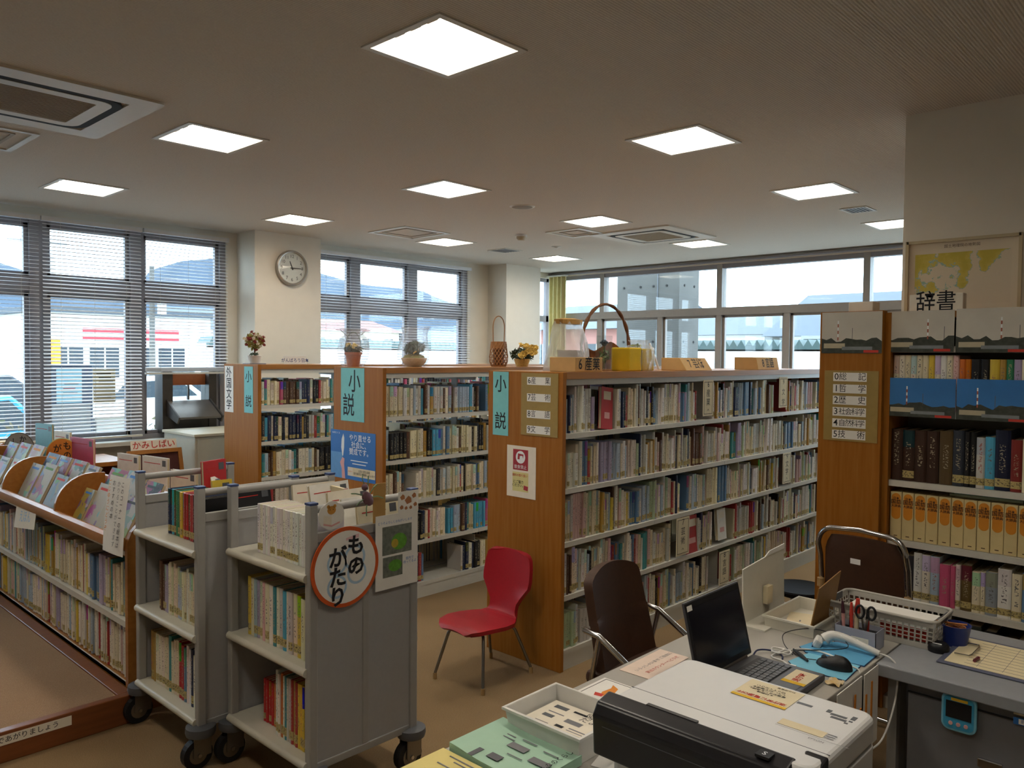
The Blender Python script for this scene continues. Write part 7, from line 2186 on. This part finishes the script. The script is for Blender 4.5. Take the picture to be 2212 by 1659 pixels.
t = thing('white_cable', 'coiled white cable lying between laptop and mouse pads', 'cable', (2.65, 1.2, DZ))
zc = DZ + 0.004
coil = [(2.55, 1.115, zc), (2.585, 1.15, zc), (2.60, 1.20, zc)] + [(2.655 + 0.026 * math.cos(a), 1.19 + 0.034 * math.sin(a), zc + 0.004 + 0.002 * (i % 3)) for i, a in enumerate([k * 0.7 for k in range(24)])] + [(2.72, 1.16, zc + 0.004), (2.745, 1.09, zc + 0.006), (2.73, 1.02, zc + 0.004), (2.70, 0.97, zc + 0.002), (2.685, 0.935, zc), (2.66, 0.922, zc - 0.03)]
MB().tube(spline(coil, 4), 0.003, 7).build('cable', MATS['white_plastic'], t, smooth=True)
MB().box(2.535, 2.565, 1.095, 1.115, DZ + 0.001, DZ + 0.010).build('plug', MATS['white_plastic'], t)
t = thing('laptop_cable', 'short navy cable curling behind the laptop hinge', 'cable', (2.6, 1.25, DZ))
MB().tube(spline([(2.53, 1.235, DZ + 0.012), (2.60, 1.25, DZ + 0.012), (2.64, 1.22, DZ + 0.008), (2.635, 1.18, DZ + 0.004), (2.60, 1.16, DZ + 0.004)]), 0.003, 7).build('cable', mat('navy_cable', '#2c3458', 0.5, var=0.02), t, smooth=True)
t = thing('snack_wrapper', 'small crumpled orange and white wrapper at the desk edge', 'wrapper', (2.53, 0.955, DZ))
MB().grid(lambda u, v: (2.50 + 0.05 * u, 0.93 + 0.045 * v, DZ + 0.003 + 0.010 * math.sin(u * 5 + v * 4) ** 2), 8, 8).build('wrapper', mat('wrapper', '#d6b069', 0.5, scale=40, col2='#e0d2b0'), t, smooth=True, solid=0.0008)
# papers hanging at the desk side
t = thing('hanging_papers', 'sheaf of printed papers hanging on the side of the computer desk', 'papers', (2.6, 0.92, 0.5))
for k, (a, b, z0) in enumerate(((2.45, 2.66, 0.42), (2.67, 2.80, 0.44))):
    MB().box(a, b, 0.915 - 0.004 * k, 0.918 - 0.004 * k, z0, DZ - 0.002).build('sheet', MATS['white_paper'], t)
for k in range(6):
    MB().box(2.48 + 0.05 * k, 2.49 + 0.05 * k, 0.908, 0.911, 0.50 + 0.03 * (k % 2), 0.60 + 0.03 * (k % 3)).build('red_writing', MATS['orange_print'], t)
MB().box(2.45, 2.458, 0.906, 0.912, 0.55, 0.67).build('black_clip', MATS['rubber'], t)
# ================================================================ white boards, tray, brown card
t = thing('white_book_stand', 'white upright board stand at the far end of the desk', 'stand', (2.97, 1.42, DZ))
MB().prism([(2.835, 1.425, DZ), (3.20, 1.425, DZ), (3.20, 1.432, DZ + 0.245), (2.84, 1.432, DZ + 0.215)], (0, 0.005, 0)).build('board', mat('board_white', '#d6d2c4', 0.4, var=0.02), t)
MB().box(2.82, 3.0, 1.33, 1.437, DZ, DZ + 0.006).build('foot_plate', MATS['board_white'], t)
MB().prism([(3.02, 1.427, DZ + 0.235), (3.06, 1.427, DZ + 0.252), (3.195, 1.427, DZ + 0.26), (3.195, 1.427, DZ + 0.24)], (0, 0.004, 0)).build('taped_sheet', MATS['white_paper'], t)
MB().box(3.0, 3.045, 1.405, 1.425, DZ + 0.05, DZ + 0.12).build('clip_ledge', MATS['cream_paper'], t)
t = thing('shallow_white_tray', 'shallow white tray holding a paper at the far desk end', 'tray', (3.02, 1.26, DZ))
tray(2.875, 3.20, 1.165, 1.36, DZ + 0.001, DZ + 0.048, MATS['board_white'], t, 0.004)
c = card('slip_of_paper', on_z(3.03, 1.262, DZ + 0.006, 0.3), 0.21, 0.14, MATS['cream_paper'], 'cream sheet lying in the shallow white tray', 'paper', t=0.001)
patch(c, 'note_mark', rect(0.0, 0.02, 0.02, 0.006), MATS['grey_ink'])
t = thing('brown_divider', 'brown cardboard divider leaning in the shallow tray', 'divider', (2.97, 1.17, DZ))
MB().prism([(2.885, 1.185, DZ + 0.012), (3.11, 1.19, DZ + 0.012), (3.10, 1.155, DZ + 0.215), (2.90, 1.158, DZ + 0.185)], (0, 0.004, 0)).build('board', mat('brown_board', '#8f6730', 0.6, var=0.06), t)
# ================================================================ pen box
t = thing('pen_box', 'pale grey lidless box of pens and scissors', 'pen holder', (2.93, 1.03, DZ))
mat('box_grey', '#a4a7b4', 0.6, var=0.02)
o = MB()
bx0, bx1, by0, by1, bh = 2.90, 2.985, 0.955, 1.10, 0.068
for a, b, c_, d in ((bx0, bx1, by0, by0 + 0.002), (bx0, bx1, by1 - 0.002, by1), (bx0, bx0 + 0.002, by0, by1), (bx1 - 0.002, bx1, by0, by1)):
    o.box(a, b, c_, d, DZ, DZ + bh)
o.box(bx0, bx1, by0, by1, DZ, DZ + 0.002)
o.build('box_wall', MATS['box_grey'], t)
MB().box(bx0 + 0.004, bx1 - 0.004, by0 + 0.004, by1 - 0.004, DZ + 0.002, DZ + 0.05).build('black_insert', MATS['rubber'], t)
MB().box(bx0 - 0.0006, bx0, 0.98, 1.04, DZ + 0.02, DZ + 0.04).build('box_label', MATS['paper'], t)
def pen(x, y, dx, dy, h, body, capm, lb, r=0.006):
    t = thing('pen', lb, 'pen', (x, y, DZ + 0.05), group='pens in the grey box')
    p0 = Vector((x, y, DZ + 0.03)); d = Vector((dx, dy, 1)).normalized()
    MB().cyl(p0, p0 + d * h * 0.62, r, n=10).build('barrel', body, t)
    MB().cyl(p0 + d * h * 0.62, p0 + d * h, r * 1.25, r * 0.7, 10).build('cap', capm, t)
pen(2.945, 1.04, 0.02, -0.03, 0.135, MATS['cream_paper'], MATS['red_print'], 'red capped marker standing tallest in the grey box', 0.009)
pen(2.935, 1.052, 0.0, 0.02, 0.12, MATS['red_print'], MATS['red_print'], 'red barrelled pen left of the tall marker')
pen(2.95, 1.085, -0.02, 0.05, 0.115, MATS['pink_print'], mat('plum_plastic', '#4a2430', 0.4, var=0.03), 'pink pen with plum cap at the left end of the box')
pen(2.955, 1.063, 0.05, 0.0, 0.10, MATS['black_plastic'], MATS['black_plastic'], 'short black pen in the middle of the box')
pen(2.96, 1.005, -0.04, -0.02, 0.10, MATS['red_print'], MATS['black_plastic'], 'red pen beside the scissors')
t = thing('scissors', 'black handled scissors standing in the grey box', 'scissors', (2.94, 1.005, DZ + 0.05))
for s in (-1, 1):
    MB().tube([(2.94, 1.008, DZ + 0.03), (2.94, 1.008 - s * 0.006, DZ + 0.075), (2.94, 1.008 - s * 0.010, DZ + 0.10)], 0.004, 8).build('blade', MATS['dull_metal'], t)
    ring = [(2.94 + 0.003 * s, 1.005 - s * 0.019 + 0.014 * math.cos(a), DZ + 0.122 + 0.023 * math.sin(a)) for a in [2 * math.pi * i / 18 for i in range(18)]]
    MB().tube(ring, 0.0042, 8, closed=True).build('handle_ring', MATS['black_plastic'], t, smooth=True)
# ================================================================ basket
t = thing('plastic_basket', 'pale grey perforated plastic basket of papers', 'basket', (3.14, 1.0, DZ))
mat('basket_grey', '#b6b3aa', 0.45, var=0.02)
BX0, BX1, BY0, BY1, BZ0, BZ1 = 3.06, 3.25, 0.815, 1.175, DZ + 0.001, DZ + 0.105
def wall_grid(p, q, n, rows):
    """perforated wall from p to q (bottom corners), slightly flared, as a lattice of bars"""
    p, q = Vector(p), Vector(q)
    mb = MB()
    d = (q - p); L = d.length; d.normalize()
    nrm = Vector((d.y, -d.x, 0))
    H = BZ1 - BZ0
    th = 0.0025
    def pt(s, h):
        return p + d * (s - (h / H) * 0.008 * (1 - 2 * s / L)) + nrm * (h / H * 0.010) + Vector((0, 0, h))
    def bar(s0, s1, h0, h1):
        a = [pt(s0, h0), pt(s1, h0), pt(s1, h1), pt(s0, h1)]
        mb.prism(a, nrm * th)
    bar(0, L, 0, 0.02); bar(0, L, H - 0.022, H)
    hs = 0.02; he = H - 0.022
    for r in range(1, rows):
        c_ = hs + (he - hs) * r / rows
        bar(0, L, c_ - 0.0018, c_ + 0.0018)
    for k in range(n + 1):
        c_ = L * k / n
        bar(max(0, c_ - 0.0028), min(L, c_ + 0.0028), hs, he)
    return mb
for nm, p, q, n in (('long_wall', (BX0, BY1, BZ0), (BX0, BY0, BZ0), 18), ('long_wall', (BX1, BY0, BZ0), (BX1, BY1, BZ0), 18), ('short_wall', (BX0, BY0, BZ0), (BX1, BY0, BZ0), 8), ('short_wall', (BX1, BY1, BZ0), (BX0, BY1, BZ0), 8)):
    wall_grid(p, q, n, 4).build(nm, MATS['basket_grey'], t)
MB().box(BX0, BX1, BY0, BY1, BZ0, BZ0 + 0.004).build('floor', MATS['basket_grey'], t)
rim = [(x, y, BZ1) for x, y in rounded_box_poly(BX0 - 0.014, BX1 + 0.014, BY0 - 0.014, BY1 + 0.014, 0.03)]
MB().tube(rim, 0.0055, 8, closed=True).build('rim', MATS['basket_grey'], t, smooth=True)
for y in (BY0 - 0.012, BY1 + 0.008):
    MB().box((BX0 + BX1) / 2 - 0.04, (BX0 + BX1) / 2 + 0.04, y, y + 0.004, BZ1 - 0.02, BZ1 + 0.006).build('grip', MATS['grey_plastic'], t)
c = card('basket_papers', on_z(3.137, 0.985, DZ + 0.072, math.pi / 2), 0.30, 0.17, MATS['white_paper'], 'white papers with red print lying in the basket', 'papers', t=0.012)
patch(c, 'paper_fold', [(-0.02, 0.0), (0.02, 0.01), (0.0, 0.03)], MATS['paper'])
o = MB().box(3.075, 3.081, 0.84, 1.0, DZ + 0.02, DZ + 0.066).build('red_leaflet', MATS['red_print'])
tag(o, 'red printed leaflet showing through the basket holes', 'leaflet')
# ================================================================ cup, stamp, clipboard
t = thing('blue_cup', 'deep blue plastic cup with rubber bands', 'cup', (3.19, 0.78, DZ))
MB().lathe([(0.038, 0.0), (0.050, 0.07), (0.052, 0.075), (0.049, 0.075), (0.046, 0.065), (0.036, 0.005), (0.001, 0.005)], (3.19, 0.775, DZ + 0.0005), 28).build('cup_body', mat('cup_blue', '#20347e', 0.35, var=0.05), t, smooth=True)
for k in range(6):
    a0 = k * 1.1
    MB().tube([(3.19 + 0.033 * math.cos(a) * (0.7 + 0.05 * k), 0.775 + 0.033 * math.sin(a), DZ + 0.062 + 0.006 * math.sin(2 * a + a0)) for a in [2 * math.pi * i / 14 for i in range(14)]], 0.002, 5, closed=True).build('rubber_band', mat('band_tan', '#b5763c', 0.6, var=0.1), t)
MB().tube([(3.16, 0.83, DZ + 0.082), (3.19, 0.78, DZ + 0.076), (3.20, 0.74, DZ + 0.078)], 0.004, 6).build('loose_band', MATS['band_tan'], t)
t = thing('stamp_case', 'small round black stamp case before the blue cup', 'stamp case', (3.07, 0.80, DZ))
MB().lathe([(0.034, 0.0), (0.036, 0.012), (0.034, 0.024), (0.028, 0.03), (0.001, 0.031)], (3.075, 0.80, DZ + 0.0005), 28).build('case_body', MATS['black_plastic'], t, smooth=True)
MB().box(3.055, 3.06, 0.785, 0.815, DZ + 0.0295, DZ + 0.0325).build('white_mark', MATS['white_ink'], t)
t = thing('clipboard', 'grey clipboard holding a ruled form with a red pen', 'clipboard', (3.11, 0.55, DZ))
MB().box(2.955, 3.30, 0.30, 0.775, DZ + 0.001, DZ + 0.006).build('board', mat('clip_grey', '#5b5f72', 0.5, var=0.03), t, bevel=0.002)
MB().box(2.975, 3.28, 0.30, 0.755, DZ + 0.006, DZ + 0.0075).build('form_sheet', mat('form_paper', '#ddd0aa', 0.8, var=0.02), t)
for k in range(9):
    MB().box(3.0 + k * 0.031, 3.001 + k * 0.031, 0.31, 0.70, DZ + 0.0075, DZ + 0.008).build('ruled_line', MATS['grey_ink'], t)
for k in range(5):
    MB().box(2.99, 3.27, 0.36 + k * 0.075, 0.361 + k * 0.075, DZ + 0.0075, DZ + 0.008).build('ruled_line', MATS['grey_ink'], t)
MB().tube([(3.06, 0.745, DZ + 0.012), (3.06, 0.70, DZ + 0.014), (3.08, 0.695, DZ + 0.014), (3.18, 0.695, DZ + 0.014), (3.20, 0.70, DZ + 0.014), (3.20, 0.745, DZ + 0.012)], 0.003, 6).build('spring_clip', MATS['chrome'], t)
t = thing('red_pen_stub', 'short dark red pen cap lying on the clipboard form', 'pen', (3.05, 0.68, DZ))
MB().cyl((3.025, 0.675, DZ + 0.013), (3.065, 0.672, DZ + 0.013), 0.0055, n=10).build('barrel', mat('maroon_plastic', '#6a2a34', 0.4, var=0.03), t)
MB().cyl((3.065, 0.672, DZ + 0.013), (3.075, 0.6715, DZ + 0.013), 0.0055, 0.003, n=10).build('tip', MATS['pink_print'], t)
